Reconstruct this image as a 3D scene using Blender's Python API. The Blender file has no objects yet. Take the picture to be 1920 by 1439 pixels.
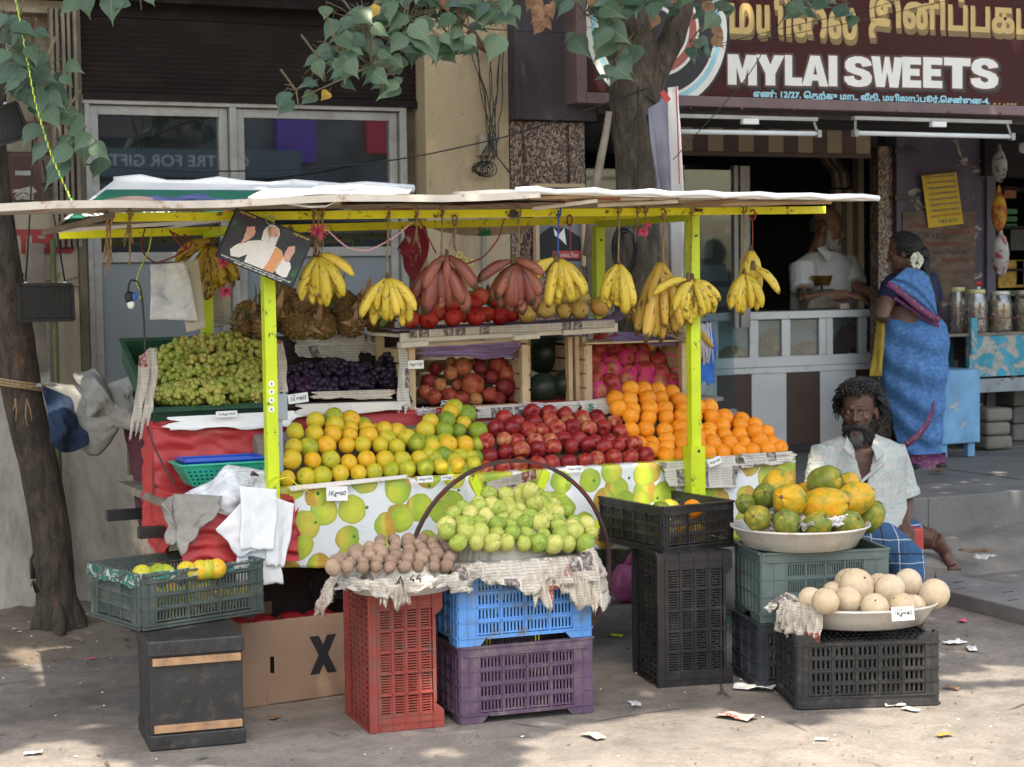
import bpy,math,random
from mathutils import Vector,Matrix,Euler,Quaternion
import numpy as np
rnd=random.Random(7)
sc=bpy.context.scene
COL=sc.collection
R=math.radians
# ---------------------------------------------------------------- camera (world X runs along the shop fronts, Y goes into them)
FPX=3500.0
CH=1.65
TH,PT,RL=R(25),math.atan(209.5/3500),R(.8)
cfw=Vector((math.sin(TH)*math.cos(PT),math.cos(TH)*math.cos(PT),-math.sin(PT)))
cr0=Vector((math.cos(TH),-math.sin(TH),0))
cu0=cr0.cross(cfw)
cR=cr0*math.cos(RL)-cu0*math.sin(RL)
cU=cu0*math.cos(RL)+cr0*math.sin(RL)
cO=Vector((0,0,CH))
cam_d=bpy.data.cameras.new("camera")
cam=bpy.data.objects.new("camera",cam_d)
COL.objects.link(cam)
mw=Matrix((cR,cU,-cfw)).transposed().to_4x4()
mw.translation=cO
cam.matrix_world=mw
cam_d.sensor_width=36.0
cam_d.lens=36.0*FPX/1920
cam_d.clip_start=.1
cam_d.clip_end=500
cam_d.dof.use_dof=True
cam_d.dof.focus_distance=7.3
cam_d.dof.aperture_fstop=6.3
sc.camera=cam
# ---------------------------------------------------------------- light
SUN_EL,SUN_AZ=66.0,200.0  # azimuth from +Y clockwise seen from above: the sun stands over the street, high
w=bpy.data.worlds.new("World")
sc.world=w
w.use_nodes=True
nt=w.node_tree
sky=nt.nodes.new('ShaderNodeTexSky')
sky.sky_type='NISHITA'
sky.sun_disc=False
sky.sun_elevation=R(SUN_EL)
sky.sun_rotation=R(SUN_AZ)
sky.air_density=1.3
sky.dust_density=3.0
nt.links.new(sky.outputs[0],nt.nodes['Background'].inputs[0])
nt.nodes['Background'].inputs[1].default_value=.15
sl=bpy.data.lights.new("sun",'SUN')
sl.energy=2.3
sl.angle=R(.5)
sl.color=(1,.95,.87)
so=bpy.data.objects.new("sun",sl)
COL.objects.link(so)
sdir=Vector((math.sin(R(SUN_AZ))*math.cos(R(SUN_EL)),math.cos(R(SUN_AZ))*math.cos(R(SUN_EL)),math.sin(R(SUN_EL))))
so.rotation_euler=sdir.to_track_quat('Z','Y').to_euler()
so.location=(2,-2,12)
sc.view_settings.view_transform='Standard'
sc.view_settings.look='None'
sc.view_settings.exposure=1.88
sc.view_settings.gamma=1
sc.view_settings.use_curve_mapping=False
sc.view_settings.use_white_balance=True
sc.view_settings.white_balance_temperature=7300
sc.view_settings.white_balance_tint=10
sc.render.engine='CYCLES'
sc.cycles.max_bounces=7
sc.cycles.transparent_max_bounces=8
sc.cycles.caustics_reflective=False
sc.cycles.caustics_refractive=False
# ---------------------------------------------------------------- measuring helpers: a pixel of the 1920 px photograph on a real plane
def ray(px,py):
 return cfw+cR*((px-960)/FPX)+cU*((719.5-py)/FPX)
def onY(px,py,y):
 d=ray(px,py)
 return cO+d*(y/d.y)
def onZ(px,py,z=0):
 d=ray(px,py)
 return cO+d*((z-CH)/d.z)
def onX(px,py,x):
 d=ray(px,py)
 return cO+d*(x/d.x)
def ppm(p):
 return FPX/(Vector(p)-cO).dot(cfw)
 # ---------------------------------------------------------------- mesh builder
class MB:
 def __init__(s):
  s.v,s.f,s.s,s.m=[],[],[],[]
  s.cm=0
 def face(s,idx,smooth=False):
  s.f.append(tuple(idx));s.s.append(smooth);s.m.append(s.cm)
 def pts(s,P):
  b=len(s.v)
  s.v.extend([tuple(p)for p in P])
  return b
 def box(s,x0,x1,y0,y1,z0,z1,M=None):
  P=[Vector(p)for p in((x0,y0,z0),(x1,y0,z0),(x1,y1,z0),(x0,y1,z0),(x0,y0,z1),(x1,y0,z1),(x1,y1,z1),(x0,y1,z1))]
  if M is not None:P=[M@p for p in P]
  b=s.pts(P)
  for q in((0,3,2,1),(4,5,6,7),(0,1,5,4),(1,2,6,5),(2,3,7,6),(3,0,4,7)):
   s.face([b+i for i in q])
  return s
 def bar(s,a,b_,w,h,up=(0,0,1)):
  """rectangular bar from a to b"""
  a,b_=Vector(a),Vector(b_)
  d=(b_-a);L=d.length;d.normalize()
  up=Vector(up)
  if abs(d.dot(up))>.98:up=Vector((0,1,0))
  x=d.cross(up).normalized();z=x.cross(d).normalized()
  M=Matrix((x,d,z)).transposed().to_4x4();M.translation=a
  return s.box(-w/2,w/2,0,L,-h/2,h/2,M)
 def prism(s,poly,axis,t0,t1,M=None):
  """poly: 2D points; axis 'y': (x,z) extruded along y; 'z': (x,y) along z; 'x': (y,z) along x"""
  def mk(p,t):
   q={'y':(p[0],t,p[1]),'z':(p[0],p[1],t),'x':(t,p[0],p[1])}[axis]
   return M@Vector(q)if M is not None else q
  n=len(poly)
  b=s.pts([mk(p,t0)for p in poly]+[mk(p,t1)for p in poly])
  s.face([b+i for i in range(n)]);s.face([b+n+i for i in reversed(range(n))])
  for i in range(n):
   j=(i+1)%n
   s.face([b+j,b+i,b+n+i,b+n+j])
  return s
 def tube(s,P,r,n=8,cap=True,flat=1.0,smooth=True):
  P=[Vector(p)for p in P]
  if not hasattr(r,'__len__'):r=[r]*len(P)
  t0=(P[1]-P[0]).normalized()
  up=Vector((0,0,1))if abs(t0.z)<.9 else Vector((0,1,0))
  x=t0.cross(up).normalized()
  rings=[]
  for i,p in enumerate(P):
   if i==0:t=P[1]-P[0]
   elif i==len(P)-1:t=P[-1]-P[-2]
   else:t=P[i+1]-P[i-1]
   if t.length<1e-9:t=t0.copy()
   t.normalize()
   x=(x-t*x.dot(t))
   if x.length<1e-6:x=t.orthogonal()
   x.normalize();y=t.cross(x)
   rings.append(s.pts([p+(x*math.cos(2*math.pi*k/n)+y*flat*math.sin(2*math.pi*k/n))*r[i]for k in range(n)]))
  for a,b in zip(rings,rings[1:]):
   for k in range(n):
    l=(k+1)%n
    s.face((a+k,a+l,b+l,b+k),smooth)
  if cap:
   s.face([rings[0]+k for k in reversed(range(n))]);s.face([rings[-1]+k for k in range(n)])
  return s
 def lathe(s,prof,n=24,c=(0,0,0),sx=1,sy=1,M=None,fn=None,smooth=True,closed=False):
  """prof [(r,z)], fn(theta,i,r,z)->(r,z)"""
  rings=[]
  for i,(r,z)in enumerate(prof):
   pp=[]
   for k in range(n):
    th=2*math.pi*k/n
    rr,zz=(r,z)if fn is None else fn(th,i,r,z)
    p=Vector((c[0]+rr*math.cos(th)*sx,c[1]+rr*math.sin(th)*sy,c[2]+zz))
    pp.append(M@p if M is not None else p)
   rings.append(s.pts(pp))
  for a,b in zip(rings,rings[1:]):
   for k in range(n):
    l=(k+1)%n
    s.face((a+k,a+l,b+l,b+k),smooth)
  if closed:
   s.face([rings[0]+k for k in reversed(range(n))],smooth);s.face([rings[-1]+k for k in range(n)],smooth)
  return s
 def ball(s,c,r,n=12,m=8,M=None,fn=None,smooth=True):
  if not hasattr(r,'__len__'):r=(r,r,r)
  c=Vector(c)
  def mk(th,ph):
   d=Vector((math.sin(ph)*math.cos(th),math.sin(ph)*math.sin(th),math.cos(ph)))
   k=fn(d)if fn else 1
   p=Vector((d.x*r[0]*k,d.y*r[1]*k,d.z*r[2]*k))
   if M is not None:p=M@p
   return c+p
  top=s.pts([mk(0,0)])
  rings=[s.pts([mk(2*math.pi*k/n,math.pi*i/m)for k in range(n)])for i in range(1,m)]
  bot=s.pts([mk(0,math.pi)])
  for k in range(n):s.face((top,rings[0]+k,rings[0]+(k+1)%n),smooth)
  for a,b in zip(rings,rings[1:]):
   for k in range(n):
    l=(k+1)%n
    s.face((a+k,b+k,b+l,a+l),smooth)
  for k in range(n):s.face((bot,rings[-1]+(k+1)%n,rings[-1]+k),smooth)
  return s
 def grid(s,nu,nv,fn,smooth=True,keep=None):
  b=s.pts([fn(i/nu,j/nv)for j in range(nv+1)for i in range(nu+1)])
  for j in range(nv):
   for i in range(nu):
    if keep and not keep((i+.5)/nu,(j+.5)/nv):continue
    a=b+j*(nu+1)+i
    s.face((a,a+1,a+nu+2,a+nu+1),smooth)
  return s
 def mesh(s,name):
  me=bpy.data.meshes.new(name)
  me.from_pydata(s.v,[],s.f)
  me.polygons.foreach_set('use_smooth',s.s)
  me.polygons.foreach_set('material_index',s.m)
  me.update()
  return me
def tag(o,label=None,cat=None,group=None,kind=None):
 if label:o['label']=label
 if cat:o['category']=cat
 if group:o['group']=group
 if kind:o['kind']=kind
 return o
def obj(name,mb,mats,parent=None,label=None,cat=None,group=None,kind=None,loc=None,origin=True):
 """a mesh given in world coordinates; parented to a thing whose Empty may stand anywhere"""
 me=mb.mesh(name)if isinstance(mb,MB)else mb
 if not isinstance(mats,(list,tuple)):mats=[mats]
 if not me.materials:
  for m in mats:me.materials.append(m)
 o=bpy.data.objects.new(name,me)
 COL.objects.link(o)
 if parent is not None:
  o.parent=parent
  if loc is not None:o.location=loc
  elif origin:o.matrix_parent_inverse=root_matrix(parent).inverted()
 elif loc is not None:o.location=loc
 return tag(o,label,cat,group,kind)
def root_matrix(o):
 m=Matrix.LocRotScale(o.location,o.rotation_euler,o.scale)
 if o.parent is not None:m=root_matrix(o.parent)@o.matrix_parent_inverse@m
 return m
def thing(name,label,cat,loc=(0,0,0),rot=(0,0,0),group=None,kind=None):
 o=bpy.data.objects.new(name,None)
 o.empty_display_size=.1
 COL.objects.link(o)
 o.location=loc;o.rotation_euler=rot
 return tag(o,label,cat,group,kind)
def local(name,mb,mats,parent,**k):
 """a mesh given in the thing's own coordinates"""
 return obj(name,mb,mats,parent,origin=False,**k)
def dup(o,parent=None,loc=None,rot=None,scale=None,label=None):
 c=o.copy();COL.objects.link(c)
 if parent is not None:c.parent=parent
 if loc is not None:c.location=loc
 if rot is not None:c.rotation_euler=rot
 if scale is not None:c.scale=scale if hasattr(scale,'__len__')else(scale,)*3
 if label:c['label']=label
 for ch in o.children:dup(ch,c)
 return c
def bevel(o,wd=.004,seg=2):
 m=o.modifiers.new('bevel','BEVEL');m.width=wd;m.segments=seg;m.limit_method='ANGLE';m.angle_limit=R(40)
 return o
def solid(o,t=.001):
 m=o.modifiers.new('solid','SOLIDIFY');m.thickness=t;m.offset=0
 return o
def n3(x,y,z=0,s=0):
 """cheap smooth pseudo noise in [-1,1]"""
 return(math.sin(x*1.7+s*1.3+1.1*math.sin(y*2.3+s))+math.sin(y*1.9-s*.7+1.3*math.sin(z*2.1+x*1.1))+math.sin(z*2.2+x*.9+s*2.1+math.sin(x*2.7-y*1.2)))/3
 # ---------------------------------------------------------------- materials
def newmat(name):
 m=bpy.data.materials.new(name);m.use_nodes=True
 nt=m.node_tree
 return m,nt,nt.nodes['Principled BSDF']
def N(nt,t,**k):
 n=nt.nodes.new(t)
 for a,b in k.items():setattr(n,a,b)
 return n
def setv(nt,sock,v):
 if isinstance(v,bpy.types.NodeSocket):nt.links.new(v,sock)
 elif hasattr(v,'__len__')and len(v)==3 and sock.type=='RGBA':sock.default_value=(*v,1)
 else:sock.default_value=v
def coord(nt,scale=(1,1,1),rot=(0,0,0),loc=(0,0,0),kind='Object'):
 tc=N(nt,'ShaderNodeTexCoord');mp=N(nt,'ShaderNodeMapping')
 nt.links.new(tc.outputs[kind],mp.inputs[0])
 mp.inputs['Scale'].default_value=scale;mp.inputs['Rotation'].default_value=rot;mp.inputs['Location'].default_value=loc
 return mp.outputs[0]
def noise(nt,vec,scale,detail=3,rough=.55,dist=0):
 n=N(nt,'ShaderNodeTexNoise')
 if vec is not None:nt.links.new(vec,n.inputs['Vector'])
 n.inputs['Scale'].default_value=scale;n.inputs['Detail'].default_value=detail
 n.inputs['Roughness'].default_value=rough;n.inputs['Distortion'].default_value=dist
 return n.outputs['Fac']
def ramp(nt,fac,stops,interp='LINEAR'):
 r=N(nt,'ShaderNodeValToRGB');cr=r.color_ramp;cr.interpolation=interp
 while len(cr.elements)<len(stops):cr.elements.new(.5)
 for e,(p,c)in zip(cr.elements,stops):
  e.position=p;e.color=(*c,1)if len(c)==3 else c
 setv(nt,r.inputs[0],fac)
 return r.outputs[0]
def g(v):return(v,v,v)
def mix(nt,fac,a,b,mode='MIX'):
 m=N(nt,'ShaderNodeMix',data_type='RGBA',blend_type=mode)
 setv(nt,m.inputs[0],fac);setv(nt,m.inputs[6],a);setv(nt,m.inputs[7],b)
 return m.outputs[2]
def math_(nt,op,a,b=0,c=0,clamp=False):
 m=N(nt,'ShaderNodeMath',operation=op,use_clamp=clamp)
 setv(nt,m.inputs[0],a);setv(nt,m.inputs[1],b);setv(nt,m.inputs[2],c)
 return m.outputs[0]
def bump(nt,b,h,strength=.3,dist=.01):
 n=N(nt,'ShaderNodeBump')
 nt.links.new(h,n.inputs['Height']);n.inputs['Strength'].default_value=strength;n.inputs['Distance'].default_value=dist
 nt.links.new(n.outputs[0],b.inputs['Normal'])
def thr(nt,fac,a,b_):
 return ramp(nt,fac,[(a,g(0)),(b_,g(1))])
def mat(name,col,rough=.7,var=.18,vs=6,bumps=.15,bs=60,metal=0,dirt=None,dscale=4,dth=(.5,.62),randv=0,spec=.5,stretch=(1,1,1),trans=0,sheen=0,sub=0):
 """plain paint/wood/cloth: base colour with soft blotches, fine relief and optional dirt or wear that has a shape of its own"""
 m,nt,b=newmat(name)
 v=coord(nt,stretch)
 f=noise(nt,v,vs,5)
 dk=tuple(c*(1-var)for c in col);lt=tuple(min(1,c*(1+var))for c in col)
 c=ramp(nt,f,[(.3,dk),(.7,lt)])
 if dirt:
  d=thr(nt,noise(nt,v,dscale,8,.7),*dth)
  c=mix(nt,d,c,dirt)
 if randv:
  oi=N(nt,'ShaderNodeObjectInfo')
  hs=N(nt,'ShaderNodeHueSaturation')
  nt.links.new(math_(nt,'MULTIPLY_ADD',oi.outputs['Random'],2*randv,1-randv),hs.inputs['Value'])
  nt.links.new(c,hs.inputs['Color']);c=hs.outputs[0]
 nt.links.new(c,b.inputs['Base Color'])
 b.inputs['Roughness'].default_value=rough;b.inputs['Metallic'].default_value=metal
 b.inputs['Specular IOR Level'].default_value=spec
 if sheen:b.inputs['Sheen Weight'].default_value=sheen
 if sub:
  b.inputs['Subsurface Weight'].default_value=sub;b.inputs['Subsurface Radius'].default_value=(.02,.01,.005);b.inputs['Subsurface Scale'].default_value=.3
 if trans:
  tr=N(nt,'ShaderNodeBsdfTranslucent');nt.links.new(c,tr.inputs[0])
  mx=N(nt,'ShaderNodeMixShader');mx.inputs[0].default_value=trans
  nt.links.new(b.outputs[0],mx.inputs[1]);nt.links.new(tr.outputs[0],mx.inputs[2])
  nt.links.new(mx.outputs[0],nt.nodes['Material Output'].inputs[0])
 if bumps:bump(nt,b,noise(nt,v,bs,4,.6),bumps,.004)
 return m
def fruit(name,stops,ns=18,na=.45,rough=.42,bs=220,bp=.12,spots=None,sth=(.62,.68),ss=50,sub=.05,spec=.28,unit=True):
 """skin colour: one value per fruit (Object Info) blended with blotches over the skin"""
 m,nt,b=newmat(name)
 if unit:ns,ss,bs=ns/8,ss/6,bs/6
 v=coord(nt)
 oi=N(nt,'ShaderNodeObjectInfo')
 va=N(nt,'ShaderNodeVectorMath',operation='ADD')
 nt.links.new(v,va.inputs[0])
 cx=N(nt,'ShaderNodeCombineXYZ')
 nt.links.new(math_(nt,'MULTIPLY',oi.outputs['Random'],37.),cx.inputs[0]);nt.links.new(cx.outputs[0],va.inputs[1])
 v=va.outputs[0]
 f=noise(nt,v,ns,4,.55,.4)
 f=math_(nt,'ADD',math_(nt,'MULTIPLY',oi.outputs['Random'],1-na),math_(nt,'MULTIPLY',math_(nt,'MULTIPLY_ADD',f,2.2,-.6,clamp=True),na))
 c=ramp(nt,f,stops)
 c=mix(nt,.35,c,ramp(nt,noise(nt,v,ns*4,3),[(.3,g(.55)),(.7,g(1))]),'MULTIPLY')
 if spots:
  c=mix(nt,math_(nt,'MULTIPLY',thr(nt,noise(nt,v,ss,5,.7),*sth),.75),c,spots)
 nt.links.new(c,b.inputs['Base Color'])
 b.inputs['Roughness'].default_value=rough
 b.inputs['Specular IOR Level'].default_value=spec
 b.inputs['Subsurface Weight'].default_value=sub;b.inputs['Subsurface Radius'].default_value=(.01,.006,.003)
 b.inputs['Subsurface Scale'].default_value=.4
 bump(nt,b,noise(nt,v,bs,2,.5),bp,.003)
 return m
def glass(name,col=(.8,.85,.85),rough=.05,alpha=.25):
 m,nt,b=newmat(name)
 b.inputs['Base Color'].default_value=(*col,1)
 b.inputs['Roughness'].default_value=rough
 tr=N(nt,'ShaderNodeBsdfTransparent');tr.inputs[0].default_value=(*[min(1,c*1.1)for c in col],1)
 gl=N(nt,'ShaderNodeBsdfGlossy');gl.inputs['Roughness'].default_value=rough
 fr=N(nt,'ShaderNodeFresnel');fr.inputs[0].default_value=1.5
 mx=N(nt,'ShaderNodeMixShader');nt.links.new(math_(nt,'MULTIPLY_ADD',fr.outputs[0],.9,alpha*.3,clamp=True),mx.inputs[0])
 nt.links.new(tr.outputs[0],mx.inputs[1]);nt.links.new(gl.outputs[0],mx.inputs[2])
 df=N(nt,'ShaderNodeBsdfDiffuse');df.inputs[0].default_value=(*col,1)
 m2=N(nt,'ShaderNodeMixShader');m2.inputs[0].default_value=alpha*.25
 nt.links.new(mx.outputs[0],m2.inputs[1]);nt.links.new(df.outputs[0],m2.inputs[2])
 nt.links.new(m2.outputs[0],nt.nodes['Material Output'].inputs[0])
 return m
def film(name,col=(.85,.87,.9),dens=.45,rough=.25):
 """thin wrinkled polythene"""
 m,nt,b=newmat(name)
 v=coord(nt)
 b.inputs['Base Color'].default_value=(*col,1);b.inputs['Roughness'].default_value=rough
 tr=N(nt,'ShaderNodeBsdfTransparent');tr.inputs[0].default_value=(.93,.94,.95,1)
 f=noise(nt,v,9,4,.6,.3)
 mx=N(nt,'ShaderNodeMixShader')
 nt.links.new(ramp(nt,f,[(.35,g(max(0,dens-.25))),(.65,g(min(1,dens+.25)))]),mx.inputs[0])
 nt.links.new(tr.outputs[0],mx.inputs[1]);nt.links.new(b.outputs[0],mx.inputs[2])
 nt.links.new(mx.outputs[0],nt.nodes['Material Output'].inputs[0])
 bump(nt,b,noise(nt,v,18,6,.7,.4),.8,.01)
 return m
def newsprint(name,paper=(.60,.56,.49),ink=.18,s=1.,accent=None,plane='xz',rotate=0):
 """newspaper: columns of fine unreadable print lines, some dark picture blocks"""
 m,nt,b=newmat(name)
 rot=(R(90),0,rotate)if plane=='xz'else(0,0,rotate)
 v=coord(nt,(1,1,1),(R(-90),0,0)if plane=='xz'else(0,0,rotate))
 br=N(nt,'ShaderNodeTexBrick');nt.links.new(v,br.inputs['Vector'])
 br.offset=.37;br.inputs['Scale'].default_value=1.0
 br.inputs['Brick Width'].default_value=.055*s;br.inputs['Row Height'].default_value=.09*s
 br.inputs['Mortar Size'].default_value=.004*s;br.inputs['Mortar Smooth'].default_value=0
 br.inputs['Color1'].default_value=(0,0,0,1);br.inputs['Color2'].default_value=(1,1,1,1);br.inputs['Mortar'].default_value=(0,0,0,1)
 wv=N(nt,'ShaderNodeTexWave',wave_type='BANDS',bands_direction='Y');nt.links.new(v,wv.inputs['Vector'])
 wv.inputs['Scale'].default_value=1/(.0055*s)/3.14*.5;wv.inputs['Distortion'].default_value=0
 tx=noise(nt,coord(nt,(1,1,1)),900/s,1)
 line=math_(nt,'MULTIPLY',thr(nt,wv.outputs['Fac'],.45,.6),thr(nt,tx,.42,.5))
 notm=math_(nt,'SUBTRACT',1.,br.outputs['Fac'],clamp=True)
 line=math_(nt,'MULTIPLY',line,notm)
 c=ramp(nt,noise(nt,coord(nt),7,5),[(.3,tuple(k*.8 for k in paper)),(.7,tuple(min(1,k*1.12)for k in paper))])
 dark=tuple(k*ink for k in paper)
 c=mix(nt,math_(nt,'MULTIPLY',line,.5),c,dark)
 pic=math_(nt,'MULTIPLY',thr(nt,br.outputs['Color'],.84,.86),notm)
 pn=noise(nt,coord(nt),60/s,4,.6)
 pc=ramp(nt,pn,[(.3,(.04,.04,.05)),(.5,accent or(.2,.17,.16)),(.65,(.5,.45,.4))])
 c=mix(nt,pic,c,pc)
 nt.links.new(c,b.inputs['Base Color']);b.inputs['Roughness'].default_value=.85
 bump(nt,b,noise(nt,coord(nt),30,5,.6,.8),.35,.006)
 tr=N(nt,'ShaderNodeBsdfTranslucent');nt.links.new(c,tr.inputs[0])
 mx=N(nt,'ShaderNodeMixShader');mx.inputs[0].default_value=.15
 nt.links.new(b.outputs[0],mx.inputs[1]);nt.links.new(tr.outputs[0],mx.inputs[2])
 nt.links.new(mx.outputs[0],nt.nodes['Material Output'].inputs[0])
 return m
MT=dict(lime_paint=mat('lime_paint',(.50,.62,.02),.45,.10,9,.25,90,dirt=(.07,.065,.03),dscale=24,dth=(.605,.64)),yellow_paint=mat('yellow_paint',(.78,.76,.02),.45,.12,9,.25,90,dirt=(.13,.10,.03),dscale=22,dth=(.58,.64)),wood=mat('pale_wood',(.48,.35,.21),.75,.2,9,.3,70,stretch=(1,1,1),dirt=(.25,.17,.1),dscale=9,dth=(.6,.75)),whitewood=mat('whitened_wood',(.60,.56,.47),.75,.12,9,.25,70,dirt=(.35,.27,.18),dscale=10,dth=(.55,.75)),brownwood=mat('brown_wood',(.30,.19,.11),.8,.3,12,.4,60),oldwood=mat('old_grey_wood',(.20,.165,.13),.85,.35,8,.5,50),redtarp=mat('red_tarpaulin',(.42,.03,.03),.5,.2,5,.5,14,dirt=(.33,.08,.07),dscale=6,dth=(.55,.75)),maroon=mat('maroon_cloth',(.085,.022,.03),.9,.35,8,.3,90),blackmetal=mat('dark_metal',(.02,.018,.018),.45,.3,10,.2,80),rust=mat('rusty_iron',(.12,.06,.045),.75,.4,25,.4,120,dirt=(.16,.02,.015),dscale=12,dth=(.5,.6)),jute=mat('jute_rope',(.30,.20,.11),.95,.3,60,.6,300),pinkstring=mat('pink_string',(.75,.10,.22),.7,.15,30,.3,200),blackplastic=mat('black_plastic',(.018,.018,.019),.5,.35,10,.25,60,dirt=(.075,.066,.055),dscale=22,dth=(.52,.8)),black2=mat('black_crate_plastic',(.017,.016,.017),.42,.3,10,.2,60,dirt=(.06,.055,.05),dscale=11,dth=(.52,.75)),bluep=mat('blue_crate_plastic',(.085,.27,.62),.5,.15,5,.2,60,dirt=(.14,.17,.2),dscale=13,dth=(.5,.66)),violet=mat('violet_crate_plastic',(.095,.055,.10),.5,.22,6,.2,60,dirt=(.17,.13,.14),dscale=10,dth=(.5,.68)),redp=mat('red_crate_plastic',(.27,.045,.033),.55,.18,6,.2,60,dirt=(.16,.075,.06),dscale=11,dth=(.5,.66)),greyg=mat('grey_green_crate_plastic',(.095,.135,.125),.5,.2,6,.2,60,dirt=(.15,.15,.13),dscale=10,dth=(.52,.85)),darkgrey=mat('dark_grey_crate_plastic',(.035,.04,.047),.5,.3,8,.2,60,dirt=(.10,.10,.10),dscale=10,dth=(.52,.9)),olive=mat('olive_crate_plastic',(.055,.075,.07),.5,.25,8,.2,60,dirt=(.16,.15,.11),dscale=14,dth=(.5,.85)),dgreen=mat('dark_green_plastic',(.02,.075,.045),.45,.2,8,.15,60,dirt=(.06,.08,.06),dscale=12,dth=(.55,.9)),teal=mat('teal_plastic',(.015,.36,.23),.35,.12,8,.1,60),royal=mat('royal_blue_plastic',(.012,.085,.45),.35,.12,8,.1,60),card=mat('brown_cardboard',(.27,.175,.115),.85,.08,8,.12,200),cardl=mat('pale_cardboard',(.60,.56,.50),.85,.12,6,.2,80,dirt=(.34,.26,.19),dscale=7,dth=(.58,.7)),white=mat('white_sheet',(.80,.79,.77),.6,.05,6,.2,40),whitebag=mat('white_polythene',(.82,.84,.86),.35,.04,6,.5,20,trans=.25),greycloth=mat('grey_sackcloth',(.24,.23,.205),.95,.25,7,.5,120,dirt=(.13,.12,.10),dscale=9,dth=(.5,.75)),navy=mat('navy_cloth',(.008,.022,.055),.9,.3,9,.3,120),bluecloth=mat('bright_blue_cloth',(.02,.12,.42),.85,.2,9,.3,120),steel=mat('aluminium_basin',(.66,.62,.56),.42,.10,7,.15,40,metal=.3,dirt=(.35,.27,.19),dscale=8,dth=(.55,.8)),alu=mat('window_aluminium',(.34,.33,.31),.5,.15,5,.15,60,metal=.2,dirt=(.2,.18,.15),dscale=9,dth=(.5,.8)),purplecloth=mat('purple_paper',(.20,.14,.27),.8,.12,9,.3,60),ink=mat('black_ink',(.012,.012,.015),.7,.1,9,0),paper=mat('white_paper',(.74,.74,.72),.8,.06,9,.2,60),news=newsprint('newspaper'),news2=newsprint('newspaper_flat',plane='xy',s=1.1),news3=newsprint('newspaper_coloured',(.56,.50,.42),accent=(.35,.08,.06),s=.8),clear=film('clear_polythene'),blacksheet=mat('black_rubber',(.012,.013,.015),.6,.2,9,.3,60),yarn=mat('white_string',(.7,.68,.72),.8,.1,20,.2,200),)
# ---------------------------------------------------------------- setting materials
def groundmat():
 m,nt,b=newmat('dusty_road_surface')
 v=coord(nt)
 big=noise(nt,v,.9,6,.6)
 c=ramp(nt,big,[(.32,(.13,.118,.105)),(.5,(.21,.19,.17)),(.7,(.265,.24,.21))])
 c=mix(nt,.7,c,ramp(nt,noise(nt,v,7,7,.7,.5),[(.35,g(.62)),(.6,g(1.08))]),'MULTIPLY')
 cr_=N(nt,'ShaderNodeTexVoronoi',feature='DISTANCE_TO_EDGE');nt.links.new(v,cr_.inputs['Vector']);cr_.inputs['Scale'].default_value=.9
 c=mix(nt,math_(nt,'MULTIPLY',math_(nt,'LESS_THAN',cr_.outputs['Distance'],.006),thr(nt,noise(nt,v,2,3),.5,.6)),c,(.07,.06,.05))
 fine=noise(nt,v,55,5,.75)
 c=mix(nt,.6,c,ramp(nt,fine,[(.25,g(.45)),(.5,g(.95)),(.75,g(1.25))]),'MULTIPLY')
 st=N(nt,'ShaderNodeTexVoronoi');nt.links.new(v,st.inputs['Vector']);st.inputs['Scale'].default_value=42
 peb=thr(nt,math_(nt,'SUBTRACT',1.,st.outputs['Distance']),.84,.88)
 c=mix(nt,math_(nt,'MULTIPLY',peb,thr(nt,noise(nt,v,6,3),.5,.6)),c,ramp(nt,noise(nt,v,90,1),[(.4,(.10,.09,.08)),(.6,(.42,.38,.32))]))
 stain=thr(nt,noise(nt,v,1.7,7,.7,.6),.56,.72)
 c=mix(nt,math_(nt,'MULTIPLY',stain,.5),c,(.10,.09,.08))
 nt.links.new(c,b.inputs['Base Color']);b.inputs['Roughness'].default_value=.92;b.inputs['Specular IOR Level'].default_value=.25
 bump(nt,b,math_(nt,'ADD',math_(nt,'MULTIPLY',fine,.7),math_(nt,'MULTIPLY',peb,.5)),.55,.006)
 return m
def stonemat(name,a,b_,sc_=9,cracks=True):
 m,nt,b=newmat(name)
 v=coord(nt)
 c=ramp(nt,noise(nt,v,2.2,7,.65),[(.3,a),(.7,b_)])
 c=mix(nt,.5,c,ramp(nt,noise(nt,v,110,4,.7),[(.3,g(.5)),(.7,g(1.2))]),'MULTIPLY')
 c=mix(nt,math_(nt,'MULTIPLY',thr(nt,noise(nt,v,3.5,8,.75,.5),.54,.7),.55),c,tuple(k*.45 for k in a))
 nt.links.new(c,b.inputs['Base Color']);b.inputs['Roughness'].default_value=.88
 bump(nt,b,math_(nt,'ADD',noise(nt,v,70,5,.7),math_(nt,'MULTIPLY',noise(nt,v,sc_,6,.7),2)),.4,.008)
 return m
def plaster(name,col,stain,sth=(.52,.68),sscale=3.,speck=None,vert=.35,spth=(.68,.71)):
 """old painted plaster: vertical run-down stains, specks, chips"""
 m,nt,b=newmat(name)
 v=coord(nt)
 c=ramp(nt,noise(nt,v,1.7,6,.6),[(.3,tuple(k*.82 for k in col)),(.7,tuple(min(1,k*1.1)for k in col))])
 s1=noise(nt,coord(nt,(1,1,vert)),sscale,9,.72,.3)
 c=mix(nt,math_(nt,'MULTIPLY',thr(nt,s1,*sth),.85),c,stain)
 if speck:
  c=mix(nt,thr(nt,noise(nt,v,45,6,.8),*spth),c,speck)
 nt.links.new(c,b.inputs['Base Color']);b.inputs['Roughness'].default_value=.9;b.inputs['Specular IOR Level'].default_value=.2
 bump(nt,b,math_(nt,'ADD',noise(nt,v,40,6,.7),math_(nt,'MULTIPLY',s1,.6)),.4,.008)
 return m
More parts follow.
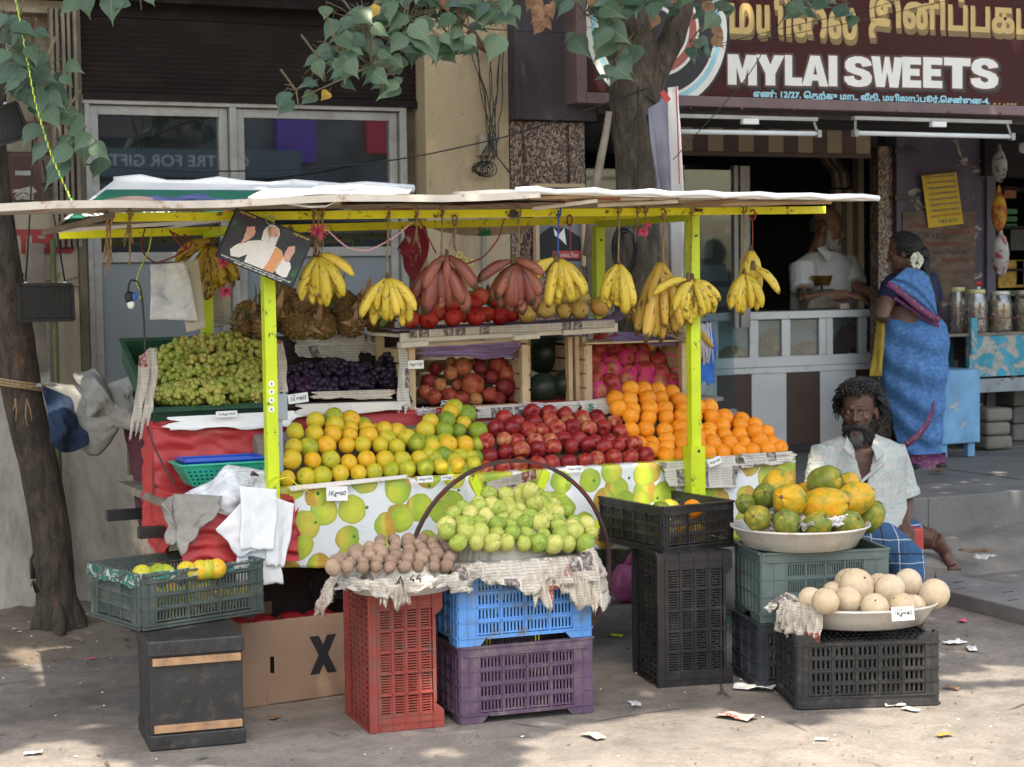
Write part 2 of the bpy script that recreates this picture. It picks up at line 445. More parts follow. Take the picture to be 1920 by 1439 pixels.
def peeled(name,col,under,th=(.50,.54),scale=5.,rim=None,d=8,dist=1.2):
 """paint flaked off in islands that show the lighter ground beneath"""
 m,nt,b=newmat(name)
 v=coord(nt)
 f=noise(nt,v,scale,d,.62,dist)
 k=thr(nt,f,*th)
 c0=ramp(nt,noise(nt,v,6,5),[(.3,tuple(q*.75 for q in col)),(.7,tuple(min(1,q*1.2)for q in col))])
 c1=ramp(nt,noise(nt,v,14,6,.7),[(.3,tuple(q*.6 for q in under)),(.6,under)])
 nt.links.new(mix(nt,k,c0,c1),b.inputs['Base Color']);b.inputs['Roughness'].default_value=.8
 bump(nt,b,math_(nt,'SUBTRACT',math_(nt,'MULTIPLY',noise(nt,v,60,4),.3),k),.5,.006)
 return m
def mosaic(name):
 m,nt,b=newmat(name)
 v=coord(nt)
 f=noise(nt,coord(nt,(1,1,.6)),38,3,.6,2.4)
 c=ramp(nt,f,[(.40,(.055,.018,.016)),(.50,(.085,.03,.025)),(.53,(.32,.24,.17)),(.68,(.45,.36,.27))])
 c=mix(nt,.6,c,ramp(nt,noise(nt,v,3,5),[(.3,g(.45)),(.7,g(1))]),'MULTIPLY')
 nt.links.new(c,b.inputs['Base Color']);b.inputs['Roughness'].default_value=.45
 bump(nt,b,f,.25,.004)
 return m
SM=dict(ground=groundmat(),soil=stonemat('loose_soil',(.12,.095,.07),(.21,.17,.13),14),slab=stonemat('granite_paving',(.15,.145,.14),(.23,.22,.205)),rough=stonemat('rough_concrete',(.15,.135,.115),(.25,.225,.19),12),wallbase=plaster('old_white_plaster',(.50,.455,.39),(.10,.085,.07),(.47,.70),2.6,(.10,.08,.06),spth=(.63,.68)),cream=plaster('cream_plaster',(.47,.37,.24),(.17,.13,.09),(.50,.74),4,(.07,.05,.035),spth=(.62,.67)),creampanel=plaster('cream_painted_panel',(.38,.33,.25),(.17,.14,.11),(.56,.75),3,(.10,.07,.05)),darkbeam=plaster('dark_brown_beam',(.014,.010,.010),(.032,.023,.02),(.52,.7),3),shutter=mat('brown_shutter',(.015,.010,.009),.75,.3,6,.25,60,dirt=(.035,.026,.022),dscale=8,dth=(.5,.8),stretch=(.4,1,1),spec=.2),greypanel=mat('grey_blue_panel',(.20,.23,.25),.5,.05,2,.1,90),purple=peeled('flaked_purple_wall',(.095,.08,.12),(.44,.39,.33),(.565,.58),3.6,dist=1.3),purpleplain=mat('purple_paint',(.085,.075,.11),.6,.2,5,.25,50),greyblock=plaster('grey_purple_block',(.085,.075,.085),(.035,.028,.03),(.5,.7),3.),mosaic=mosaic('brown_mosaic_cladding'),maroon=mat('maroon_signboard',(.058,.015,.014),.75,.12,4,.12,60,spec=.25),mauve=mat('mauve_sign_edge',(.17,.105,.11),.55,.15,5,.15,60),dark=mat('dark_interior',(.014,.013,.014),.9,.3,4,0),beige=mat('beige_stripe',(.33,.26,.175),.6,.1,7,.1,60),brownst=mat('brown_stripe',(.085,.052,.04),.6,.1,7,.1,60),lampwhite=mat('white_tube',(.66,.68,.68),.35,.04,9,0),gold=mat('gold_letter_paint',(.58,.40,.15),.5,.08,12,.1,60),golddk=mat('dark_gold_letter_side',(.20,.13,.045),.5,.2,12,.1,60),wht=mat('white_letter_paint',(.78,.77,.74),.5,.04,12,.1,60),skyb=mat('pale_blue_letter_paint',(.30,.60,.72),.5,.08,12,.1,60),outline=mat('brown_letter_outline',(.10,.035,.02),.5,.1,12,0),blackpaint=mat('black_paint',(.01,.01,.012),.5,.1,12,0),redpaint=mat('dark_red_letter_paint',(.30,.025,.03),.6,.2,12,0),glass=None,)  # darkbeam is a near-black brown with slightly lighter streaks
def darkglass(name,tint=.3,rough=.015,body=(.01,.012,.013)):
 m,nt,b=newmat(name)
 gl=N(nt,'ShaderNodeBsdfGlossy');gl.inputs['Roughness'].default_value=rough;gl.inputs[0].default_value=(.9,.95,1,1)
 df=N(nt,'ShaderNodeBsdfDiffuse')
 nt.links.new(ramp(nt,noise(nt,coord(nt),3,7,.7),[(.4,body),(.75,tuple(k*3 for k in body))]),df.inputs[0])
 mx=N(nt,'ShaderNodeMixShader');mx.inputs[0].default_value=tint
 nt.links.new(df.outputs[0],mx.inputs[1]);nt.links.new(gl.outputs[0],mx.inputs[2])
 nt.links.new(mx.outputs[0],nt.nodes['Material Output'].inputs[0])
 return m
SM['glass']=darkglass('dusty_window_glass',.2)
GLASS=glass('case_glass',(.75,.82,.83),.06,.10)
# ---------------------------------------------------------------- lettering
import unicodedata
def text_mesh(s,bold=0.0,extrude=.0,size=1.0,shear=0,res=3,space=1.0):
 cu=bpy.data.curves.new('lettering','FONT')
 cu.body=s;cu.size=size;cu.offset=bold;cu.extrude=extrude;cu.shear=shear;cu.resolution_u=res;cu.space_character=space
 o=bpy.data.objects.new('lettering',cu);COL.objects.link(o)
 bpy.context.view_layer.update()
 dg=bpy.context.evaluated_depsgraph_get()
 me=bpy.data.meshes.new_from_object(o.evaluated_get(dg))
 bpy.data.objects.remove(o);bpy.data.curves.remove(cu)
 return me
def lettering(name,s,mt,p0,p1,height,parent,bold=0.0,fat=0,depth=.001,normal=(0,-1,0),up=(0,0,1),shear=0,fit=True,space=1.0,label=None):
 """flat lettering whose baseline runs from p0 to p1 on the surface, letters `height` tall"""
 me=text_mesh(s,bold,0,1.0,shear,space=space)
 if not me.vertices:return None
 xs=[v.co.x for v in me.vertices];ys=[v.co.y for v in me.vertices]
 x0,x1=min(xs),max(xs);y0,y1=min(ys),max(ys)
 p0,p1=Vector(p0),Vector(p1)
 ux=(p1-p0);L=ux.length;ux.normalize()
 nrm=Vector(normal).normalized();uz=nrm.cross(ux).normalized()
 kx=L/(x1-x0);ky=height/(y1-y0)
 for v in me.vertices:
  v.co=p0+ux*((v.co.x-x0)*kx)+uz*((v.co.y-y0)*ky)+nrm*depth
 if fat:
  vs=[v.co.copy()for v in me.vertices];fs=[tuple(p.vertices)for p in me.polygons];V=[];F_=[]
  for k in range(9):
   o_=(ux*(k%3-1)+uz*(k//3-1))*fat+nrm*.00006*k;b=len(V)
   V+=[v+o_ for v in vs];F_+=[tuple(i+b for i in f)for f in fs]
  me=bpy.data.meshes.new(name);me.from_pydata(V,[],F_)
 me.update()
 return obj(name,me,mt,parent,label=label)
 # ---------------------------------------------------------------- ground
mb=MB()
mb.grid(60,60,lambda u,v:(-60+140*u,-50+120*v,-.012))
obj('ground',mb,SM['ground'],kind='structure')
mb=MB()
mb.grid(260,150,lambda u,v:(-1+11*u,3.2+6.0*v,.0015*n3(u*95,v*60,0,2)+.001*n3(u*330,v*190,0,5)-.002))
obj('road',mb,SM['ground'],kind='structure')
mb=MB()
def soilz(x,y):
 e=min(1,max(0,(y-7.9)/.6))*min(1,max(0,(3.3-x)/1.0))
 return-.02+e*(.075+.02*n3(x*6,y*6,0,1)+.012*n3(x*22,y*22,0,4))
mb.grid(90,46,lambda u,v:(-.8+4.2*u,7.75+1.5*v,soilz(-.8+4.2*u,7.75+1.5*v)))
obj('soil_bed',mb,SM['soil'],kind='structure')
# raised pavement: kerb stones and paving slabs, each its own stone
PZ,PY=.34,8.57
pave=thing('pavement',None,None,(6,PY,0),kind='structure')
mb=MB();mb.box(4.36,13,PY+.04,15.5,-.01,PZ-.03)
obj('pavement_bed',mb,SM['slab'],pave)
x=4.35;k=0
while x<12.5:
 L=(1.27,.98,1.35,1.12)[k%4]
 mb=MB();mb.box(x,x+L-.007,PY-.006*(k%2),PY+.42,.0,PZ-.003*(k%3))
 bevel(obj('kerb_stone',mb,SM['slab'],pave),.008)
 x+=L;k+=1
for r_,(y0,y1)in enumerate(((PY+.427,PY+1.25),(PY+1.257,PY+2.1),(PY+2.107,PY+2.75))):
 x=4.35-.4*r_;k=r_
 while x<12.5:
  L=(1.05,1.32,.92,1.2)[k%4]
  mb=MB();mb.box(x,x+L-.007,y0,y1,PZ-.06,PZ-.002-.003*((k*7)%3))
  bevel(obj('paving_slab',mb,SM['slab'],pave),.004)
  x+=L;k+=1
mb=MB()
def ledge(u,v):
 x=5.0+7.5*u;y=7.9+.68*v
 z=-.02+.155*min(1,v*1.9)**.7+.014*n3(x*5,y*9,0,3)+.01*n3(x*17,y*21,0,7)
 return(x,y+.03*n3(x*3,0,0,9),z)
mb.grid(160,20,ledge)
obj('rough_footing',mb,SM['rough'],kind='structure')
# granite plank lying on the ground at the right
t=thing('stone_plank','long grey granite plank lying on the ground beside the seated man','stone slab',(6.3,7.3,0))
A=onZ(1752,1072,.07);B=onZ(1990,1112,.07);C_=onZ(2050,1175,.07);D_=onZ(1757,1103,.07)
mb=MB()
b0=mb.pts([D_,C_,B,A]);b1=mb.pts([(p.x,p.y,.0)for p in(D_,C_,B,A)])
mb.face((b0,b0+1,b0+2,b0+3))
for i in range(4):mb.face((b0+i,b1+i,b1+(i+1)%4,b0+(i+1)%4))
bevel(obj('plank_stone',mb,SM['slab'],t),.006)
for f_ in(.18,.55,.86):
 for s_ in(.3,.62):
  p=D_.lerp(C_,f_).lerp(A.lerp(B,f_),s_)
  mb=MB();mb.box(p.x-.03,p.x+.03,p.y-.005,p.y+.005,p.z,p.z+.0015);obj('chisel_mark',mb,SM['blackpaint'],t)
  # ---------------------------------------------------------------- left building
YW=9.2
def X(px,Y,py=300):return onY(px,py,Y).x
def Zz(px,py,Y):return onY(px,py,Y).z
lb=thing('shop_building','old shop front with aluminium windows, rolled brown shutter and stained cream pillar behind the cart','building',(2.5,YW,0))
mb=MB();mb.box(-4,1.985,YW,YW+.25,-.02,1.12);mb.box(1.985,3.76,YW-.002,YW+.25,-.02,1.10)
obj('wall',mb,SM['wallbase'],lb,label='stained white plaster base wall')
mb=MB();mb.box(-4,1.45,YW+.003,YW+.25,1.12,4.2);mb.box(1.45,1.97,YW+.003,YW+.25,1.12,2.02)
mb.box(1.45,1.97,YW+.003,YW+.25,2.93,4.2)
obj('wall',mb,SM['creampanel'],lb,label='cream painted wall with red lettering')
for zz in(1.32,1.56):
 pass
 # small grilled window, upper left
gw=[]
mb=MB();mb.box(1.45,1.97,YW+.14,YW+.16,2.02,2.93)
gwin=obj('window',mb,SM['creampanel'],lb)
mb=MB()
for i in range(4):mb.box(1.47+i*.15,1.485+i*.15,YW+.04,YW+.055,2.03,2.92)
for i in range(6):mb.box(1.452,1.968,YW+.057,YW+.07,2.1+i*.15,2.115+i*.15)
obj('grille',mb,MT['rust'],gwin)
mb=MB()
for i in range(5):mb.box(1.84+i*.028,1.855+i*.028,YW-.05+.012*(i%2),YW+.0,1.8,2.95)
obj('louvre',mb,MT['oldwood'],lb)
mb=MB();mb.box(1.955,1.99,YW-.03,YW+.1,1.12,4.0)
obj('jamb',mb,mat('olive_jamb',(.10,.085,.05),.7,.3,8),lb)
mb=MB();mb.tube([(1.82,YW-.07,0.05),(1.82,YW-.07,1.84)],.014,10)
obj('drainpipe',mb,mat('olive_pipe',(.09,.10,.035),.6,.3,10),lb)
mb=MB();mb.box(1.70,1.78,YW-.06,YW-.02,1.2,1.82)
obj('batten',mb,MT['oldwood'],lb)
# lower louvred white panel
for i in range(4):
 mb=MB();z0=1.135+.085*i;mb.box(1.62,1.80,YW-.018,YW-.001,z0,z0+.078)
 obj('panel',mb,mat('white_panel',(.45,.45,.42),.7,.1)if i==0 else bpy.data.materials['white_panel'],lb)
 # brown plate and lettering
q0,q1=onY(8,375,YW-.03),onY(76,292,YW-.03)
mb=MB();mb.prism([(q0.x,q0.z),(q1.x,q0.z),(q1.x,q1.z-.05),(q1.x-.05,q1.z),(q0.x+.02,q1.z),(q0.x,q1.z-.04)],'y',YW-.03,YW-.002)
bp=obj('cover_plate',mb,peeled('flaked_brown_plate',(.085,.04,.03),(.45,.40,.33),(.60,.62),6),lb)
p=onY(44,325,YW-.03)
mb=MB();mb.box(p.x-.04,p.x+.04,YW-.036,YW-.0305,p.z-.011,p.z+.011);obj('name_tag',mb,MT['alu'],bp)
a=onY(31,474,YW-.001);b_=onY(136,474,YW-.001)
lettering('lettering','TERS',SM['redpaint'],(a.x,YW-.001,a.z),(b_.x,YW-.001,a.z),.105,lb,fat=.008)
a=onY(45,528,YW-.001)
def brush(pts,r,mt,parent,name='brush_writing',Y=None):
 mb=MB();mb.tube(pts,r,6,flat=.12);return obj(name,mb,mt,parent)
for st in([(0,.02),(.03,.035),(.05,.01),(.09,-.005),(.15,.01),(.165,.045)],[(.19,.0),(.24,.02),(.30,.06)],[(.2,-.035),(.26,-.03),(.31,.005)],[(-.04,-.02),(-.02,.03),(.0,.04)],[(.06,.05),(.07,.065)],[(.11,.055),(.12,.062)]):
 brush([(a.x+1.05*q,YW-.003,a.z+r_*.9)for q,r_ in st],.006,SM['redpaint'],lb)
 # shutter and beams above the windows
mb=MB()
xs0,xs1=1.99,3.76
n=15;z0,z1=2.555,2.93
prof=[]
for i in range(n*4+1):
 z=z0+(z1-z0)*i/(n*4)
 prof.append((YW+.02-.011*abs(math.sin(math.pi*i/4)),z))
b0=mb.pts([(xs0,y,z)for y,z in prof]);b1=mb.pts([(xs1,y,z)for y,z in prof])
for i in range(len(prof)-1):mb.face((b0+i,b1+i,b1+i+1,b0+i+1),True)
obj('rolling_shutter',mb,SM['shutter'],lb)
mb=MB();mb.box(1.99,3.76,YW-.0,YW+.06,2.925,3.0)
mb.box(1.5,3.79,YW-.12,YW+.2,2.99,3.15)
mb.box(1.2,4.75,YW-.3,YW+.2,3.14,4.2)
obj('beam',mb,SM['darkbeam'],lb)
mb=MB();mb.box(2.0,3.755,YW-.01,YW+.05,2.52,2.557);obj('bottom_rail',mb,SM['shutter'],lb)
# windows
def rect(px0,px1,py0,py1,Y):
 pm=(px0+px1)/2;qm=(py0+py1)/2
 return onY(px0,qm,Y).x,onY(px1,qm,Y).x,onY(pm,py1,Y).z,onY(pm,py0,Y).z
def win(x0,x1,z0,z1,zr,parent,Yp=YW+.06):
 mb=MB();fw_=.045
 mb.box(x0,x0+fw_,Yp-.03,Yp+.03,z0,z1);mb.box(x1-fw_,x1,Yp-.03,Yp+.03,z0,z1)
 mb.box(x0+fw_,x1-fw_,Yp-.028,Yp+.028,z1-fw_,z1);mb.box(x0+fw_,x1-fw_,Yp-.028,Yp+.028,zr,zr+.05)
 wn=bevel(obj('window',mb,MT['alu'],parent),.003)
 mb=MB();mb.box(x0+fw_,x1-fw_,Yp-.006,Yp+.006,zr+.05,z1-fw_);obj('pane',mb,SM['glass'],wn)
 mb=MB();mb.box(x0+fw_,x1-fw_,Yp-.008,Yp+.012,z0,zr);obj('panel',mb,SM['greypanel'],wn)
 return wn
zt=2.50
mb=MB();mb.box(1.985,3.70,YW+.0,YW+.12,zt,zt+.045);mb.box(2.005,2.03,YW+.0,YW+.1,1.1,zt)
xm0,xm1=X(425,YW+.06),X(440,YW+.06)
mb.box(xm0+.003,xm1-.003,YW+.0,YW+.1,1.1,zt);mb.box(3.66,3.70,YW+.0,YW+.1,1.1,zt)
bevel(obj('window_frame',mb,MT['alu'],lb),.003)
zr=Zz(300,492,YW+.06)
win(2.033,xm0,1.12,zt-.004,zr,lb);win(xm1,3.657,1.12,zt-.004,zr+.02,lb)
mb=MB();mb.box(3.702,3.76,YW+.05,YW+.2,-.02,2.6);obj('jamb',mb,mat('brown_jamb',(.12,.09,.065),.8,.4,5),lb)
mb=MB();mb.box(xm1+.3,xm1+1.2,YW+.3,YW+.32,0,3);obj('inner_wall',mb,SM['dark'],lb)
# cream pillar, conduit, junction box
x0,x1=3.764,4.245
mb=MB();mb.box(x0,x1,9.1,9.5,-.02,3.0);mb.box(x0-.01,x1+.01,9.08,9.5,3.0,4.2)
obj('pillar',mb,SM['cream'],lb)
cx_=X(908,9.07,450)
mb=MB();mb.tube([(cx_,9.075,.1),(cx_,9.075,2.03)],.013,10);obj('conduit',mb,mat('grey_conduit',(.25,.25,.22),.7),lb)
q0,q1=onY(898,293,9.06),onY(932,253,9.06)
jb=thing('junction_box','small cream cable box on the cream pillar with black wires tangled round it','cable box',(q0.x,9.06,q0.z))
mb=MB();mb.box(q0.x,q1.x,9.045,9.098,q0.z,q1.z);bevel(obj('box_cover',mb,SM['creampanel'],jb),.004)
mb=MB();r2=random.Random(3)
cxm=(q0.x+q1.x)/2
for i in range(9):
 top=Vector((cxm+r2.uniform(-.12,.14),9.05,2.85));mid=Vector((cxm+r2.uniform(-.05,.05),9.03,q1.z-.03))
 end=Vector((cxm+r2.uniform(-.13,.13),9.04,q0.z-r2.uniform(.0,.1)))
 P=[top.lerp(mid,k/6)+Vector((r2.uniform(-.01,.01),0,0))for k in range(6)]+[mid,mid.lerp(end,.5)+Vector((r2.uniform(-.05,.05),-.01,0)),end]
 mb.tube(P,.0028,5)
for i in range(10):
 c0=Vector((cxm-.06+r2.uniform(-.03,.05),9.03,q0.z-.07));rr=r2.uniform(.025,.06);ph=r2.uniform(0,6)
 mb.tube([c0+Vector((rr*math.cos(ph+k*.7),r2.uniform(-.012,.012),rr*.75*math.sin(ph+k*.7)))for k in range(9)],.0026,5)
obj('wires',mb,MT['blacksheet'],jb)
# marble pillar and grey block
sb=thing('sweet_shop_building','sweet shop building with brown mosaic pillars and flaked purple wall','building',(6.5,9.1,0))
x2=4.70
mb=MB();mb.box(4.252,x2,9.10,9.5,-.02,2.455)
for xx in(4.33,4.60):mb.box(xx,xx+.035,9.085,9.1,.3,2.44)
obj('pillar',mb,SM['mosaic'],sb)
mb=MB();mb.box(4.247,4.74,9.03,9.6,2.46,4.2);mb.box(4.247,4.275,9.015,9.03,2.46,4.2)
obj('pillar_head',mb,SM['greyblock'],sb)
mb=MB();mb.box(4.74,9.6,9.02,9.1,2.50,2.56);mb.box(4.5,12.5,9.1,9.5,2.56,4.2)
obj('fascia',mb,SM['greyblock'],sb)
# orange-brown stain bracket under the beam
mb=MB();P=[onY(880,60,8.95),onY(893,80,8.98),onY(925,100,9.0)]
mb.tube(P,[.02,.025,.02],6);obj('bracket',mb,MT['rust'],lb)
# interior of sweet shop: ceiling, back and side walls
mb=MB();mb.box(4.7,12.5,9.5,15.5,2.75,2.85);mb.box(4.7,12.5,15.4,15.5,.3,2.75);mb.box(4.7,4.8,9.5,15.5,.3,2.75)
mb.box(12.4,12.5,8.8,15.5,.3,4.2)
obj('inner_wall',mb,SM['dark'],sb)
mb=MB();mb.box(4.8,12.4,9.5,15.4,2.735,2.749);obj('bounce_panel',mb,MT['white'],sb)  # unseen white sheet added under the dark ceiling to bounce light into the shop
# mosaic pillar by the counter, purple wall
YP=10.95
mb=MB();mb.box(X(1642,YP),X(1661,YP),YP-.03,YP+.07,PZ,2.5);mb.box(X(1661,YP),X(1677,YP),YP+.02,YP+.07,PZ,2.5)
obj('pillar',mb,SM['mosaic'],sb)
px0,px1,px2=X(1678,YP),X(1846,YP),X(1862,YP)
mb=MB();mb.box(px0,px0+.07,YP-.02,YP+.1,PZ,2.6);mb.box(px1,px2,YP-.03,YP+.4,PZ,2.6)
obj('pilaster',mb,SM['purpleplain'],sb)
mb=MB();mb.box(px0+.07,px1,YP,YP+.3,PZ,2.6)
obj('wall',mb,SM['purple'],sb,label='purple wall with paint flaked off in cream patches')
for zpy in(284,371):
 p=onY(1700,zpy,YP-.05)
 mb=MB();mb.prism([(p.x-.1,p.z-.02),(p.x+.12,p.z-.008),(p.x+.12,p.z+.012),(p.x-.1,p.z+.02)],'y',YP-.05,YP-.021)
 obj('hinge',mb,MT['blackmetal'],sb)
 # ceiling soffit behind sign
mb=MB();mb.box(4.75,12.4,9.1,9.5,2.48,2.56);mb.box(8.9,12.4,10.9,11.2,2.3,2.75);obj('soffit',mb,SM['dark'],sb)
# ---------------------------------------------------------------- the signboard
YS=8.9
sg=thing('signboard','maroon painted signboard reading MYLAI SWEETS in white under large gold Tamil letters','sign',(4.6,YS,2.5))
mb=MB();mb.box(4.612,9.2,YS,YS+.14,2.60,3.45);bevel(obj('board',mb,SM['maroon'],sg),.004)
mb=MB();mb.box(4.60,9.2,YS-.012,YS+.15,2.54,2.598);mb.box(4.55,4.611,YS-.012,YS+.15,2.54,3.45);bevel(obj('sign_frame',mb,SM['mauve'],sg),.004)
for i in range(7):
 mb=MB();p=onY(1295+i*97,203+i*1.6,YS-.02);mb.ball((p.x,YS-.014,p.z),.008,6,4);obj('nail',mb,MT['rust'],sg)
def signtext(s,x0p,x1p,ybase,ytop,layers,bold):
 pm=(x0p+x1p)/2
 z0=onY(pm,ybase,YS).z;z1=onY(pm,ytop,YS).z
 xa=onY(x0p,ybase,YS).x;xb=onY(x1p,ybase,YS).x
 for dx,dz,bo,mt,dep,lab in layers:
  lettering('lettering',s,mt,(xa+dx+bold,YS,z0+dz+bold),(xb+dx-bold,YS,z0+dz+bold),z1-z0-2*bold,sg,fat=bold+bo,depth=dep,label=lab)
GLY=dict(M='0 0 0 100 36 100 50 52 64 100 100 100 100 0 70 0 70 58 56 8 44 8 30 58 30 0',Y='33 0 33 38 0 100 36 100 50 68 64 100 100 100 67 38 67 0',L='0 0 0 100 42 100 42 27 100 27 100 0',A='0 0 32 100 68 100 100 0 66 0 61 18 39 18 34 0',I='0 0 0 100 100 100 100 0',S='100 72 66 66 60 76 50 79 40 76 38 70 44 64 70 58 90 50 100 36 98 18 85 5 60 0 40 0 15 5 2 18 0 32 34 36 38 26 50 21 62 24 64 31 56 37 30 43 12 50 3 62 4 80 16 93 38 100 62 100 84 94 96 84',W='0 100 27 100 34 42 43 100 57 100 66 42 73 100 100 100 85 0 58 0 50 50 42 0 15 0',E='0 0 0 100 100 100 100 76 42 76 42 62 92 62 92 39 42 39 42 24 100 24 100 0',T='31 0 31 74 0 74 0 100 100 100 100 74 69 74 69 0')
def glyph(poly,x0,x1,yb,yt,grow,dx,dz,mt,dep):
 z=[float(q)for q in poly.split()];mb=MB();q0=onY(x0,yb,YS);q1=onY(x1,yt,YS);z1=onY(x0,yt,YS).z
 for k in range(9 if grow else 1):
  ox,oz=((k%3-1)*grow,(k//3-1)*grow)if grow else(0,0)
  b=mb.pts([(q0.x+(q1.x-q0.x)*a/100+ox+dx,YS-dep-.00006*k,q0.z+(z1-q0.z)*c/100+oz+dz)for a,c in zip(z[::2],z[1::2])]);mb.face([b+i for i in range(len(z)//2)])
 return obj('letter',mb,mt,sg)
for ch,a_,b_ in zip('MYLAISWEETS',(1364,1417,1471,1503,1553,1582,1633,1691,1730,1769,1819),(1418,1470,1503,1552,1569,1634,1692,1726,1766,1819,1871)):
 yb,yt=159+(a_-1367)*.016,102+(a_-1367)*.015
 for gr,dx,dz,mt,dep in((.010,.018,-.014,'blackpaint',.0015),(.011,0,0,'outline',.003),(0,0,0,'wht',.0045)):glyph(GLY[ch],a_,b_,yb,yt,gr,dx,dz,SM[mt],dep)
 if ch=='A':glyph('43 38 57 38 50 70',a_,b_,yb,yt,0,0,0,SM['outline'],.0055)
tam1,tam2='ம\u0baf\u0bbf\u0bc8ல','இனிப்பகம்'
gl_=[(.008,-.030,.002,SM['golddk'],.0015,None),(.004,-.015,.002,SM['golddk'],.0025,None),(0,0,0,SM['gold'],.004,'gold Tamil letters')]
signtext('மயிைல',1367,1606,70,-14,gl_,.007)
signtext('இனிப்பகம்',1628,1945,84,-14,gl_,.007)
signtext('எண்: 12/27. ெதற்கு மாட வீதி, மயிலாப்பூர்,ெசன்ைன-4.',1412,1855,194,175,[(0,0,0,SM['skyb'],.003,'pale blue address line')],.0022)
signtext('R.S.ARTS',1862,1906,204,194,[(0,0,0,SM['gold'],.003,'small gold signature')],.0)
# ring emblem, left end of the sign
c=onY(1232,52,YS)
for r0_,r1_,mt,dep in((.0,.455,SM['blackpaint'],.0015),(.405,.44,SM['wht'],.003),(.375,.405,SM['skyb'],.003),(.36,.375,SM['wht'],.003),(.245,.262,SM['wht'],.003),(.20,.245,mat('ring_red',(.42,.10,.07),.5,.1),.003),(.185,.20,SM['wht'],.003),(.10,.12,SM['wht'],.003)):
 mb=MB();n=56
 o_=mb.pts([(c.x+r1_*math.cos(2*math.pi*k/n),YS-dep,c.z+r1_*math.sin(2*math.pi*k/n))for k in range(n)])
 if r0_==0:mb.face([o_+k for k in range(n)])
 else:
  i_=mb.pts([(c.x+r0_*math.cos(2*math.pi*k/n),YS-dep,c.z+r0_*math.sin(2*math.pi*k/n))for k in range(n)])
  for k in range(n):mb.face((o_+k,o_+(k+1)%n,i_+(k+1)%n,i_+k))
 obj('ring_emblem',mb,mt,sg)
 # tube lights
for(xa,xb,ya,yb,lab)in((1262,1534,247,247,'unlit white tube light above the striped valance, left one of two'),(1603,1897,250,257,'unlit white tube light in a bare white bracket, right one of two')):
 Y=8.72
 A,B=onY(xa,ya,Y),onY(xb,yb,Y)
 B.z=A.z+(B.z-A.z)*.3
 t=thing('tube_light',lab,'tube light',(A.x,Y,A.z),group='tube lights under the sign')
 mb=MB();mb.tube([A,B],.0135,12);obj('tube',mb,SM['lampwhite'],t)
 for P in(A,B):
  mb=MB();mb.box(P.x-.012,P.x+.012,Y-.018,Y+.018,P.z-.02,P.z+.02);mb.bar((P.x,Y,P.z),(P.x+(.02 if P is A else-.02),Y+.02,P.z+.085),.012,.012)
  obj('end_bracket',mb,MT['alu'],t)
 mb=MB();mb.box(A.x,B.x,Y-.0,Y+.035,A.z+.075,A.z+.095);obj('mounting_rail',mb,MT['alu'],t)
 m_=A.lerp(B,.52);mb=MB();mb.box(m_.x-.05,m_.x+.05,Y-.015,Y+.02,m_.z+.045,m_.z+.075);bevel(obj('ballast',mb,MT['white'],t),.003)
 mb=MB();mb.bar((A.x+.3,Y+.03,A.z+.09),(A.x+.3,YS,A.z+.11),.012,.012);mb.bar((B.x-.3,Y+.03,A.z+.09),(B.x-.3,YS,A.z+.11),.012,.012);obj('hanger',mb,MT['blackmetal'],t)
 # striped valance
YV=10.7
t=thing('valance','brown and beige striped valance hanging inside the sweet shop opening','valance',(6.4,YV,2.3))
xa,xb=X(1240,YV,270),X(1632,YV,270);zt_,zb_=onY(1450,246,YV).z+.06,onY(1450,286,YV).z
n=14
for i in range(n):
 mb=MB();u0,u1=xa+(xb-xa)*i/n,xa+(xb-xa)*(i+1)/n
 mb.box(u0,u1-.001,YV,YV+.02,zb_,zt_);obj('stripe',mb,SM['beige']if i%2 else SM['brownst'],t)
mb=MB();mb.box(xa,xb,YV-.01,YV+.03,zb_-.03,zb_-.002);obj('hem_rail',mb,SM['brownst'],t)
# curved striped bracket and striped post
t=thing('striped_post','brown and beige striped post with scrolled bracket at the end of the counter opening','post',(8.0,11.6,PZ))
Y=12.5
for k,(off,mt)in enumerate(((0,'brownst'),(.035,'beige'),(.07,'brownst'),(.105,'beige'),(.14,'brownst'))):
 P=[onY(1538,290,Y),onY(1540,300,Y),onY(1548,312,Y),onY(1558,322,Y),onY(1561,340,Y),onY(1562,352,Y)]
 mb=MB()
 for a_,b_ in zip(P,P[1:]):mb.bar(a_+Vector((off,0,0)),b_+Vector((off,0,0)),.036,.036,(0,1,0))
 obj('stripe',mb,SM[mt],t)
for k in range(6):
 mb=MB();x0=onY(1563,400,Y).x+k*.055;mb.box(x0,x0+.0548,Y+.05,Y+.1,PZ+.7,onY(1570,290 if k>3 else 355,Y).z);obj('stripe',mb,SM['beige'if k%2 else 'brownst'],t)
 # ---------------------------------------------------------------- far side of the street (seen only mirrored in the window panes)
ob=thing('building','pale building across the street seen mirrored in the window panes','building',(4,-8,0))
mb=MB();mb.box(4.2,12.2,-9,-8,0,5.4);obj('wall',mb,mat('far_wall',(.16,.15,.14),.9,.4,1.5),ob)
for i in range(2):
 mb=MB();x0=4.6+i*4.4;mb.box(x0,x0+2.6,-8.0,-7.93,.4,2.6);obj('shutter',mb,mat('far_shutter',(.03,.035,.05),.6)if i==0 else bpy.data.materials['far_shutter'],ob)
mb=MB();mb.box(4.2,12.6,-7.98,-7.2,2.8,2.95);obj('canopy_slab',mb,SM['rough'],ob)
fs=thing('signboard','purple and red coffee shop sign mirrored in the right window pane','sign',(9,-7.9,3.3))
mb=MB();mb.box(8.55,9.15,-7.95,-7.85,3.3,4.3);obj('board',mb,mat('purple_board',(.16,.06,.42),.5,.1),fs)
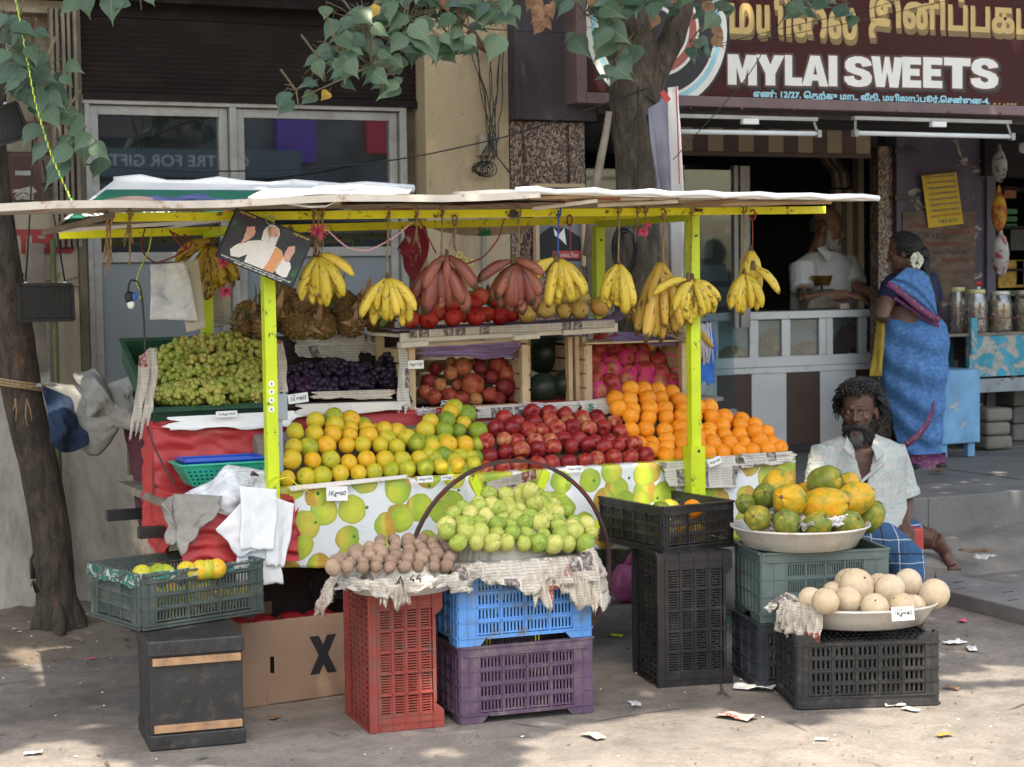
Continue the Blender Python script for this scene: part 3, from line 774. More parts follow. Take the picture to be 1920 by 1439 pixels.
mb=MB();mb.box(9.95,10.75,-7.95,-7.84,3.45,4.3);obj('board',mb,mat('red_board',(.62,.02,.05),.5,.1),fs)
lettering('lettering','Coffee',SM['wht'],(10.7,-7.83,4.02),(10.15,-7.83,4.02),.2,fs,bold=.03,normal=(0,1,0))
lettering('lettering','Day',SM['wht'],(10.7,-7.83,3.74),(10.35,-7.83,3.74),.2,fs,bold=.03,normal=(0,1,0))
fs=thing('signboard','grey gift shop sign with white capitals mirrored in the left window pane','sign',(4,-7.9,3))
mb=MB();mb.box(4.3,8.8,-7.6,-7.5,3.05,3.45);obj('board',mb,mat('teal_board',(.10,.15,.16),.5,.1),fs)
lettering('lettering','CENTRE FOR GIFT',SM['wht'],(8.0,-7.49,3.2),(6.0,-7.49,3.2),.16,fs,normal=(0,1,0))
mb=MB();mb.box(4.3,7.4,-7.6,-7.5,3.6,4.3);obj('board',mb,mat('brown_board',(.10,.07,.06),.5,.1),fs)
# ---------------------------------------------------------------- trees
def bark(name,a,b_,extra=None):
 m,nt,b=newmat(name)
 v=coord(nt,(1,1,.35))
 f=noise(nt,v,26,8,.72,.6)
 c=ramp(nt,f,[(.3,tuple(k*.4 for k in a)),(.5,a),(.7,b_)])
 for col,scl,t0,t1 in(extra or[]):
  c=mix(nt,thr(nt,noise(nt,coord(nt),scl,6,.7),t0,t1),c,col)
 nt.links.new(c,b.inputs['Base Color']);b.inputs['Roughness'].default_value=.95;b.inputs['Specular IOR Level'].default_value=.2
 bump(nt,b,f,1.0,.02)
 return m
barkL=bark('dark_mottled_bark',(.075,.06,.048),(.13,.10,.075),[((.20,.10,.045),7,.6,.7),((.12,.15,.025),5,.66,.72)])
barkC=bark('grey_brown_bark',(.10,.082,.065),(.19,.155,.12))
def trunk(P,Rr,seed,n=28,rough=.10,sub=6):
 """P px,py control points, radii in px"""
 pts=[];rs=[]
 for i in range(len(P)-1):
  for k in range(sub):
   t=k/sub
   p0=P[max(0,i-1)];p1=P[i];p2=P[i+1];p3=P[min(len(P)-1,i+2)]
   q=.5*((2*p1)+(p2-p0)*t+(2*p0-5*p1+4*p2-p3)*t*t+(3*p1-p0-3*p2+p3)*t**3)
   pts.append(q);rs.append(Rr[i]*(1-t)+Rr[i+1]*t)
 pts.append(P[-1]);rs.append(Rr[-1])
 mb=MB();mb.tube(pts,rs,n)
 for i,v in enumerate(mb.v):
  ring=min(i//n,len(pts)-1);c=pts[ring]
  d=Vector(v)-c;k=i%n
  a=2*math.pi*k/n
  f=1+rough*(.6*n3(math.cos(a)*2.2,math.sin(a)*2.2,c.z*2.2,seed)+.5*n3(math.cos(a)*6,math.sin(a)*6,c.z*5,seed+3)+.25*n3(math.cos(a)*13,math.sin(a)*13,c.z*16,seed+5))
  mb.v[i]=tuple(c+d*f)
 return mb
def leafmesh(name,curl=.12,fold=.16,seed=0):
 r_=random.Random(seed)
 T=[(-.07,.16),(.0,.34),(.12,.46),(.28,.48),(.45,.40),(.62,.27),(.78,.14),(.92,.05)]
 mb=MB();ph=r_.uniform(0,6)
 def pt(x,y):
  return(x,-y,-fold*abs(x)*.9-curl*(y*y)+.03*math.sin(7*y+ph)*(1 if x>0 else-1)*abs(x)*2)
 m_=mb.pts([pt(0,max(0,t))for t,_ in T]+[pt(0,1.12)])
 for s_ in(-1,1):
  e=mb.pts([pt(s_*w_,t)for t,w_ in T])
  for i in range(len(T)-1):
   q=(m_+i,m_+i+1,e+i+1,e+i);mb.face(q if s_>0 else q[::-1],True)
  q=(m_+len(T)-1,m_+len(T),e+len(T)-1);mb.face(q if s_>0 else q[::-1],True)
  # stalk
 mb.tube([(0,0,0),(0,.25,.03),(0,.45,-.02)],.012,4,cap=False)
 return mb.mesh(name)
def leafmat(name,a,b_,veins=(.16,.22,.11),trans=.18):
 m,nt,b=newmat(name)
 tc=N(nt,'ShaderNodeTexCoord');sx=N(nt,'ShaderNodeSeparateXYZ');nt.links.new(tc.outputs['Object'],sx.inputs[0])
 ax=math_(nt,'ABSOLUTE',sx.outputs[0])
 mid=thr(nt,ax,.022,.010)
 mid=math_(nt,'LESS_THAN',ax,.014)
 sv=math_(nt,'FRACT',math_(nt,'MULTIPLY',math_(nt,'ADD',sx.outputs[1],math_(nt,'MULTIPLY',ax,-.75)),6.5))
 sv=math_(nt,'LESS_THAN',sv,.085)
 oi=N(nt,'ShaderNodeObjectInfo')
 f=math_(nt,'ADD',math_(nt,'MULTIPLY',oi.outputs['Random'],.7),math_(nt,'MULTIPLY',noise(nt,coord(nt),3,4),.3))
 c=ramp(nt,f,[(.1,a),(.85,b_)])
 c=mix(nt,thr(nt,noise(nt,coord(nt),9,5,.7),.66,.7),c,(.12,.13,.04))
 c=mix(nt,math_(nt,'MULTIPLY',math_(nt,'MAXIMUM',mid,math_(nt,'MULTIPLY',sv,.5)),.7),c,veins)
 nt.links.new(c,b.inputs['Base Color']);b.inputs['Roughness'].default_value=.42;b.inputs['Specular IOR Level'].default_value=.55
 tr=N(nt,'ShaderNodeBsdfTranslucent');nt.links.new(c,tr.inputs[0])
 mx=N(nt,'ShaderNodeMixShader');mx.inputs[0].default_value=trans
 nt.links.new(b.outputs[0],mx.inputs[1]);nt.links.new(tr.outputs[0],mx.inputs[2]);nt.links.new(mx.outputs[0],nt.nodes['Material Output'].inputs[0])
 return m
LEAF=leafmat('leaf_green',(.035,.080,.045),(.095,.155,.09))
LEAFY=mat('yellow_leaf',(.45,.30,.05),.6,.3,3,.2,9)
LEAFD=mat('dead_leaf',(.28,.16,.09),.8,.35,4,.5,9,trans=.2)
LM=[leafmesh('leaf',c_,f_,i)for i,(c_,f_)in enumerate(((.10,.12),(.22,.2),(.04,.3),(.3,.1)))]
for me in LM:me.materials.append(LEAF)
LMY=leafmesh('leaf',.4,.5,9);LMY.materials.append(LEAFY)
LMD=[leafmesh('dry_leaf',.5,.9,11),leafmesh('dry_leaf',-.4,.7,12)]
for me in LMD:me.materials.append(LEAFD)
nleaf=[0]
def put_leaf(parent,p,size,face,droop,roll,me=None):
 """tip hangs down by `droop`, blade faces `face`"""
 me=me or LM[rnd.randrange(4)]
 down=Vector((math.sin(roll)*.8,0,-1))+cr0*math.sin(roll)*.8
 n_=Vector(face).normalized()
 y=-(down-n_*down.dot(n_)*(1-droop)).normalized()
 z=(n_-y*n_.dot(y)).normalized();x=y.cross(z)
 M=Matrix((x,y,z)).transposed().to_4x4();M.translation=p
 o=bpy.data.objects.new(me.name,me);COL.objects.link(o)
 o.parent=parent
 o.matrix_parent_inverse=root_matrix(parent).inverted()
 o.matrix_basis=M@Matrix.Scale(size,4)
 nleaf[0]+=1
 return o
tl=thing('street_tree','leaning dark mottled street tree with rope tied round it at the left edge','tree',(1.67,8.6,0))
P=[(112,1200),(108,1150),(104,1090),(97,1000),(78,900),(46,760),(20,620),(-12,450),(-34,250),(-50,0)]
Rr=[.125,.10,.088,.088,.088,.086,.10,.105,.10,.10]
PT3=[onY(a,b_,8.6+.0*i)for i,(a,b_)in enumerate(P)]
PT3.append(PT3[-1]+Vector((-.3,-.2,1.6)));Rr.append(.09)
mbt=trunk(PT3,Rr,2)
for q in range(6):
 a=q*1.05+.3;b0=PT3[0]
 mbt.tube([b0+Vector((math.cos(a)*.06,math.sin(a)*.06,.22)),b0+Vector((math.cos(a)*.10,math.sin(a)*.10,.09)),b0+Vector((math.cos(a)*.145,math.sin(a)*.145,-.03))],[.02,.036,.03],10)
obj('trunk',mbt,barkL,tl)
mb=MB()
for A_,B_,C2 in(((62,1085),(58,1050),(66,1030)),((70,1110),(62,1090),(58,1100))):
 mb.tube([onY(*A_,8.52),onY(*B_,8.5),onY(*C2,8.5)],[.012,.008,.003],6)
obj('twig',mb,barkL,tl,kind='stuff')
tc_=thing('street_tree','grey barked street tree behind the cart with broad heart shaped leaves','tree',(4.62,8.45,0))
P=[(1188,1000),(1192,700),(1196,560),(1197,470),(1196,380),(1197,300),(1192,230),(1190,170),(1196,110),(1186,40),(1165,-60)]
Rr=[.12,.115,.112,.11,.112,.115,.125,.13,.115,.10,.09]
PT4=[onY(a,b_,8.45)for a,b_ in P];PT4[0].z=0
PT4.append(PT4[-1]+Vector((-.35,-.3,1.5)));Rr.append(.07)
obj('trunk',trunk(PT4,Rr,5),barkC,tc_)
B1=[onY(a,b_,8.4)for a,b_ in((1205,190),(1232,130),(1262,70),(1282,0),(1300,-80))]+[onY(1300,-80,8.4)+Vector((.3,-.6,1.3))]
obj('limb',trunk(B1,[.085,.07,.062,.058,.055,.045],8),barkC,tc_)
B2=[onY(a,b_,8.35)for a,b_ in((1188,60),(1150,-10),(1120,-90))]+[onY(1120,-90,8.35)+Vector((-.6,-1.2,1.1))]
obj('limb',trunk(B2,[.06,.05,.045,.035],9),barkC,tc_)
# hanging leaf sprays: (centre px, spread px, count, depth, size m, tree)
SPR=[(770,55,95,50,22,7.9,.115,1),(690,75,80,55,20,7.8,.105,1),(880,40,80,50,16,7.9,.12,1),(700,140,75,30,9,7.8,.095,1),(640,115,50,35,8,7.75,.09,1),(720,165,22,14,1,7.8,.11,1),(560,190,40,12,3,7.8,.09,1),(610,140,40,30,5,7.8,.085,1),(850,90,40,20,5,7.95,.12,1),(930,25,40,20,6,7.9,.11,1),(800,5,110,14,13,7.9,.12,1),(1100,45,50,45,11,8.0,.125,1),(1150,70,45,40,8,8.0,.115,1),(1130,10,70,20,9,8.0,.12,1),(1160,130,30,30,5,8.0,.10,1),(1240,10,40,25,6,8.0,.11,1),(1320,25,50,30,8,8.0,.11,1),(1300,95,30,40,4,8.1,.10,1),(1530,20,60,18,7,7.9,.10,1),(1590,35,14,12,2,7.9,.10,1),(1480,0,25,10,2,7.9,.09,1),(190,5,50,8,5,7.9,.10,0),(265,5,12,8,1,7.9,.09,0),(40,55,25,30,4,8.0,.10,0),(25,130,30,40,6,8.0,.11,0),(75,165,55,45,10,8.1,.125,0),(60,130,40,40,5,8.1,.11,0),(20,75,20,50,5,8.1,.11,0),(110,255,50,35,6,8.0,.13,0),(150,285,40,30,5,8.0,.14,0),(90,200,50,25,5,8.1,.13,0)]
twigs={0:MB(),1:MB()}
trees={0:tl,1:tc_}
for(cx,cy,sx_,sy_,cnt,Y0,size,ti)in SPR:
 c0=onY(cx,cy,Y0)
 root=c0+Vector((rnd.uniform(-.1,.1),rnd.uniform(-.1,.2),.12+sy_/500))
 hub=c0+Vector((0,.03,.05))
 twigs[ti].tube([root,hub,c0+Vector((0,0,-.03))],[.006,.004,.002],5)
 for i in range(int(cnt*1.35+.5)):
  u=rnd.uniform(-1,1);v=rnd.uniform(-1,1)
  p=onY(cx+u*sx_,cy+v*sy_-14,Y0+rnd.uniform(-.22,.22))
  fc=-cfw*1.0+Vector((rnd.uniform(-.7,.7),rnd.uniform(-.3,.5),rnd.uniform(.15,1.3)))
  s_=size*rnd.uniform(.5,1.05)
  me=None
  if rnd.random()<.008:me=LMY
  put_leaf(trees[ti],p,s_,fc,rnd.uniform(0,.5),rnd.uniform(-1.1,1.1),me)
  twigs[ti].tube([p+Vector((0,.01,s_*.35)),p.lerp(hub,.4)+Vector((0,0,.03)),hub],[.0016,.002,.0025],4,cap=False)
for px,py in((1010,8),(1018,30),(1000,25),(1025,45),(1032,20),(996,5),(1018,55),(830,8),(868,30),(862,15),(935,30),(1335,15),(1345,55),(1338,80),(1110,5),(1262,5),(615,185),(1232,40)):
 p=onY(px,py-12,7.95+rnd.uniform(-.1,.1))
 put_leaf(tc_,p,.075*rnd.uniform(.7,1.15),-cfw+Vector((rnd.uniform(-.8,.8),0,rnd.uniform(-.3,.5))),0,rnd.uniform(-.7,.7),LMD[rnd.randrange(2)]if px!=615 else LMY)
twigs[1].tube([onY(565,183,7.8),onY(620,158,7.8),onY(680,130,7.85),onY(760,70,7.9),onY(850,-20,8.0),onY(980,-120,8.1)],[.002,.004,.006,.008,.010,.014],6)
twigs[1].tube([onY(905,85,8.3),onY(890,60,8.3),onY(860,40,8.2),onY(780,20,8.1)],[.008]*4,6)
for i in(0,1):obj('twigs',twigs[i],mat('twig_bark',(.13,.10,.06),.9,.3,20)if i==0 else bpy.data.materials['twig_bark'],trees[i],kind='stuff')
# crown overhead (out of the frame): throws the shade the stall stands in
SX,SY=-sdir.x/sdir.z,-sdir.y/sdir.z
edge=[onZ(a,b_)for a,b_ in((-400,1480),(0,1437),(60,1420),(185,1400),(190,1445),(700,1480),(1000,1470),(1062,1394),(1230,1360),(1400,1340),(1560,1379),(1700,1340),(1780,1315),(1870,1303),(1990,1300))]
def edgeY(x):
 for a,b_ in zip(edge,edge[1:]):
  if min(a.x,b_.x)<=x<=max(a.x,b_.x)and abs(a.x-b_.x)>1e-6:
   return a.y+(b_.y-a.y)*(x-a.x)/(b_.x-a.x)
 return edge[0].y if x<edge[0].x else edge[-1].y
holes=[(onZ(1860,1262),.30,.07),(onZ(1905,1268),.15,.06),(onZ(825,1412),.10,.035),(onZ(60,1418),.16,.05)]
def lit(gx,gy):
 e=edgeY(gx)
 if gy<e+.15:return True
 if 1.45<gx<5.1 and 7.27<gy<8.3:return True
 for c,a,b_ in holes:
  if((gx-c.x)/a)**2+((gy-c.y)/b_)**2<1:return True
 for(gxc,gyc,rr)in((4.62,6.02,.045),(4.43,5.97,.04),(3.92,7.15,.05)):
  if(gx-gxc)**2+(gy-gyc)**2<rr*rr:return True
 return False
rng=np.random.default_rng(4)
NL=36000
gx=rng.uniform(-2.6,11.0,NL);gy=rng.uniform(4.6,10.9,NL);zz=rng.uniform(5.6,6.9,NL)
tmpl=[(-.0,.0),(.38,.08),(.47,.3),(.25,.7),(0,1.1),(-.25,.7),(-.47,.3),(-.38,.08)]
V=[];Fc=[]
cnt=0
for i in range(NL):
 s_=.135
 if lit(gx[i],gy[i])or lit(gx[i]+.03,gy[i]-.04)or lit(gx[i]-.03,gy[i]+.04):continue
 x=gx[i]-SX*zz[i];y=gy[i]-SY*zz[i];z=zz[i]
 a=rng.uniform(0,6.283);tl_=rng.uniform(-.6,.6);t2=rng.uniform(-.5,.5)
 ca,sa=math.cos(a)*s_,math.sin(a)*s_
 b0=len(V)
 for u,v in tmpl:
  v-=.5
  V.append((x+ca*u-sa*v,y+sa*u+ca*v,z+(u*tl_+v*t2)*s_))
 Fc.append(tuple(range(b0,b0+8)));cnt+=1
me=bpy.data.meshes.new('crown');me.from_pydata(V,[],Fc);me.update();me.materials.append(LEAF)
o=obj('crown',me,LEAF,tc_,kind='stuff')
mb=MB()
for(a,b_,c_)in(((4.1,7.9,4.2),(2.0,5.5,5.6),(.5,3.5,6.2)),((4.5,7.8,4.4),(5.5,6.0,5.8),(7.5,3.8,6.3)),((4.6,8.0,4.4),(6.5,7.5,5.7),(8.8,6.5,6.3)),((4.2,7.8,4.4),(3.2,5.0,5.8),(3.0,3.0,6.4)),((4.0,7.8,4.4),(1.5,7.2,5.8),(-1.2,6.0,6.3))):
 mb.tube([onY(1165,-60,8.45),a,b_,c_],[.08,.07,.05,.02],8)
obj('limbs',mb,barkC,tc_,kind='stuff')
# ---------------------------------------------------------------- the cart
def clothprint():
 m,nt,b=newmat('apple_print_oilcloth')
 tc=N(nt,'ShaderNodeTexCoord');mp=N(nt,'ShaderNodeMapping');nt.links.new(tc.outputs['Object'],mp.inputs[0])
 mp.inputs['Rotation'].default_value=(R(90),0,0)
 wn=N(nt,'ShaderNodeVectorMath',operation='ADD');nt.links.new(mp.outputs[0],wn.inputs[0])
 nz=N(nt,'ShaderNodeTexNoise');nt.links.new(mp.outputs[0],nz.inputs['Vector']);nz.inputs['Scale'].default_value=14
 vs=N(nt,'ShaderNodeVectorMath',operation='SCALE');nt.links.new(nz.outputs['Color'],vs.inputs[0]);vs.inputs['Scale'].default_value=.022
 nt.links.new(vs.outputs[0],wn.inputs[1])
 c=(.70,.72,.72)
 def layer(c,scale,off,th,stops,lo=.7):
  m2=N(nt,'ShaderNodeMapping');nt.links.new(wn.outputs[0],m2.inputs[0]);m2.inputs['Location'].default_value=off
  vo=N(nt,'ShaderNodeTexVoronoi',voronoi_dimensions='2D');nt.links.new(m2.outputs[0],vo.inputs['Vector'])
  vo.inputs['Scale'].default_value=scale;vo.inputs['Randomness'].default_value=lo
  d=vo.outputs['Distance']
  k=math_(nt,'LESS_THAN',d,th)
  sp=N(nt,'ShaderNodeSeparateColor');nt.links.new(vo.outputs['Color'],sp.inputs[0])
  k=math_(nt,'MULTIPLY',k,math_(nt,'GREATER_THAN',sp.outputs[1],.22))
  sub=N(nt,'ShaderNodeVectorMath',operation='SUBTRACT');nt.links.new(m2.outputs[0],sub.inputs[0]);
  nt.links.new(vo.outputs['Position'],sub.inputs[1])
  sx=N(nt,'ShaderNodeSeparateXYZ');nt.links.new(sub.outputs[0],sx.inputs[0])
  # printed modelling of the apple: warm side to green side
  ang=math_(nt,'MULTIPLY_ADD',math_(nt,'MULTIPLY',sx.outputs[0],math_(nt,'SUBTRACT',sp.outputs[2],.5)),scale*2.6,sp.outputs[0])
  col=ramp(nt,math_(nt,'ADD',ang,math_(nt,'MULTIPLY',noise(nt,m2.outputs[0],30,2),.15)),stops)
  hl=ramp(nt,math_(nt,'DIVIDE',d,th),[(.0,(.85,.85,.5)),(.25,(.75,.75,.35)),(.5,(.5,.5,.5)),(1,(.5,.5,.5))])
  col=mix(nt,.45,col,hl,'SOFT_LIGHT')
  col=mix(nt,ramp(nt,math_(nt,'DIVIDE',d,th),[(.75,g(0)),(1,g(.5))]),col,(.22,.28,.04))
  return mix(nt,k,c,col)
 st=[(.0,(.60,.56,.08)),(.35,(.42,.52,.06)),(.7,(.30,.44,.06)),(.92,(.58,.48,.08)),(1,(.50,.30,.06))]
 c=layer(c,8.0,(0,0,0),.46,st,.7)
 c=layer(c,7.2,(3.3,1.7,0),.36,st,.9)
 c=layer(c,6.4,(8.1,.4,0),.045,[(0,(.02,.16,.02)),(1,(.03,.22,.03))],1)
 c=mix(nt,.35,c,ramp(nt,noise(nt,coord(nt),2.5,6),[(.3,g(.6)),(.7,g(1))]),'MULTIPLY')
 nt.links.new(c,b.inputs['Base Color']);b.inputs['Roughness'].default_value=.35
 bump(nt,b,noise(nt,coord(nt),7,5,.6,.8),.35,.02)
 return m
APPLE=clothprint()
cart=thing('fruit_cart','lime painted wheeled fruit cart with four posts, top beams and iron wheels','cart',(3.1,7.25,0))
CX0,CX1=2.158,4.016
CYF,CYB=6.80,7.65
def postobj(x,y,z0,z1,s_=.046):
 mb=MB();mb.box(x-s_/2,x+s_/2,y-s_/2,y+s_/2,z0,z1)
 return bevel(obj('post',mb,MT['lime_paint'],cart),.003)
pL=postobj(CX0,CYF,.56,1.866);pR=postobj(CX1,CYF,.62,1.877);pBL=postobj(CX0,CYB,.8,1.80);pBR=postobj(CX1,CYB,.8,1.855)
mb=MB();mb.box(CX1-.034,CX1+.034,CYF-.034,CYF-.0235,.62,.905);mb.box(CX1-.034,CX1+.034,CYF+.0235,CYF+.034,.62,.905)
mb.box(CX1-.034,CX1-.0235,CYF-.0235,CYF+.0235,.62,.905);mb.box(CX1+.0235,CX1+.034,CYF-.0235,CYF+.0235,.62,.905)
obj('sleeve',mb,MT['lime_paint'],pR)
for p_,zz in((pR,1.79),(pBR,1.79),(pR,.885)):
 x_,y_=(CX1,CYF)if p_ is pR else(CX1,CYB)
 mb=MB();mb.tube([(x_+.003,y_-.0245,zz),(x_+.003,y_-.036 if zz<1 else y_-.0255,zz)],.006,10);obj('bolt_hole',mb,SM['blackpaint'],p_)
 # stickers on the left post
for k,py in enumerate((720,735,751,768)):
 p=onY(509,py,CYF-.0236);mb=MB();mb.tube([(p.x,CYF-.0232,p.z),(p.x,CYF-.0245,p.z)],.0115,16);st_=obj('sticker',mb,MT['paper'],pL)
 mb=MB();mb.tube([(p.x,CYF-.0246,p.z),(p.x,CYF-.025,p.z)],.005,8);obj('print_mark',mb,mat('grey_print',(.2,.2,.22),.6)if k==0 else bpy.data.materials['grey_print'],st_)
def beam(a,b_,mt,h=.034,w_=.03):
 mb=MB();mb.bar(a,b_,w_,h);return bevel(obj('beam',mb,mt,cart),.002)
Ybf=CYF-.005
beam(onY(210,408,Ybf),onY(1545,394,Ybf),MT['yellow_paint'],.032)
beam(onY(112,441,CYB),onY(1296,408,CYB),MT['yellow_paint'],.034)
for xx in(CX0,CX1):
 a=Vector((xx,CYF+.02,1.855 if xx<3 else 1.868));b_=Vector((xx,CYB-.018,1.82 if xx<3 else 1.862));beam(a,b_,MT['lime_paint'],.03,.03)
p=onY(962,401,Ybf-.018);mb=MB();mb.tube([(p.x,p.y+.002,p.z),(p.x,p.y-.004,p.z)],.017,16);obj('badge',mb,MT['darkgrey'],cart)
p=onY(1307,395,Ybf-.018);mb=MB();mb.tube([(p.x-.01,p.y,p.z),(p.x+.02,p.y-.012,p.z)],.006,8);obj('bolt',mb,MT['rust'],cart)
# tray and frame
mb=MB();mb.box(1.78,4.54,6.875,7.72,.77,.80);obj('deck',mb,MT['oldwood'],cart)
mb=MB();mb.box(2.16,4.52,6.866,6.874,.72,.83);obj('front_board',mb,MT['oldwood'],cart)
for yy in(7.02,7.60):
 mb=MB();z_=.675
 x0=onY(260,1022,7.02).x if yy<7.3 else onY(200,970,7.6).x
 mb.box(x0,4.4,yy-.02,yy+.02,z_-.022,z_+.022);bevel(obj('handle',mb,MT['blackmetal'],cart),.002)
mb=MB()
for xx in(2.3,3.1,4.3):mb.box(xx-.02,xx+.02,6.9,7.7,.70,.77)
obj('cross_rails',mb,MT['blackmetal'],cart,kind='stuff')
# upper shelf carried on short legs
SH=1.075
mb=MB();mb.box(1.82,4.42,7.22,8.02,SH-.02,SH-.002);obj('shelf',mb,MT['oldwood'],cart)
mb=MB()
for xx in(1.9,3.0,4.3):
 for yy in(7.3,7.95):mb.box(xx-.02,xx+.02,yy-.02,yy+.02,.80,SH-.02)
obj('shelf_legs',mb,MT['oldwood'],cart,kind='stuff')
# wheels
def wheel(xc,y,rr):
 zc=rr
 mb=MB();n=56
 prof=[(rr-.015,-.009),(rr-.003,-.010),(rr,-.006),(rr,.006),(rr-.003,.010),(rr-.015,.009),(rr-.011,.0),(rr-.015,-.009)]
 Mx=Matrix.Rotation(R(90),4,'X');Mx.translation=Vector((xc,y,zc))
 mb.lathe(prof,n,M=Mx,smooth=False)
 wh=obj('wheel',mb,mat('dark_rusty_rim',(.055,.03,.025),.7,.4,25,.4,120,dirt=(.14,.015,.012),dscale=10,dth=(.5,.6)),cart)
 for k in range(8):
  a=R(22.5+45*k);d=Vector((math.cos(a),0,math.sin(a)));c=Vector((xc,y,zc))
  mb=MB();mb.bar(c+d*.05,c+d*(rr-.024),.036,.008,(0,1,0));obj('spoke',mb,MT['lime_paint'],wh)
 mb=MB();mb.tube([(xc,y-.06,zc),(xc,y+.06,zc)],.05,16);obj('hub',mb,MT['rust'],wh)
wheel(3.125,6.735,.452);wheel(3.125,7.80,.452)
mb=MB();mb.tube([(3.125,6.70,.452),(3.125,7.86,.452)],.02,8);obj('axle',mb,MT['blackmetal'],cart)
mb=MB();mb.box(3.04,3.15,7.2,7.3,.44,.72);mb.box(4.2,4.26,7.2,7.26,.0,.77);obj('under_leg',mb,MT['blackmetal'],cart,kind='stuff')
# printed oilcloth along the front
oc=thing('oilcloth','white oilcloth printed with green apples pinned along the cart front','tablecloth',(3.3,6.86,.8))
mb=MB()
def oil(u,v):
 x=2.20+2.36*u
 top=.832+.01*u
 bot=.519-.045*u+.012*n3(x*6,0,0,2)
 if v<.12:
  t=v/.12;return(x,6.93-.075*t,top+.002-.004*t)
 t=(v-.12)/.88
 return(x,6.855-.008*t+.007*t*n3(x*9,t*3,0,4)-.004*n3(x*24,t*4,0,1)*t,top+(bot-top)*t)
mb.grid(150,26,oil);solid(obj('cloth',mb,APPLE,oc),.0008)
# grey metal post with a switch box, just right of the left post
gp=thing('metal_post','thin grey steel post carrying a flat grey box beside the left lime post','post',(2.23,6.95,.8))
q0,q1=onY(517,788,6.95),onY(536,738,6.95)
mb=MB();mb.box(q0.x,q1.x,6.93,6.97,q0.z,q1.z);bevel(obj('box',mb,mat('grey_steel',(.30,.34,.36),.5,.08),gp),.003)
mb=MB();mb.box(q0.x+.004,q0.x+.024,6.94,6.965,.80,q0.z);obj('post',mb,bpy.data.materials['grey_steel'],gp)
p=onZ(1183,1110,0)
# ---------------------------------------------------------------- red tarpaulin over shelf front and left end
def tarpz(x,y,s=0):return .012*n3(x*7,y*9,0,s)+.006*n3(x*19,y*23,0,s+2)
rt=thing('tarpaulin','glossy red tarpaulin draped over the left end of the cart and its upper shelf','tarpaulin',(2.0,7.1,.8))
mb=MB()
def strip(u,v):
 x=2.2+2.0*u;z0=.90;z1=SH+.006
 if v>.8:t=(v-.8)/.2;return(x,7.205+.3*t,z1+.002)
 t=v/.8;return(x,7.19+.015*t+.5*tarpz(x,t,3),z0+(z1-z0)*t+.0*t)
mb.grid(80,14,strip);obj('shelf_cover',mb,MT['redtarp'],rt)
prof=[(7.34,SH+.012),(7.21,SH+.008),(7.19,SH-.03),(7.185,.95),(7.17,.845),(7.10,.815),(6.95,.812),(6.87,.81),(6.835,.79),(6.82,.70),(6.80,.62),(6.79,.545)]
mb=MB()
def tarp(u,v):
 x=1.80+.455*u
 f=v*(len(prof)-1);i=min(int(f),len(prof)-2);t=f-i
 y=prof[i][0]*(1-t)+prof[i+1][0]*t;z=prof[i][1]*(1-t)+prof[i+1][1]*t
 w_=tarpz(x*1.6,v*5,1)*1.6
 if v>.8:z+=.04*math.sin(u*9)*(v-.8)*5*.5
 return(x+.4*w_,y+w_,z+(0 if v<.7 else .3*w_))
mb.grid(50,60,tarp);obj('end_cover',mb,MT['redtarp'],rt)
mb=MB()
def side(u,v):
 y=7.34-.5*u;i=min(int((1-0)*u*9),9)
 ztop=SH+.01 if u<.28 else .83
 z=ztop+(.60+.05*math.sin(u*8)-ztop)*v
 x=1.80-.02*v+.010*math.sin(u*26+2*v)*v+tarpz(y*2,v*3,4)
 return(x,y,z)
mb.grid(40,20,side);obj('side_skirt',mb,MT['redtarp'],rt)
mb=MB()
a=onY(512,905,6.78)
def corner(u,v):
 x=a.x+.015+.10*u+.012*math.sin(v*7);z=.82-.02*u-(.24-.09*u)*v
 return(x,6.845-.02*math.sin(u*5+v*3),z)
mb.grid(10,16,corner);obj('corner_flap',mb,MT['redtarp'],rt)
# ---------------------------------------------------------------- roof: old sign panels laid on the beams
FLEX=peeled('smeared_printed_panel',(.50,.44,.36),(.42,.12,.09),(.56,.62),2.6,dist=2.5)
FLEXW=mat('white_flex_sheet',(.80,.80,.80),.5,.06,5,.5,9,dirt=(.5,.46,.40),dscale=6,dth=(.6,.8))
FLEXG=mat('green_banner_print',(.015,.16,.10),.5,.1,6,.3,9)
def board(name,P,th,mts,label,cat,parts=None,nu=16,nv=8,wob=.0,seed=1,thick=None):
 """P: front-left, front-right, back-right, back-left"""
 P=[Vector(p)for p in P]
 t=thing(name,label,cat,(P[0]+P[2])/2)
 mb=MB()
 f=lambda u,v,o=0:tuple((P[0].lerp(P[1],u)).lerp(P[3].lerp(P[2],u),v)+Vector((0,0,o+wob*n3(u*5,v*4,0,seed))))
 mb.grid(nu,nv,lambda u,v:f(u,v,th));
 mb.grid(nu,nv,lambda u,v:f(1-u,v,0))
 n=nu
 for fn in(lambda u:(f(u,0,0),f(u,0,th)),lambda u:(f(1,u,0),f(1,u,th)),lambda u:(f(1-u,1,0),f(1-u,1,th)),lambda u:(f(0,1-u,0),f(0,1-u,th))):
  pr=[fn(i/n)for i in range(n+1)]
  b0=mb.pts([q for p_ in pr for q in p_])
  for i in range(n):mb.face((b0+2*i,b0+2*i+2,b0+2*i+3,b0+2*i+1))
 return t,mb,f
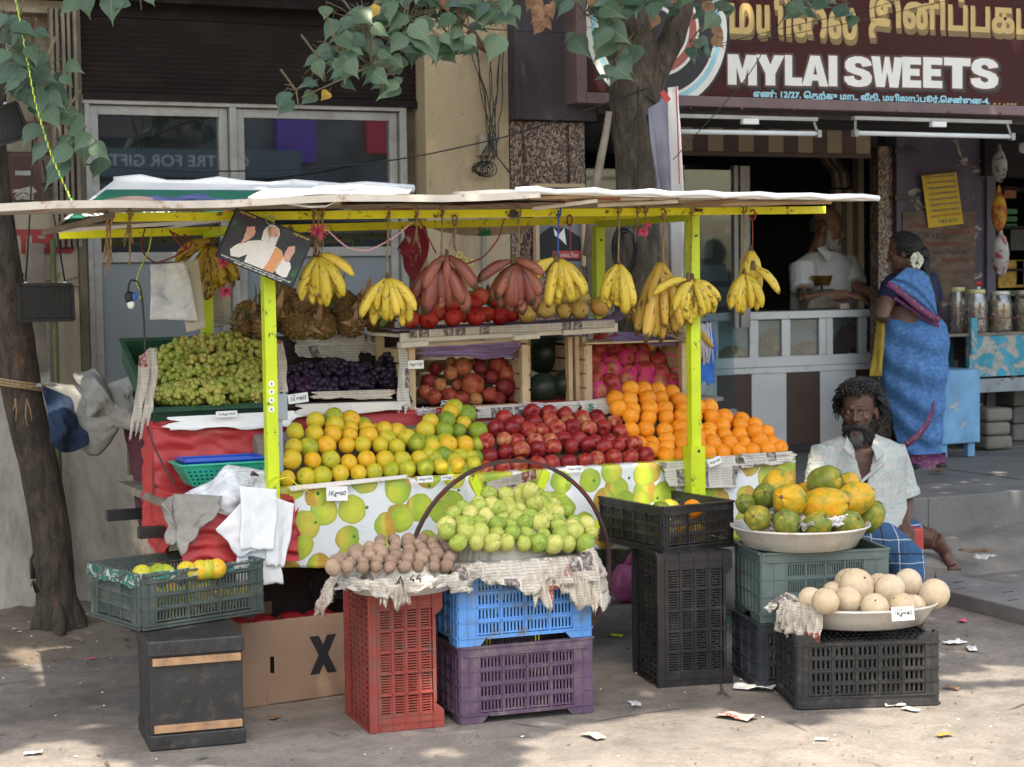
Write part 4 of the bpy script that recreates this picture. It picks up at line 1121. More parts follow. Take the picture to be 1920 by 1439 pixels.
 # 1 long painted panel with a white rusty frame bar, left half
A=onY(-8,390,6.42);B=onY(1010,366,6.42)
t,mb,f=board('roof_panel',[A+Vector((0,.03,-.004)),B+Vector((0,.03,-.004)),Vector((B.x,7.45,B.z-.01)),Vector((A.x+.15,7.45,A.z+.01))],.012,0,'long faded painted panel forming the front left edge of the cart roof','roof panel',wob=.006,seed=3)
obj('sheet',mb,FLEX,t)
mb=MB();
P=[A.lerp(B,k/10)+Vector((0,0,.006*math.sin(k*1.3)))for k in range(11)]
for a_,b_ in zip(P,P[1:]):mb.bar(a_,b_,.03,.026)
obj('frame_bar',mb,mat('white_rusty_bar',(.52,.47,.40),.7,.15,8,.4,40,dirt=(.24,.12,.06),dscale=9,dth=(.56,.66)),t)
lettering('lettering','UNE',SM['outline'],A+Vector((.34,.14,-.008)),A+Vector((.72,.14,-.006)),.22,t,bold=.04,normal=(0,0,-1))
# 2 green flex banner on a frame, tilted up to the back
A,B,C2,D2=onY(95,437,7.3),onY(640,402,7.3),onY(775,356,8.15),onY(214,344,8.15)
t,mb,f=board('roof_banner',[A,B,C2,D2],.014,0,'green printed banner stretched on a frame and tilted up behind the front left edge','banner',wob=.004,seed=5,nu=24,nv=12)
obj('sheet',mb,FLEXW,t)
mb=MB();mb.grid(30,8,lambda u,v:f(.015+.965*u,.06+.72*v,.0165));obj('green_print',mb,FLEXG,t)
mb=MB();mb.grid(4,8,lambda u,v:f(.52+.08*u+.05*v,.08+.7*v,.0185));obj('orange_print',mb,mat('orange_print',(.55,.16,.07),.5),t)
mb=MB();mb.grid(4,8,lambda u,v:f(.62+.3*u+.05*v,.08+.7*v,.0182));obj('white_print',mb,FLEXW,t)
mb=MB();n=16;c_=[f(.16+.0*k+.30*(k/n),.46+.05*math.sin(k*.8),.0205)for k in range(n+1)];e_=[f(.16+.30*(k/n),.46+.05*math.sin(k*.8)+.05+.10*math.sin(math.pi*k/n)**.6,.0205)for k in range(n+1)]
b0=mb.pts(c_+e_)
for k in range(n):mb.face((b0+k,b0+k+1,b0+n+2+k,b0+n+1+k))
obj('figure_print',mb,mat('figure_print',(.10,.13,.30),.5,.5,20),t)
mb=MB();n=10;b0=mb.pts([f(.06+.16*k/n,.46+.03*math.sin(k*.8),.0215)for k in range(n+1)]+[f(.06+.16*k/n,.50+.10*math.sin(math.pi*(k+1)/(n+2)),.0215)for k in range(n+1)])
for k in range(n):mb.face((b0+k,b0+k+1,b0+n+2+k,b0+n+1+k))
obj('figure_print',mb,mat('skin_print',(.50,.32,.26),.5,.3,20),t)
up_=(f(.5,.6,0)[1]-f(.5,.4,0)[1],f(.5,.6,0)[2]-f(.5,.4,0)[2]);nr=Vector((0,-up_[1],up_[0])).normalized()
lettering('lettering',"NRI'S",MT['white'],Vector(f(.10,.10,.022)),Vector(f(.26,.10,.022)),.16,t,bold=.04,normal=nr)
lettering('lettering',"CHILD CARE",MT['white'],Vector(f(.29,.12,.022)),Vector(f(.5,.12,.022)),.11,t,bold=.03,normal=nr)
mb=MB();P=[D2+Vector((0,0,.012)).lerp(Vector((0,0,.0)),0)+(C2-D2)*(k/12)+Vector((0,0,.01*math.sin(k*2)))for k in range(13)]
mb.tube(P,[.017+.004*math.sin(k*1.7)for k in range(13)],8);obj('rolled_edge',mb,FLEXW,t)
# 3 pale cardboard sheets, sunlit
mb=MB()
def card(u,v):
 a_=(465,371),(500,377),(545,384),(580,389),(610,388),(645,371)
 fI=u*5;i=min(int(fI),4);t_=fI-i
 px=a_[i][0]*(1-t_)+a_[i+1][0]*t_;py=a_[i][1]*(1-t_)+a_[i+1][1]*t_
 F0=onY(px,py,6.44);G0=onY(520+180*u,357-4*u,7.35)
 return tuple(F0.lerp(G0,v)+Vector((0,0,.03*math.sin(v*3.1)*(.4+.3*math.sin(u*4)))))
mb.grid(20,12,card)
t=thing('cardboard_sheet','bent sunlit white cardboard sheet drooping over the roof front edge','cardboard',onY(560,375,6.6));solid(obj('sheet',mb,MT['white'],t),.004)
t,mb,f=board('cardboard_sheet',[onY(560,366,6.6),onY(768,364,6.75),onY(772,357,7.5),onY(600,346,7.7)],.006,0,'flat white cardboard sheet on the roof behind the bent one','cardboard',wob=.008,seed=8)
obj('sheet',mb,MT['white'],t)
# 4 right: long white board in polythene, plywood underneath
A,B=onY(966,364,6.42),onY(1645,377,6.42)
t,mb,f=board('roof_board',[A,B,Vector((B.x-.1,7.6,B.z+.04)),Vector((A.x+.25,7.6,A.z+.045))],.018,0,'long white board wrapped in polythene along the right front edge of the roof','roof board',wob=.003,seed=11,nu=40)
obj('sheet',mb,FLEXW,t)
mb=MB();P=[A.lerp(B,k/20)+Vector((0,-.008,.014+.005*math.sin(k*2.1)))for k in range(21)];mb.tube(P,[.012+.002*math.sin(k*1.9)for k in range(21)],10);obj('rolled_edge',mb,FLEXW,t)
A,B=onY(640,398,6.62),onY(1560,389,6.62)
t,mb,f=board('roof_panel',[Vector((A.x,6.5,1.925)),Vector((4.62,6.5,1.927)),Vector((4.55,7.75,1.925)),Vector((A.x,7.75,1.915))],.010,0,'plywood sheet with smeared red print resting on the yellow beams','roof panel',wob=.004,seed=14)
obj('sheet',mb,FLEX,t)
for k,(x0,y0,x1,y1,Y0,Y1,mt,lab)in enumerate(((990,372,1198,366,6.5,6.46,'wood','short pale batten under the white roof board'),(1000,392,1120,377,6.6,6.45,'whitewood','flat whitewashed batten end sticking out above the front beam'),(1120,386,1270,378,6.62,6.5,'whitewood','second whitewashed batten right of the flat one'),(1280,386,1382,376,6.66,6.48,'brownwood','slanting brown batten above the right lime post'),(1350,383,1555,380,6.55,6.6,'wood','long pale batten at the right end of the roof'),(82,437,212,404,7.1,6.7,'oldwood','grey branch slanting down at the left end of the beam'))):
 mb=MB();mb.bar(onY(x0,y0,Y0),onY(x1,y1,Y1),.035 if k<5 else .02,.014 if k<5 else .02)
 tag(bevel(obj('batten',mb,MT[mt]),.002),lab,'batten','battens tucked under the roof')
mb=MB();mb.grid(16,5,lambda u,v:tuple(onY(640+420*u,372+14*v-3*u,6.47+.25*(1-v))+Vector((0,0,.004*math.sin(u*9)))))
tag(obj('flex_strip',mb,peeled('orange_white_flex',(.60,.52,.45),(.45,.10,.10),(.5,.6),4,dist=2)),'striped cream and red flex strip hanging under the roof middle','flex sheet')
# hanging printed rags
mb=MB()
mb.grid(12,14,lambda u,v:tuple(onY(752+(46-14*v)*u+22*v*0+10*math.sin(v*4),424+(105*(1-.35*(1-u)))*v*(.65+.5*u if u<.8 else 1.05-.4*(u-.8)),7.62)+Vector((0,.02*math.sin(u*9+v*3),0))))
tag(solid(obj('printed_rag',mb,peeled('red_white_rag',(.28,.03,.055),(.55,.52,.48),(.56,.6),9))),'crimson printed rag hanging from the back beam by the window','rag')
mb=MB()
mb.grid(22,6,lambda u,v:tuple(onY(800+205*u,418+3*v+(20*math.sin(math.pi*u)**.7+2)*v,7.7)+Vector((0,.02*math.sin(u*7),0))))
tag(solid(obj('printed_flex',mb,peeled('green_beige_flex',(.42,.35,.26),(.03,.20,.12),(.55,.58),5))),'beige and green flex sheet sagging behind the back beam','flex sheet')
# ---------------------------------------------------------------- fruit skins
FR=dict(lime=fruit('sweet_lime_skin',[(.0,(.18,.24,.025)),(.25,(.34,.37,.03)),(.5,(.55,.46,.035)),(.72,(.68,.42,.03)),(.9,(.76,.33,.02)),(1,(.40,.36,.03))],14,.38,spots=(.20,.22,.05),sth=(.6,.7),ss=22),limeg=fruit('green_sweet_lime_skin',[(.0,(.13,.21,.025)),(.35,(.24,.32,.03)),(.62,(.40,.42,.04)),(.8,(.55,.46,.04)),(.9,(.75,.35,.02)),(1,(.75,.35,.02))],12,.22,spots=(.30,.28,.06),sth=(.62,.7),ss=20),orange=fruit('orange_skin',[(0,(.72,.22,.012)),(.5,(.82,.27,.015)),(1,(.88,.34,.03))],8,.3,bs=260,bp=.25,rough=.45),apple=fruit('dark_red_apple_skin',[(0,(.09,.008,.013)),(.35,(.21,.014,.018)),(.6,(.35,.032,.026)),(.8,(.42,.15,.07)),(1,(.50,.36,.14))],14,.5,bp=.03,rough=.3,spots=(.45,.2,.12),sth=(.66,.74),ss=34),pom=fruit('pomegranate_skin',[(0,(.42,.02,.02)),(.5,(.58,.045,.03)),(.8,(.62,.11,.05)),(1,(.58,.22,.08))],9,.4,bp=.1,rough=.4),pomd=fruit('dark_pomegranate_skin',[(0,(.13,.015,.025)),(.35,(.26,.025,.03)),(.6,(.42,.08,.04)),(.8,(.48,.22,.08)),(1,(.52,.26,.10))],10,.4,bp=.25,rough=.45,spots=(.16,.08,.04),sth=(.58,.66),ss=26),wood=fruit('yellow_pear_skin',[(0,(.55,.42,.12)),(.5,(.66,.46,.12)),(1,(.70,.36,.08))],7,.4,bp=.15,spots=(.35,.2,.05),sth=(.62,.72),ss=20),guava=fruit('guava_skin',[(0,(.15,.26,.035)),(.3,(.28,.38,.06)),(.6,(.45,.48,.11)),(.85,(.60,.56,.20)),(1,(.64,.48,.20))],14,.4,bs=90,bp=.5,spots=(.12,.11,.04),sth=(.58,.66),ss=40),sapota=fruit('sapota_skin',[(0,(.24,.155,.11)),(.5,(.31,.21,.155)),(1,(.40,.29,.20))],12,.4,rough=.8,bs=150,bp=.35,spots=(.42,.33,.26),sth=(.6,.72),ss=25,spec=.2),papaya=fruit('papaya_skin',[(0,(.10,.15,.03)),(.22,(.26,.26,.03)),(.42,(.55,.34,.025)),(.75,(.66,.34,.02)),(1,(.72,.28,.02))],13,.85,bp=.15,spots=(.07,.08,.03),sth=(.60,.64),ss=60),papg=fruit('green_papaya_skin',[(0,(.08,.13,.025)),(.5,(.17,.21,.035)),(.8,(.38,.30,.04)),(1,(.60,.30,.03))],12,.75,bp=.15,spots=(.06,.08,.03),sth=(.6,.66),ss=45),melon=fruit('muskmelon_skin',[(0,(.52,.40,.25)),(.5,(.60,.47,.31)),(1,(.66,.55,.40))],5,.4,rough=.6,bs=120,bp=.35,spots=(.38,.26,.14),sth=(.60,.72),ss=14),water=fruit('watermelon_skin',[(0,(.012,.022,.014)),(1,(.028,.042,.026))],6,.5,rough=.35,bp=.06,spots=(.55,.5,.42),sth=(.72,.73),ss=9),napple=fruit('blush_apple_skin',[(0,(.33,.03,.03)),(.5,(.52,.085,.055)),(.85,(.55,.20,.12)),(1,(.62,.36,.16))],9,.4,bp=.04,rough=.35),net=mat('pink_foam_net',(.85,.06,.27),.7,.1,20,.1,90),ggrape=fruit('green_grape_skin',[(0,(.20,.27,.045)),(.5,(.34,.36,.07)),(1,(.52,.36,.11))],20,.8,bp=0,rough=.35,sub=.15,unit=False),bgrape=fruit('black_grape_skin',[(0,(.012,.012,.022)),(.6,(.028,.018,.04)),(.9,(.07,.02,.05)),(1,(.14,.03,.06))],14,.7,bp=0,rough=.4,spots=(.06,.06,.09),sth=(.55,.75),ss=40,unit=False),stemb=mat('brown_stalk',(.12,.08,.04),.9,.3,40,.3,150),stemg=mat('green_stalk',(.16,.20,.05),.8,.3,40,.3,150),ban=None,)
def banmat(name,a,b_,spot,th,tip=.162):
 m,nt,b=newmat(name)
 oi=N(nt,'ShaderNodeObjectInfo')
 v=coord(nt,(1,1,.28))
 va=N(nt,'ShaderNodeVectorMath',operation='ADD');nt.links.new(v,va.inputs[0])
 cx=N(nt,'ShaderNodeCombineXYZ');nt.links.new(math_(nt,'MULTIPLY',oi.outputs['Random'],53.),cx.inputs[0]);nt.links.new(cx.outputs[0],va.inputs[1])
 c=ramp(nt,math_(nt,'ADD',math_(nt,'MULTIPLY',oi.outputs['Random'],.6),math_(nt,'MULTIPLY',noise(nt,va.outputs[0],22,3),.4)),[(.2,a),(.8,b_)])
 c=mix(nt,thr(nt,noise(nt,va.outputs[0],75,6,.72,.4),*th),c,spot)
 c=mix(nt,math_(nt,'MULTIPLY',thr(nt,noise(nt,va.outputs[0],30,3,.6,1.),.60,.63),.8),c,spot)
 sx=N(nt,'ShaderNodeSeparateXYZ');tc=N(nt,'ShaderNodeTexCoord');nt.links.new(tc.outputs['Object'],sx.inputs[0])
 c=mix(nt,ramp(nt,math_(nt,'MULTIPLY',sx.outputs[2],-1.),[(.0,g(.0)),(tip-.012,g(0)),(tip,g(.9))]),c,(.03,.02,.01))
 nt.links.new(c,b.inputs['Base Color']);b.inputs['Roughness'].default_value=.5
 b.inputs['Subsurface Weight'].default_value=.05;b.inputs['Subsurface Scale'].default_value=.3
 return m
BAN=dict(y=banmat('spotted_banana_skin',(.50,.36,.03),(.66,.46,.06),(.055,.032,.012),(.585,.63)),o=banmat('ripe_blotched_banana_skin',(.40,.25,.025),(.50,.34,.035),(.045,.025,.012),(.54,.60)),r=banmat('red_banana_skin',(.17,.035,.025),(.30,.095,.055),(.07,.045,.02),(.57,.66)),l=banmat('long_banana_skin',(.52,.31,.05),(.60,.40,.08),(.10,.05,.015),(.60,.66),.27),gn=banmat('green_banana_skin',(.16,.20,.03),(.26,.29,.05),(.05,.045,.015),(.60,.66)))
def add_stem(mb,p,n_,r_,h):
 mb.cm=1;p=Vector(p);n_=Vector(n_)
 mb.tube([p-n_*h*.3,p+n_*h],r_,6);mb.cm=0
def fruitmesh(kind,seed=0):
 """unit radius, stalk end up (+z)"""
 r_=random.Random(seed+hash(kind)%1+len(kind)*17)
 a,b_,c_=[r_.uniform(0,9)for _ in range(3)]
 mb=MB();n,m_=26,18
 amp=dict(lime=.018,orange=.02,apple=.03,pom=.035,guava=.05,sapota=.045,papaya=.05,melon=.02,water=.012,wood=.05).get(kind,.02)
 def fn(d):
  k=1+amp*n3(d.x*2.2+a,d.y*2.2+b_,d.z*2.2+c_,seed)
  if kind in('orange','lime'):k-=.07*max(0,d.z-.88)/.12
  if kind=='apple':
   k*=1-.34*max(0,(d.z-.80)/.20)**1.6-.22*max(0,(-d.z-.85)/.15)**1.4
   k*=1+.03*math.cos(5*math.atan2(d.y,d.x))*max(0,-d.z)
   k*=1-.10*max(0,-d.z)
  if kind=='pom':k*=1+.025*math.cos(6*math.atan2(d.y,d.x)+a)
  if kind=='guava':k*=1+.05*math.cos(4*math.atan2(d.y,d.x))*max(0,d.z)**2+.06*max(0,-d.z)
  if kind=='papaya':k*=1+.03*math.cos(5*math.atan2(d.y,d.x)+b_)-.10*max(0,d.z)**2+.06*max(0,-d.z+.1)
  if kind=='melon':k*=1+.008*math.cos(10*math.atan2(d.y,d.x))
  return k
 rr=dict(orange=(1,1,.93),lime=(1,1,.95),apple=(1,1,.98),pom=(1,1,.93),guava=(.95,.95,1.05),sapota=(.92,.92,1.04),papaya=(.86,.86,1.18),melon=(1,1,.95),water=(.95,.95,1.12),wood=(1,1,.92)).get(kind,(1,1,1))
 mb.ball((0,0,0),rr,n,m_,fn=fn)
 if kind=='orange':mb.cm=1;mb.ball((0,0,.86*rr[2]/.93),(.07,.07,.03),8,5);mb.cm=0
 if kind=='lime':mb.cm=1;mb.ball((0,0,.885),(.07,.07,.03),8,5);mb.cm=0
 if kind=='apple':add_stem(mb,(0,0,.62),(.15,.1,1),.035,.36)
 if kind=='pom':
  mb.cm=0
  for k in range(6):
   an=k*math.pi/3;q=Vector((math.cos(an),math.sin(an),0))
   mb.tube([Vector((0,0,.88))+q*.10,Vector((0,0,1.02))+q*.15,Vector((0,0,1.16))+q*.24],[.08,.07,.015],5)
 if kind in('guava',):
  mb.cm=1;mb.ball((0,0,1.03),(.17,.17,.06),9,5);mb.cm=0
 if kind=='sapota':mb.cm=1;mb.ball((0,0,1.04),(.08,.08,.05),7,5);mb.cm=0
 if kind=='papaya':mb.cm=1;mb.ball((0,0,1.07),(.13,.13,.05),8,5);mb.cm=0
 if kind=='melon':mb.cm=1;mb.ball((0,0,.94),(.09,.09,.03),8,5);mb.cm=0
 if kind=='wood':mb.cm=1;mb.ball((0,0,.90),(.12,.12,.06),8,5);mb.cm=0
 return mb
FM={}
def fm(kind,mkey,name):
 k=(kind,mkey,name)
 if k not in FM:
  L=[]
  for s_ in range(4):
   me=fruitmesh(kind,s_*3+1).mesh(name)
   me.materials.append(FR[mkey]);me.materials.append(FR['stemb']if kind!='guava'else FR['stemg'])
   L.append(me)
  FM[k]=L
 return FM[k]
ORD=['zeroth','first','second','third','fourth','fifth','sixth','seventh','eighth','ninth','tenth','eleventh','twelfth','thirteenth','fourteenth','fifteenth','sixteenth','seventeenth','eighteenth','nineteenth','twentieth','twenty-first','twenty-second','twenty-third','twenty-fourth','twenty-fifth','twenty-sixth','twenty-seventh','twenty-eighth']
def one(kind,mkey,name,cat,label,p,r_,axis=None,group=None,jitter=.5,meshes=None,rs=None):
 me=(meshes or fm(kind,mkey,name))[rnd.randrange(4)if meshes is None else rnd.randrange(len(meshes))]
 o=bpy.data.objects.new(name,me);COL.objects.link(o)
 ax=Vector(axis if axis is not None else(0,0,1))+Vector((rnd.uniform(-1,1),rnd.uniform(-1,1),rnd.uniform(-1,1)))*jitter
 q=ax.to_track_quat('Z','Y')@Quaternion((0,0,1),rnd.uniform(0,6.28))
 o.rotation_mode='QUATERNION';o.rotation_quaternion=q
 o.location=p;o.scale=(r_,)*3 if not hasattr(r_,'__len__')else r_
 return tag(o,label,cat,group)
def pile(kind,mkey,name,cat,where,rows,r_,group,axis=None,jitter=.9,rvar=.08,rown=None,fill=1.0):
 """rows: (py0, px0, py1, px1, Y) front row first; fruit touch along the row"""
 out=[]
 nr=len(rows)
 for k,(py0,px0,py1,px1,Y)in enumerate(rows):
  a,b_=onY(px0,py0,Y),onY(px1,py1,Y)
  n=max(1,round((b_-a).length/(2*r_*.97)*fill)+1)
  rn=(rown[k]if rown else('front row'if k==0 else 'top row'if k==nr-1 else ORD[k+1]+' row up'))
  for i in range(n):
   t=i/(n-1)if n>1 else .5
   p=a.lerp(b_,t)+Vector((rnd.uniform(-.22,.22)*r_,rnd.uniform(-.2,.2)*r_,rnd.uniform(-.24,.24)*r_ if k else rnd.uniform(-.05,.05)*r_))
   lab=f'{ORD[i+1]} {cat} from left, {rn}, {where}'
   out.append(one(kind,mkey,name,cat,lab,p,r_*rnd.uniform(1-rvar,1+rvar),axis,group,jitter))
 return out
 # ---- front tray, left: mixed sweet limes
def yy(base,k,st=.048):return base+st*k
CF=(.0,-1,.3)
pile('lime','lime','sweet_lime','sweet lime','of the left heap',[(897,541,870,884,6.92),(866,548,862,880,6.955),(836,548,836,872,7.00),(812,556,822,760,7.045),(793,590,822,842,7.085),(783,628,806,708,7.125)],.0375,'sweet limes in the left heap',CF,1.0,.12)
pile('lime','limeg','sweet_lime','sweet lime','of the middle green heap',[(880,840,878,888,6.94),(858,800,858,893,6.975),(832,780,832,893,7.015),(806,796,808,896,7.055),(788,806,792,872,7.09),(770,842,780,876,7.12)],.0385,'green sweet limes heaped in the middle',CF,1.0,.12)
one('lime','limeg','sweet_lime','sweet lime','topmost green sweet lime at the peak of the middle heap',onY(851,766,7.14),.041,CF,'green sweet limes heaped in the middle')
one('lime','lime','sweet_lime','sweet lime','orange sweet lime highest on the left heap beneath the red board',onY(640,817,7.10),.045,CF,'sweet limes in the left heap')
# ---- dark apples
pile('apple','apple','apple','apple','of the dark apple heap',[(880,912,854,1208,6.93),(852,915,830,1190,6.97),(824,912,828,1170,7.01),(806,928,806,1160,7.05),(788,940,794,1152,7.09),(776,1000,784,1120,7.13)],.0385,'dark red apples on the tray',(.0,-.7,-.6),.6,.07)
# ---- oranges
pile('orange','orange','orange','orange','of the bright orange heap',[(856,1248,842,1462,6.935),(842,1222,827,1448,6.965),(832,1195,812,1440,7.0),(806,1185,800,1412,7.035),(782,1185,784,1390,7.07),(768,1158,764,1335,7.105),(746,1152,752,1300,7.14),(726,1180,740,1262,7.175)],.0395,'oranges heaped on the tray',CF,.9,.06)
# sloping boards that carry the heaps from behind
mb=MB();mb.prism([(6.98,.81),(7.185,.81),(7.185,1.02),(7.14,1.00)],'x',2.2,4.46)
tag(obj('sloping_board',mb,MT['oldwood']),'wedge shaped board under the fruit heaps on the cart tray','board')
# ---- top plank: pomegranates and yellow fruit
def row_of(kind,mkey,name,cat,lst,group,Y,axis=CF,jit=.8):
 for(px,py,rpx,lab)in lst:
  p=onY(px,py,Y if not callable(Y)else Y(py));one(kind,mkey,name,cat,lab,p,rpx/ppm(p),axis,group,jit)
POMS=[(769,599,17,'leftmost red pomegranate on the plank'),(803,600,19,'second red pomegranate in the front row on the plank'),(849,597,17,'red pomegranate with orange side in the plank front row'),(892,595,18,'round red pomegranate below the first red banana bunch'),(938,593,18,'bright pomegranate at the right of the plank front row'),(822,589,14,'small pomegranate wedged behind the front row, left'),(868,592,14,'pomegranate behind the orange sided one'),(912,590,15,'pomegranate between the two right front ones'),(960,590,15,'pomegranate beside the pink foam net'),(806,574,17,'pomegranate under the left edge of the red bananas'),(845,570,20,'large pomegranate in the second row'),(885,571,20,'large dark pomegranate in the second row middle'),(934,564,18,'pomegranate high on the right of the heap'),(856,556,16,'pomegranate behind the large second row one'),(900,556,17,'topmost bright pomegranate of the plank heap')]
row_of('pom','pom','pomegranate','pomegranate',POMS,'pomegranates on the plank',lambda py:7.26 if py>594 else(7.31 if py>582 else 7.36))
YEL=[(988,590,17,'yellow fruit beside the pomegranates, tied by a string'),(1022,580,19,'orange tinted fruit in the front row on the plank'),(1057,584,15,'small yellow fruit in the plank front row'),(1087,582,18,'yellow fruit with dark dimple on the plank'),(1125,576,19,'rightmost large yellow fruit on the plank'),(1000,563,17,'yellow fruit behind the tied one'),(1058,556,18,'russet topmost fruit among the yellow ones'),(1091,560,17,'yellow green fruit in the back row on the plank'),(1040,572,14,'half hidden yellow fruit behind the orange tinted one'),(1072,573,13,'half hidden pale fruit behind the small yellow one')]
row_of('wood','wood','yellow_fruit','yellow fruit',YEL,'yellow fruit on the plank',lambda py:7.26 if py>573 else 7.33)
# ---- inside the wooden crate
PD=[(803,715,14,'d'),(812,745,16,'d'),(845,700,14,'d'),(842,741,14,'d'),(816,692,13,'d'),(868,688,18,'d'),(900,690,14,'d'),(886,722,23,'d'),(918,741,15,'d'),(921,708,14,'d'),(934,683,18,'d'),(950,702,18,'d'),(947,727,18,'d'),(967,722,14,'d'),(962,747,13,'d'),(935,748,14,'d'),(858,722,13,'d'),(824,722,14,'d'),(796,735,14,'d'),(865,748,15,'d'),(892,750,14,'d'),(900,668,12,'d'),(960,688,12,'d'),(846,680,11,'d')]
for i,(px,py,rp,_)in enumerate(PD):
 p=onY(px,py,7.34+.10*(755-py)/75.*1.0+(.05 if rp<14 else 0));one('pom','pomd','pomegranate','pomegranate',f"{'dark maroon' if px < 860 else 'russet blotched'} pomegranate, {ORD[1+sum(1 for q, z in enumerate(PD) if (z[0], q) < (px, i))]} from the left side inside the wooden crate",p,rp/ppm(p),CF,'pomegranates in the wooden crate',1)
for i,(px,py,rp,Y,lab)in enumerate(((1024,662,42,7.62,'large dark watermelon at the back between the crates'),(1063,718,27,7.36,'round dark watermelon with pale scars in front'),(1016,728,30,7.40,'dark watermelon low beside the wooden crate'),(1030,640,26,7.75,'watermelon in shadow under the plank'))):
 p=onY(px,py,Y);one('water','water','watermelon','watermelon',lab,p,rp/ppm(p),(1,0,.3),'watermelons between the crates',.3)
 # ---- apples in pink foam nets
def netmesh():
 mb=MB()
 r_=1.045;n=16
 for k in range(n):
  for s_ in(-1,1):
   P=[]
   for i in range(15):
    t=-1.05+1.75*i/14
    an=2*math.pi*k/n+s_*t*.9
    P.append((r_*math.cos(t)*math.cos(an),r_*math.cos(t)*math.sin(an),r_*math.sin(t)*.97))
   mb.tube(P,.046,4,cap=False)
 return mb.mesh('foam_net')
NETM=netmesh();NETM.materials.append(FR['net'])
NA=[]
rows=[(640,1130,1275),(655,1112,1272),(676,1112,1272),(697,1110,1275),(716,1115,1265),(737,1112,1170)]
for k,(py,x0,x1)in enumerate(rows):
 x=x0+(8 if k%2 else 0)
 while x<=x1+4:
  NA.append((x,py+rnd.uniform(-4,4),k));x+=30
cnt=[0]*9
for(px,py,k)in NA:
 cnt[k]+=1
 p=onY(px,py,7.30+.085*(5-k)*.55+rnd.uniform(0,.03))
 r_=18/ppm(p)*rnd.uniform(.94,1.06)
 o=one('apple','napple','netted_apple','apple',f"{ORD[cnt[k]]} pink apple from the left in the {ORD[k+1]} row down of the netted heap",p,r_,(rnd.uniform(-.6,.6),-.6,.5),'apples in pink foam nets',.6)
 if rnd.random()<.62:
  nn=bpy.data.objects.new('foam_net',NETM);COL.objects.link(nn);nn.parent=o
  nn.rotation_euler=(rnd.uniform(-.9,.9),rnd.uniform(-.9,.9),rnd.uniform(0,6))
  # ---- guavas on the newspaper covered crate
pile('guava','guava','guava','guava','of the guava heap',[(1018,862,1020,1095,6.20),(1000,840,1000,1108,6.235),(982,838,986,1098,6.275),(966,855,975,1075,6.31),(952,868,962,1060,6.345),(940,895,950,1040,6.38),(928,920,940,1025,6.41),(918,975,928,1008,6.44)],.0335,'guavas heaped over the blue crate',(.2,-.6,.5),1.3,.17,fill=1.03)
for i,(px,py,rp,lab)in enumerate(((993,921,17,'highest pale guava on the heap'),(1002,943,18,'large pale guava just under the highest one'),(1042,962,18,'large green guava on the right shoulder of the heap'),(934,955,19,'large knobbly guava on the left side of the heap'))):
 p=onY(px,py,6.33);one('guava','guava','guava','guava',lab,p,rp/ppm(p),CF,'guavas heaped over the blue crate')
 # ---- sapotas
pile('sapota','sapota','sapota','sapota','of the brown sapota heap',[(1064,624,1062,838,6.16),(1055,630,1050,840,6.195),(1044,640,1040,842,6.235),(1036,665,1026,840,6.275),(1026,692,1018,832,6.315),(1016,715,1010,820,6.35)],.0265,'sapotas heaped in the paper lined basin',None,1.5,.18,fill=1.0)
# ---- papayas
PAP=[(1549,902,30,'g','small round papaya on the very top of the heap',6.12),(1549,948,36,'o','big spotted orange papaya, front and centre',6.0),(1481,938,34,'o','orange papaya with green eye left of centre',6.04),(1602,935,34,'o','spotted orange papaya on the right side',6.05),(1458,912,32,'o','orange papaya lying behind at the left top',6.22),(1435,930,25,'g','green papaya on the left shoulder of the heap',6.18),(1590,912,28,'o','pale orange papaya behind the right one',6.25),(1420,972,26,'g','green papaya at the left of the bottom ring',5.99),(1475,983,28,'g','green papaya second in the bottom ring',5.94),(1531,987,28,'g','green papaya third in the bottom ring',5.90),(1590,985,29,'g','green papaya fourth in the bottom ring',5.90),(1633,968,27,'g','dark green papaya at the right of the bottom ring',6.0),(1398,945,20,'g','green papaya half hidden at the far left edge',6.2),(1520,925,24,'o','papaya hidden behind the top ones',6.25)]
for px,py,rp,k,lab,Y in PAP:
 Y+=.15+(.05 if 'bottom ring'in lab else 0);rp*=1.1;p=onY(px,py,Y);ax=(rnd.choice([-1,1])*.9,-.5,.1)if k=='o'else(rnd.uniform(-.6,.6),-.5,.5)
 one('papaya','papaya'if k=='o'else 'papg','papaya','papaya',lab,p,rp/ppm(p)*(.98 if k=='o'else 1.0),ax,'papayas in the large basin',.35)
MEL=[(1606,1099,31,5.80,'large muskmelon at the top left of the pile'),(1668,1105,27,5.74,'muskmelon in the top middle'),(1703,1093,25,5.84,'muskmelon at the top right behind'),(1752,1114,27,5.66,'sunlit muskmelon at the right end of the basin'),(1590,1092,24,5.88,'muskmelon tucked behind the large top left one'),(1648,1098,22,5.85,'muskmelon half hidden between the top ones'),(1548,1128,24,5.66,'pale muskmelon in the front row, second from left'),(1520,1124,22,5.78,'pale muskmelon at the left end of the basin'),(1590,1126,25,5.70,'pale muskmelon in the front row, third from left'),(1640,1139,25,5.62,'low muskmelon with a ridge in the middle front'),(1690,1138,25,5.60,'muskmelon with pale sunlit patch behind the price card'),(1716,1137,20,5.68,'muskmelon wedged near the right end'),(1562,1112,20,5.86,'muskmelon partly hidden at the back left')]
for px,py,rp,Y,lab in MEL:
 Y+=.13;rp*=1.08;p=onY(px,py,Y);one('melon','melon','muskmelon','muskmelon',lab,p,rp/ppm(p),(rnd.uniform(-1,1),-.3,.6),'muskmelons in the oval basin',.5)
